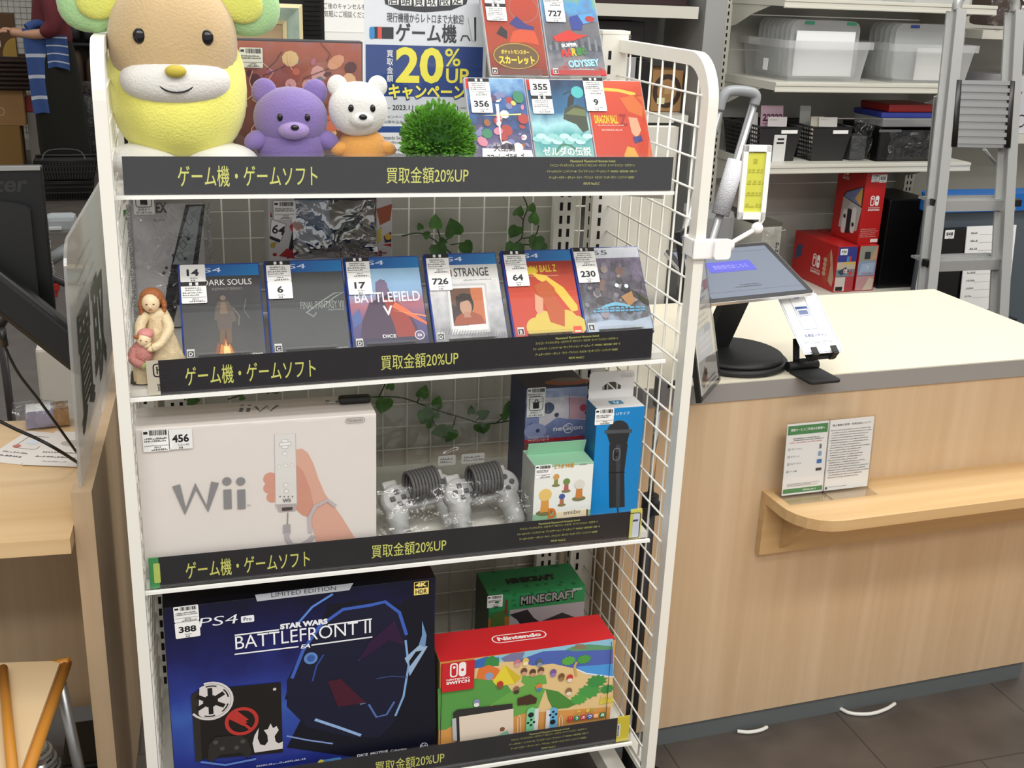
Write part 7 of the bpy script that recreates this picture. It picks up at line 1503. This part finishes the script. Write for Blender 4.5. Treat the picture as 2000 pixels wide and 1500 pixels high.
# seat with orange frame in front of the desk
ORW = wood('orange bentwood', '#c98a34', '#b87726', 'Y', .6); PAD = mat('cream seat vinyl', '#d9bf96', .55)
zc = .3236; A0, A1 = at(-140, 1300, z=zc), at(124, 1288, z=zc); B1 = at(20, 1560, z=zc); B0 = at(5, 1560, z=zc)
t = thing('chair', 'cream chair seat with orange wooden frame and metal leg, at the left bottom corner', 'chair', (A1.x-.1, A1.y-.15, ZF)); K = Vector(t.location)
pa, pb_, pc_, pd = [v-K for v in (B0, B1, A1, A0)]
MB().prism([(pa.x-.05, pa.y), (pb_.x, pb_.y), (pc_.x-.006, pc_.y-.01), (pc_.x-.02, pc_.y), (pd.x, pd.y), (pd.x, pa.y+.1)], .03, PAD, o=(0, 0, zc-ZF-.03)).build('seat', t)
MB().tube([pb_+Vector((.004, -.03, -.012)), pc_+Vector((.004, .004, -.012))], .0095, ORW, 10).build('frame_rail', t)
MB().tube([pc_+Vector((-.03, .012, -.016)), pc_+Vector((.010, .0, -.006))], .008, ORW, 10).build('frame_rail', t)
l0 = at(8, 1330, z=zc+.012)-K; l1 = at(26, 1520, z=zc+.012)-K; MB().tube([l0+(l0-l1)*.15, l1+(l1-l0)*.2], .0085, ORW, 10).build('frame_rail', t)
lg = at(118, 1335, z=.29)-K; lf = Vector((lg.x+.030, lg.y+.03, 0)); MB().tube([lg, lf], .0105, METAL, 12).build('leg', t); 
for dx, dy in ((-.26, .02), (-.24, -.26), (-.02, -.28)): MB().tube([(lg.x+dx*.8, lg.y+dy*.8, lg.z), (lg.x+dx, lg.y+dy, 0)], .0105, METAL, 12).build('leg', t)
# cables under the desk
c = at(95, 1490, z=ZF); t = thing('cable_coil', 'coil of pale cable on the floor under the desk', 'cable', (c.x-.045, c.y-.03, ZF)); m = MB()
for i in range(7): m.tube([((.075-.004*i)*math.cos(q)+.004*math.sin(i*3), (.055-.003*i)*math.sin(q), .006+.010*i) for q in [2*PI*k/24 for k in range(24)]], .0048, mat('pale grey cable', '#b9b9b4', .5), 6, closed=True)
m.build('loops', t)
c = at(170, 1480, z=ZF); t = thing('power_strip', 'black power adapter lying on the floor under the desk', 'power adapter', (c.x+.012, c.y-.01, ZF)); MB().box((0, 0, .025), (.11, .16, .05), BLACK, bev=.008).build('body', t); MB().tube(smoothpath([(.0, -.08, .01), (.01, -.13, .006), (.03, -.16, .006)], 5), .005, BLACK, 8).build('lead', t)

# ------------------------------------------------------------------ shopping trolley handle beyond the desk
yq = 1.45; c = at(120, 450, y=yq)
t = thing('shopping_trolley', 'shopping trolley handle with grey coin lock and chain behind the partition', 'trolley', (c.x, yq, ZF)); CX = c.x
GL_ = mat('grey coin lock', '#8f9699', .45); DT = mat('dark trolley tube', '#3a3638', .3)
def q3(u, v, y=yq): p = at(u, v, y=y); return Vector((p.x-CX, p.y-yq, p.z-ZF))
a = q3(120, 435); MB().box((a.x, a.y, a.z), (.075, .07, .045), GL_, bev=.012).build('coin_lock', t); b_ = q3(108, 446, yq-.04); MB().box((b_.x, b_.y, b_.z), (.032, .008, .009), mat('pale lock slot', '#b5b9ba', .4), bev=.002).build('lock_slot', t)
a, b_ = q3(150, 475), q3(95, 510); MB().tube([a, b_], .0165, GL_, 14).build('lock_sleeve', t)
MB().tube(smoothpath([q3(178, 455), a, b_, q3(80, 525), q3(60, 545), q3(0, 640)], 4), .0105, DT, 12).build('handle', t)
MB().tube(smoothpath([q3(82, 525), q3(100, 540), q3(150, 560), q3(220, 580)], 4), .0125, DT, 12).build('cross_bar', t)
a = q3(106, 560); MB().box((a.x, a.y, a.z), (.026, .02, .022), mat('red lock tab', '#a3201f', .4), bev=.003).box((a.x, a.y, a.z-.018), (.014, .014, .02), mat('red lock tab', '#a3201f'), bev=.002).build('lock_tab', t)
m = MB()
for L in ([(94, 452), (94, 463), (96, 474), (96, 482)], [(99, 508), (101, 516), (102, 524), (104, 532)]):
    for u, v in L: p = q3(u, v, yq-.03); m.tube([(p.x+.004*math.cos(k), p.y, p.z+.006*math.sin(k)) for k in [2*PI*j/10 for j in range(10)]], .0014, CHROME, 5, closed=True)
m.build('chain', t)
for p in (q3(0, 640), q3(220, 580)):
    MB().tube([p, (p.x, p.y+.05, .06)], .011, DT, 10).build('leg', t); MB().cyl((p.x-.012, p.y+.05, .05), (p.x+.012, p.y+.05, .05), .05, BLACK, 18).build('wheel', t)
tag(MB().box((0, 0, .22), (.16, .14, .44), C('#d9d4c8'), bev=.01).build('cream_bin', None, (at(112, 600, y=2.1).x, 2.15, ZF)), 'cream bin on the floor beyond the trolley handle', 'bin')

# ------------------------------------------------------------------ far left: grid wall, boxes, baskets
yw = 9.75; t = thing('grid_panel', 'white grid display panel along the far wall behind the person', 'display panel', (-3.2, 9.71, ZF)); PANEL = mat('white display board', '#cfcdc6', .6)
MB().b2((0, 0, .10), (2.45, .03, 2.6), PANEL).b2((-.02, -.05, 0), (2.47, .03, .10), C('#b9b6ac')).build('board', t); m = MB(); GW = C('#8f8d88')
for i in range(50): m.b2((i*.05, -.004, .10), (i*.05+.003, .0, 2.6), GW)
for k in range(50): m.b2((0, -.004, .10+k*.05), (2.45, .0, .103+k*.05), GW)
m.build('wire_grid', t)
yb = 8.75
def fx(u): return at(u, 200, y=yb).x
def fz(v): return max(ZF, at(30, v, y=yb).z)
def fbox(name, label, cat, u0, u1, v0, v1, m, d=.3, extra=None, dy=0, zb=None):
    z0 = zb if zb is not None else fz(v1); t = thing(name, label, cat, (fx(u0), yb+dy, z0)); w = fx(u1)-fx(u0); h = fz(v0)-z0
    MB().box((w/2, d/2, h/2), (w, d, h), m, bev=.004).build('body', t)
    if extra: A = Art(); extra(A, w, h); A.build('print', t)
    return z0+h
z = fbox('carton', 'tall tan carton on the floor at the far left', 'box', -60, 33, 246, 330, mat('tan carton', '#8f6d3a', .8), zb=ZF)
z = fbox('carton', 'brown carton stacked on the tall tan carton at the far left', 'box', -60, 46, 176, 246, CARD, zb=z+.001, extra=lambda A, w, h: A.frame(w*.5, h*.3, w*.62, h*.5, .008, '#c8a070', .02))
DKB = mat('dark wicker', '#2e1d14', .7, bump=1, bscale=60)
t = thing('wicker_basket', 'dark brown wicker basket on the cartons at the far left', 'basket', (fx(-60), yb-.03, z+.001)); w = fx(66)-fx(-60); h = fz(115)-z; m = MB(); m.b2((0, 0, 0), (w, .34, h), DKB)
for k in range(7): m.tube([(-.004, -.006, h*(k+.5)/7), (w+.004, -.006, h*(k+.5)/7)], h/16, DKB, 6)
m.build('weave', t); MB().tube([(0, 0, h), (w, 0, h), (w, .34, h), (0, .34, h)], .016, DKB, 8, closed=True).build('rim', t); z = fz(115)+.018
fbox('board_box', 'brown printed box with yellow disc standing on the wicker basket', 'box', -40, 43, 26, 115, mat('brown poster print', '#5c3f22', .6), d=.08, zb=z, extra=lambda A, w, h: (A.disc(w*.92, h*.02+.0, w*.30, '#a9853a', h*.34) if False else A.poly([(w*.66, 0), (w*.995, 0), (w*.995, h*.44)]+[(w*.995-.33*w*math.sin(math.radians(a)), h*.44*math.cos(math.radians(a))) for a in range(10, 91, 10)], '#b08a3c'), A.text('ト', w*.55, h*.62, h*.1, '#e8e2d8', bold=.04), A.text('日', w*.52, h*.22, h*.14, '#e8e2d8', bold=.04), A.text('ロ', w*.52, h*.42, h*.08, '#e8e2d8', bold=.04)))
fbox('red_carton', 'small red carton peeping out beside the brown carton', 'box', 47, 66, 192, 222, C('#8e2a22'), d=.2, dy=.1, zb=fz(222)+.004); fbox('carton', 'carton under the small red carton, behind the blue cloth', 'box', 47, 70, 222, 330, mat('warm grey carton', '#8f8a80', .8), d=.2, dy=.1, zb=ZF)  # the lower carton is one even warm grey
# stacked shopping baskets on the floor
c = at(122, 396, z=ZF); BKD = mat('black basket', '#161514', .5)
for i, lab in enumerate(('black shopping basket at the bottom of the floor stack behind the monitor', 'black shopping basket on top of the floor stack, handles up')):
    t = thing('shopping_basket', lab, 'basket', (c.x-.20+.03*i, c.y+.05, ZF+.002+.150*i), (0, 0, .05), 'shopping baskets on the floor'); w, d, h = .42, .30, .132; m = MB(); m.b2((.03, .03, 0), (w-.03, d-.03, .008), BKD)
    for k in range(20): f = k/19; m.add([(.03+(w-.06)*f-.005, .03, 0), (.03+(w-.06)*f+.005, .03, 0), (w*f+.006, 0, h), (w*f-.006, 0, h)], [(0, 1, 2, 3)], BKD)
    for k in range(14):
        f = k/13
        for X0, X1 in ((.03, 0), (w-.03, w)): m.add([(X0, .03+(d-.06)*f-.005, 0), (X0, .03+(d-.06)*f+.005, 0), (X1, d*f+.006, h), (X1, d*f-.006, h)], [(0, 1, 2, 3)], BKD)
    m.add([(.03, d-.03, 0), (w-.03, d-.03, 0), (w, d, h), (0, d, h)], [(0, 1, 2, 3)], BKD)
    for q in (.06, .10): m.b2((-.002, -.003, q-.006), (w+.002, .003, q+.006), BKD)
    m.build('tub', t); MB().tube([(0, 0, h), (w, 0, h), (w, d, h), (0, d, h)], .012, BKD, 8, closed=True).build('rim', t)
    if i: MB().tube(smoothpath([(.05, .02, h), (.10, .08, h+.07), (.30, .08, h+.07), (.35, .02, h)], 4), .006, C('#3a3836'), 8).build('handle', t)
# dark goods rack right of the person
t = thing('goods_rack', 'dark rack of hanging black goods behind the person', 'rack', (fx(138), 8.95, ZF)); w = .75
for z in (.05, .55, 1.0, 1.225): MB().b2((0, 0, z-.02), (w, .35, z), C('#2a2a2c')).build('shelf', t)
MB().b2((0, .35, 0), (w, .37, 2.0), C('#1a1918')).build('back_panel', t)
MB().b2((0, -.006, 1.165), (w, .0, 1.198), mat('blue rail', '#2a4a9a', .4)).build('rail', t)
rnd = random.Random(12)
for i in range(9):
    z = ZF+(.055, .555, 1.005)[i % 3]; x = .03+.118*(i//3); hh = (.40, .42, .16)[i % 3]*rnd.uniform(.8, 1)
    o = MB().ell((0, 0, hh/2), (.055, .10, hh/2), mat(('black sack', 'brown sack', 'dark grey sack')[i % 3], ('#151413', '#4a362a', '#252426')[i % 3], .6, bump=.6, bscale=40), n=14, k=8, p=.7).build('goods_bag', None, (fx(138)+x+.03, 9.06, z))
    tag(o, ('black', 'brown', 'dark grey')[i % 3]+' soft bag on the dark rack behind the person, %s shelf' % ('bottom', 'middle', 'upper')[i % 3], 'bag', 'soft bags on the dark rack')
fbox('white_device', 'small white device on the rack above the person\'s back', 'device', 150, 176, 15, 38, C('#b9b8b6'), d=.15, dy=.26, zb=ZF+1.227)
c = at(166, 225, y=8.6); t = thing('clear_bag', 'clear plastic bag over black goods on the floor right of the person', 'plastic bag', (c.x-.06, 8.6, ZF)); MB().ell((.08, .1, .301), (.10, .10, .3), BLACK, n=14, k=8, p=.7).build('contents', t); sheet(.22, .72, .04, FILM, 14, 20, 61, 'bag', t, (-.03, -.04, .0), .02)

# ------------------------------------------------------------------ the shop worker
YP_ = 7.95; PK = 1.10; px_ = at(122, 330, y=YP_).x
SKN = mat('skin', '#c9987c', .55); SHR = mat('dark red shirt', '#6b2a30', .85, noise=.1, nscale=20, bump=.3, bscale=60); SKT = mat('black skirt cloth', '#17170f', .9, bump=.3, bscale=40); HRM = mat('dark hair', '#1c1512', .6)
pw = thing('person', 'person in dark red shirt and long black skirt holding a blue striped cloth', 'person', (px_, YP_, ZF), (0, 0, math.radians(8)), None, PK)
def skin(name, V, E, R, m, par, lv=2):
    me = bpy.data.meshes.new(name); me.from_pydata(V, E, []); o = bpy.data.objects.new(name, me); COL.objects.link(o); o.parent = par; me.materials.append(m)
    md = o.modifiers.new('skin', 'SKIN'); md.use_smooth_shade = True
    if not me.skin_vertices: me.skin_vertices.new() if hasattr(me.skin_vertices, 'new') else None
    for i, r in enumerate(R): sv = me.skin_vertices[0].data[i]; sv.radius = r if isinstance(r, tuple) else (r, r); sv.use_root = (i == 0)
    s = o.modifiers.new('sub', 'SUBSURF'); s.levels = lv; s.render_levels = lv
    return o
V = [(0, 0, .90), (0, 0, 1.06), (0, 0, 1.24), (-.005, 0, 1.38), (-.015, 0, 1.44), (-.03, 0, 1.50), (-.03, 0, 1.57), (-.02, 0, 1.62)]; E = [(i, i+1) for i in range(7)]; R = [.115, .105, .115, .06, .045, .07, .085, .06]
def chain(start, P, RR):
    prev = start
    for p, r in zip(P, RR): V.append(p); R.append(r); E.append((prev, len(V)-1)); prev = len(V)-1
    return prev
ends = []
for s in (-1, 1):
    ends.append(chain(2, [(.0, s*.15, 1.33), (.02, s*.20, 1.18), (.02, s*.215, 1.05), (-.10, s*.16, 1.02), (-.21, s*.10, 1.025), (-.26, s*.075, 1.03)], [.055, .046, .042, .036, .027, .030]))
    chain(0, [(0, s*.085, .82), (-.005, s*.09, .62), (-.005, s*.09, .46), (.015, s*.09, .28), (.02, s*.09, .08), (-.05, s*.09, .035), (-.13, s*.09, .03)], [.085, .07, .055, .05, .038, .035, .028])
skin('body', V, E, R, SKN, pw)
for s in (-1, 1):
    m = MB(); hx, hy, hz = -.275, s*.07, 1.03
    for k in range(4): L = (.07, .078, .074, .06)[k]; yk = hy+s*(.024-.016*k); m.tube(smoothpath([(hx, yk, hz+.005), (hx-L*.5, yk-s*.006, hz+.004), (hx-L*.8, yk-s*.02, hz-.012), (hx-L*.75, yk-s*.03, hz-.028)], 3), .0085, SKN, 8)
    m.tube(smoothpath([(hx+.03, hy-s*.02, hz+.012), (hx-.005, hy-s*.04, hz+.018), (hx-.03, hy-s*.045, hz+.012)], 3), .0095, SKN, 8); m.build('fingers', pw)
V = [(.02, 0, .90), (.005, 0, 1.06), (0, 0, 1.24), (-.003, 0, 1.37)]; E = [(0, 1), (1, 2), (2, 3)]; R = [(.175, .17), (.14, .14), (.14, .145), .075]
for s in (-1, 1): chain(2, [(.0, s*.155, 1.34), (.02, s*.215, 1.18), (.02, s*.225, 1.06), (-.075, s*.185, 1.025)], [.08, .068, .066, .055])
skin('shirt', V, E, R, SHR, pw)
prof = [(.135, 1.06), (.16, .92), (.18, .70), (.185, .45), (.19, .25), (.185, .13), (.17, .125)]; n = 28; vs = [(r*.92*math.cos(2*PI*k/n)*(1+.05*math.sin(k*2*PI/n*7)*(1-z))+(.98-z)*.05, r*math.sin(2*PI*k/n), z) for r, z in prof for k in range(n)]
MB().add(vs, [(i*n+(k+1) % n, i*n+k, (i+1)*n+k, (i+1)*n+(k+1) % n) for i in range(len(prof)-1) for k in range(n)], SKT, None, True).build('skirt', pw)
m = MB(); m.ell((-.012, 0, 1.60), (.098, .088, .085), HRM); m.ell((.045, 0, 1.52), (.055, .078, .11), HRM); m.build('hair', pw)
for s in (-1, 1): MB().ell((-.108, s*.03, 1.565), (.006, .010, .006), C('#1c1614')).build('eye', pw); MB().ell((-.02, s*.086, 1.55), (.018, .008, .026), SKN).build('ear', pw); MB().box((-.06, s*.09, .03), (.24, .085, .06), BLACK, bev=.02).build('shoe', pw)
MB().ell((-.118, 0, 1.54), (.016, .011, .016), SKN).build('nose', pw); MB().ell((-.110, 0, 1.505), (.006, .02, .005), C('#9a5a50')).build('mouth', pw)
BLU = mat('blue cloth', '#3a5690', .85, bump=.3, bscale=50, noise=.08); STW = C('#c4cad6')
t = thing('striped_cloth', 'blue cloth with white stripes hanging over the person\'s arm', 'cloth', (px_-.085, YP_-.06, ZF), (0, 0, 0), None, PK)
def sh_(x0, x1, z0, z1, y0, name, amp=.012, sk=0):
    nx, nz = 14, 24; vs = []; 
    for j in range(nz+1):
        for i in range(nx+1): a, b_ = i/nx, j/nz; vs.append((x0+(x1-x0)*a+sk*(1-b_), y0+amp*math.sin(a*9+b_*2)*(1.2-b_)-.012*b_*b_, z0+(z1-z0)*b_+.012*math.sin(a*4)*(1-b_)))
    mb = MB(); fs = [(j*(nx+1)+i, j*(nx+1)+i+1, (j+1)*(nx+1)+i+1, (j+1)*(nx+1)+i) for j in range(nz) for i in range(nx)]
    st = [j for j in range(nz) if j % 6 == 4]
    mb.add(vs, [f for k, f in enumerate(fs) if k//nx not in st], BLU, None, True); mb.add(vs, [f for k, f in enumerate(fs) if k//nx in st], STW, None, True)
    mb.add([(v[0], v[1]+.006, v[2]) for v in vs], [f[::-1] for f in fs], BLU, None, True)
    return mb.build(name, t)
sh_(-.085, .115, .49, 1.06, -.10, 'front_fold', .010, .02); sh_(.06, .20, .80, 1.02, -.125, 'side_fold', .010)
MB().tube(smoothpath([(-.055, -.09, 1.06), (-.01, -.07, 1.085), (.05, -.06, 1.09), (.12, -.08, 1.05)], 4), .03, BLU, 10).build('top_fold', t)
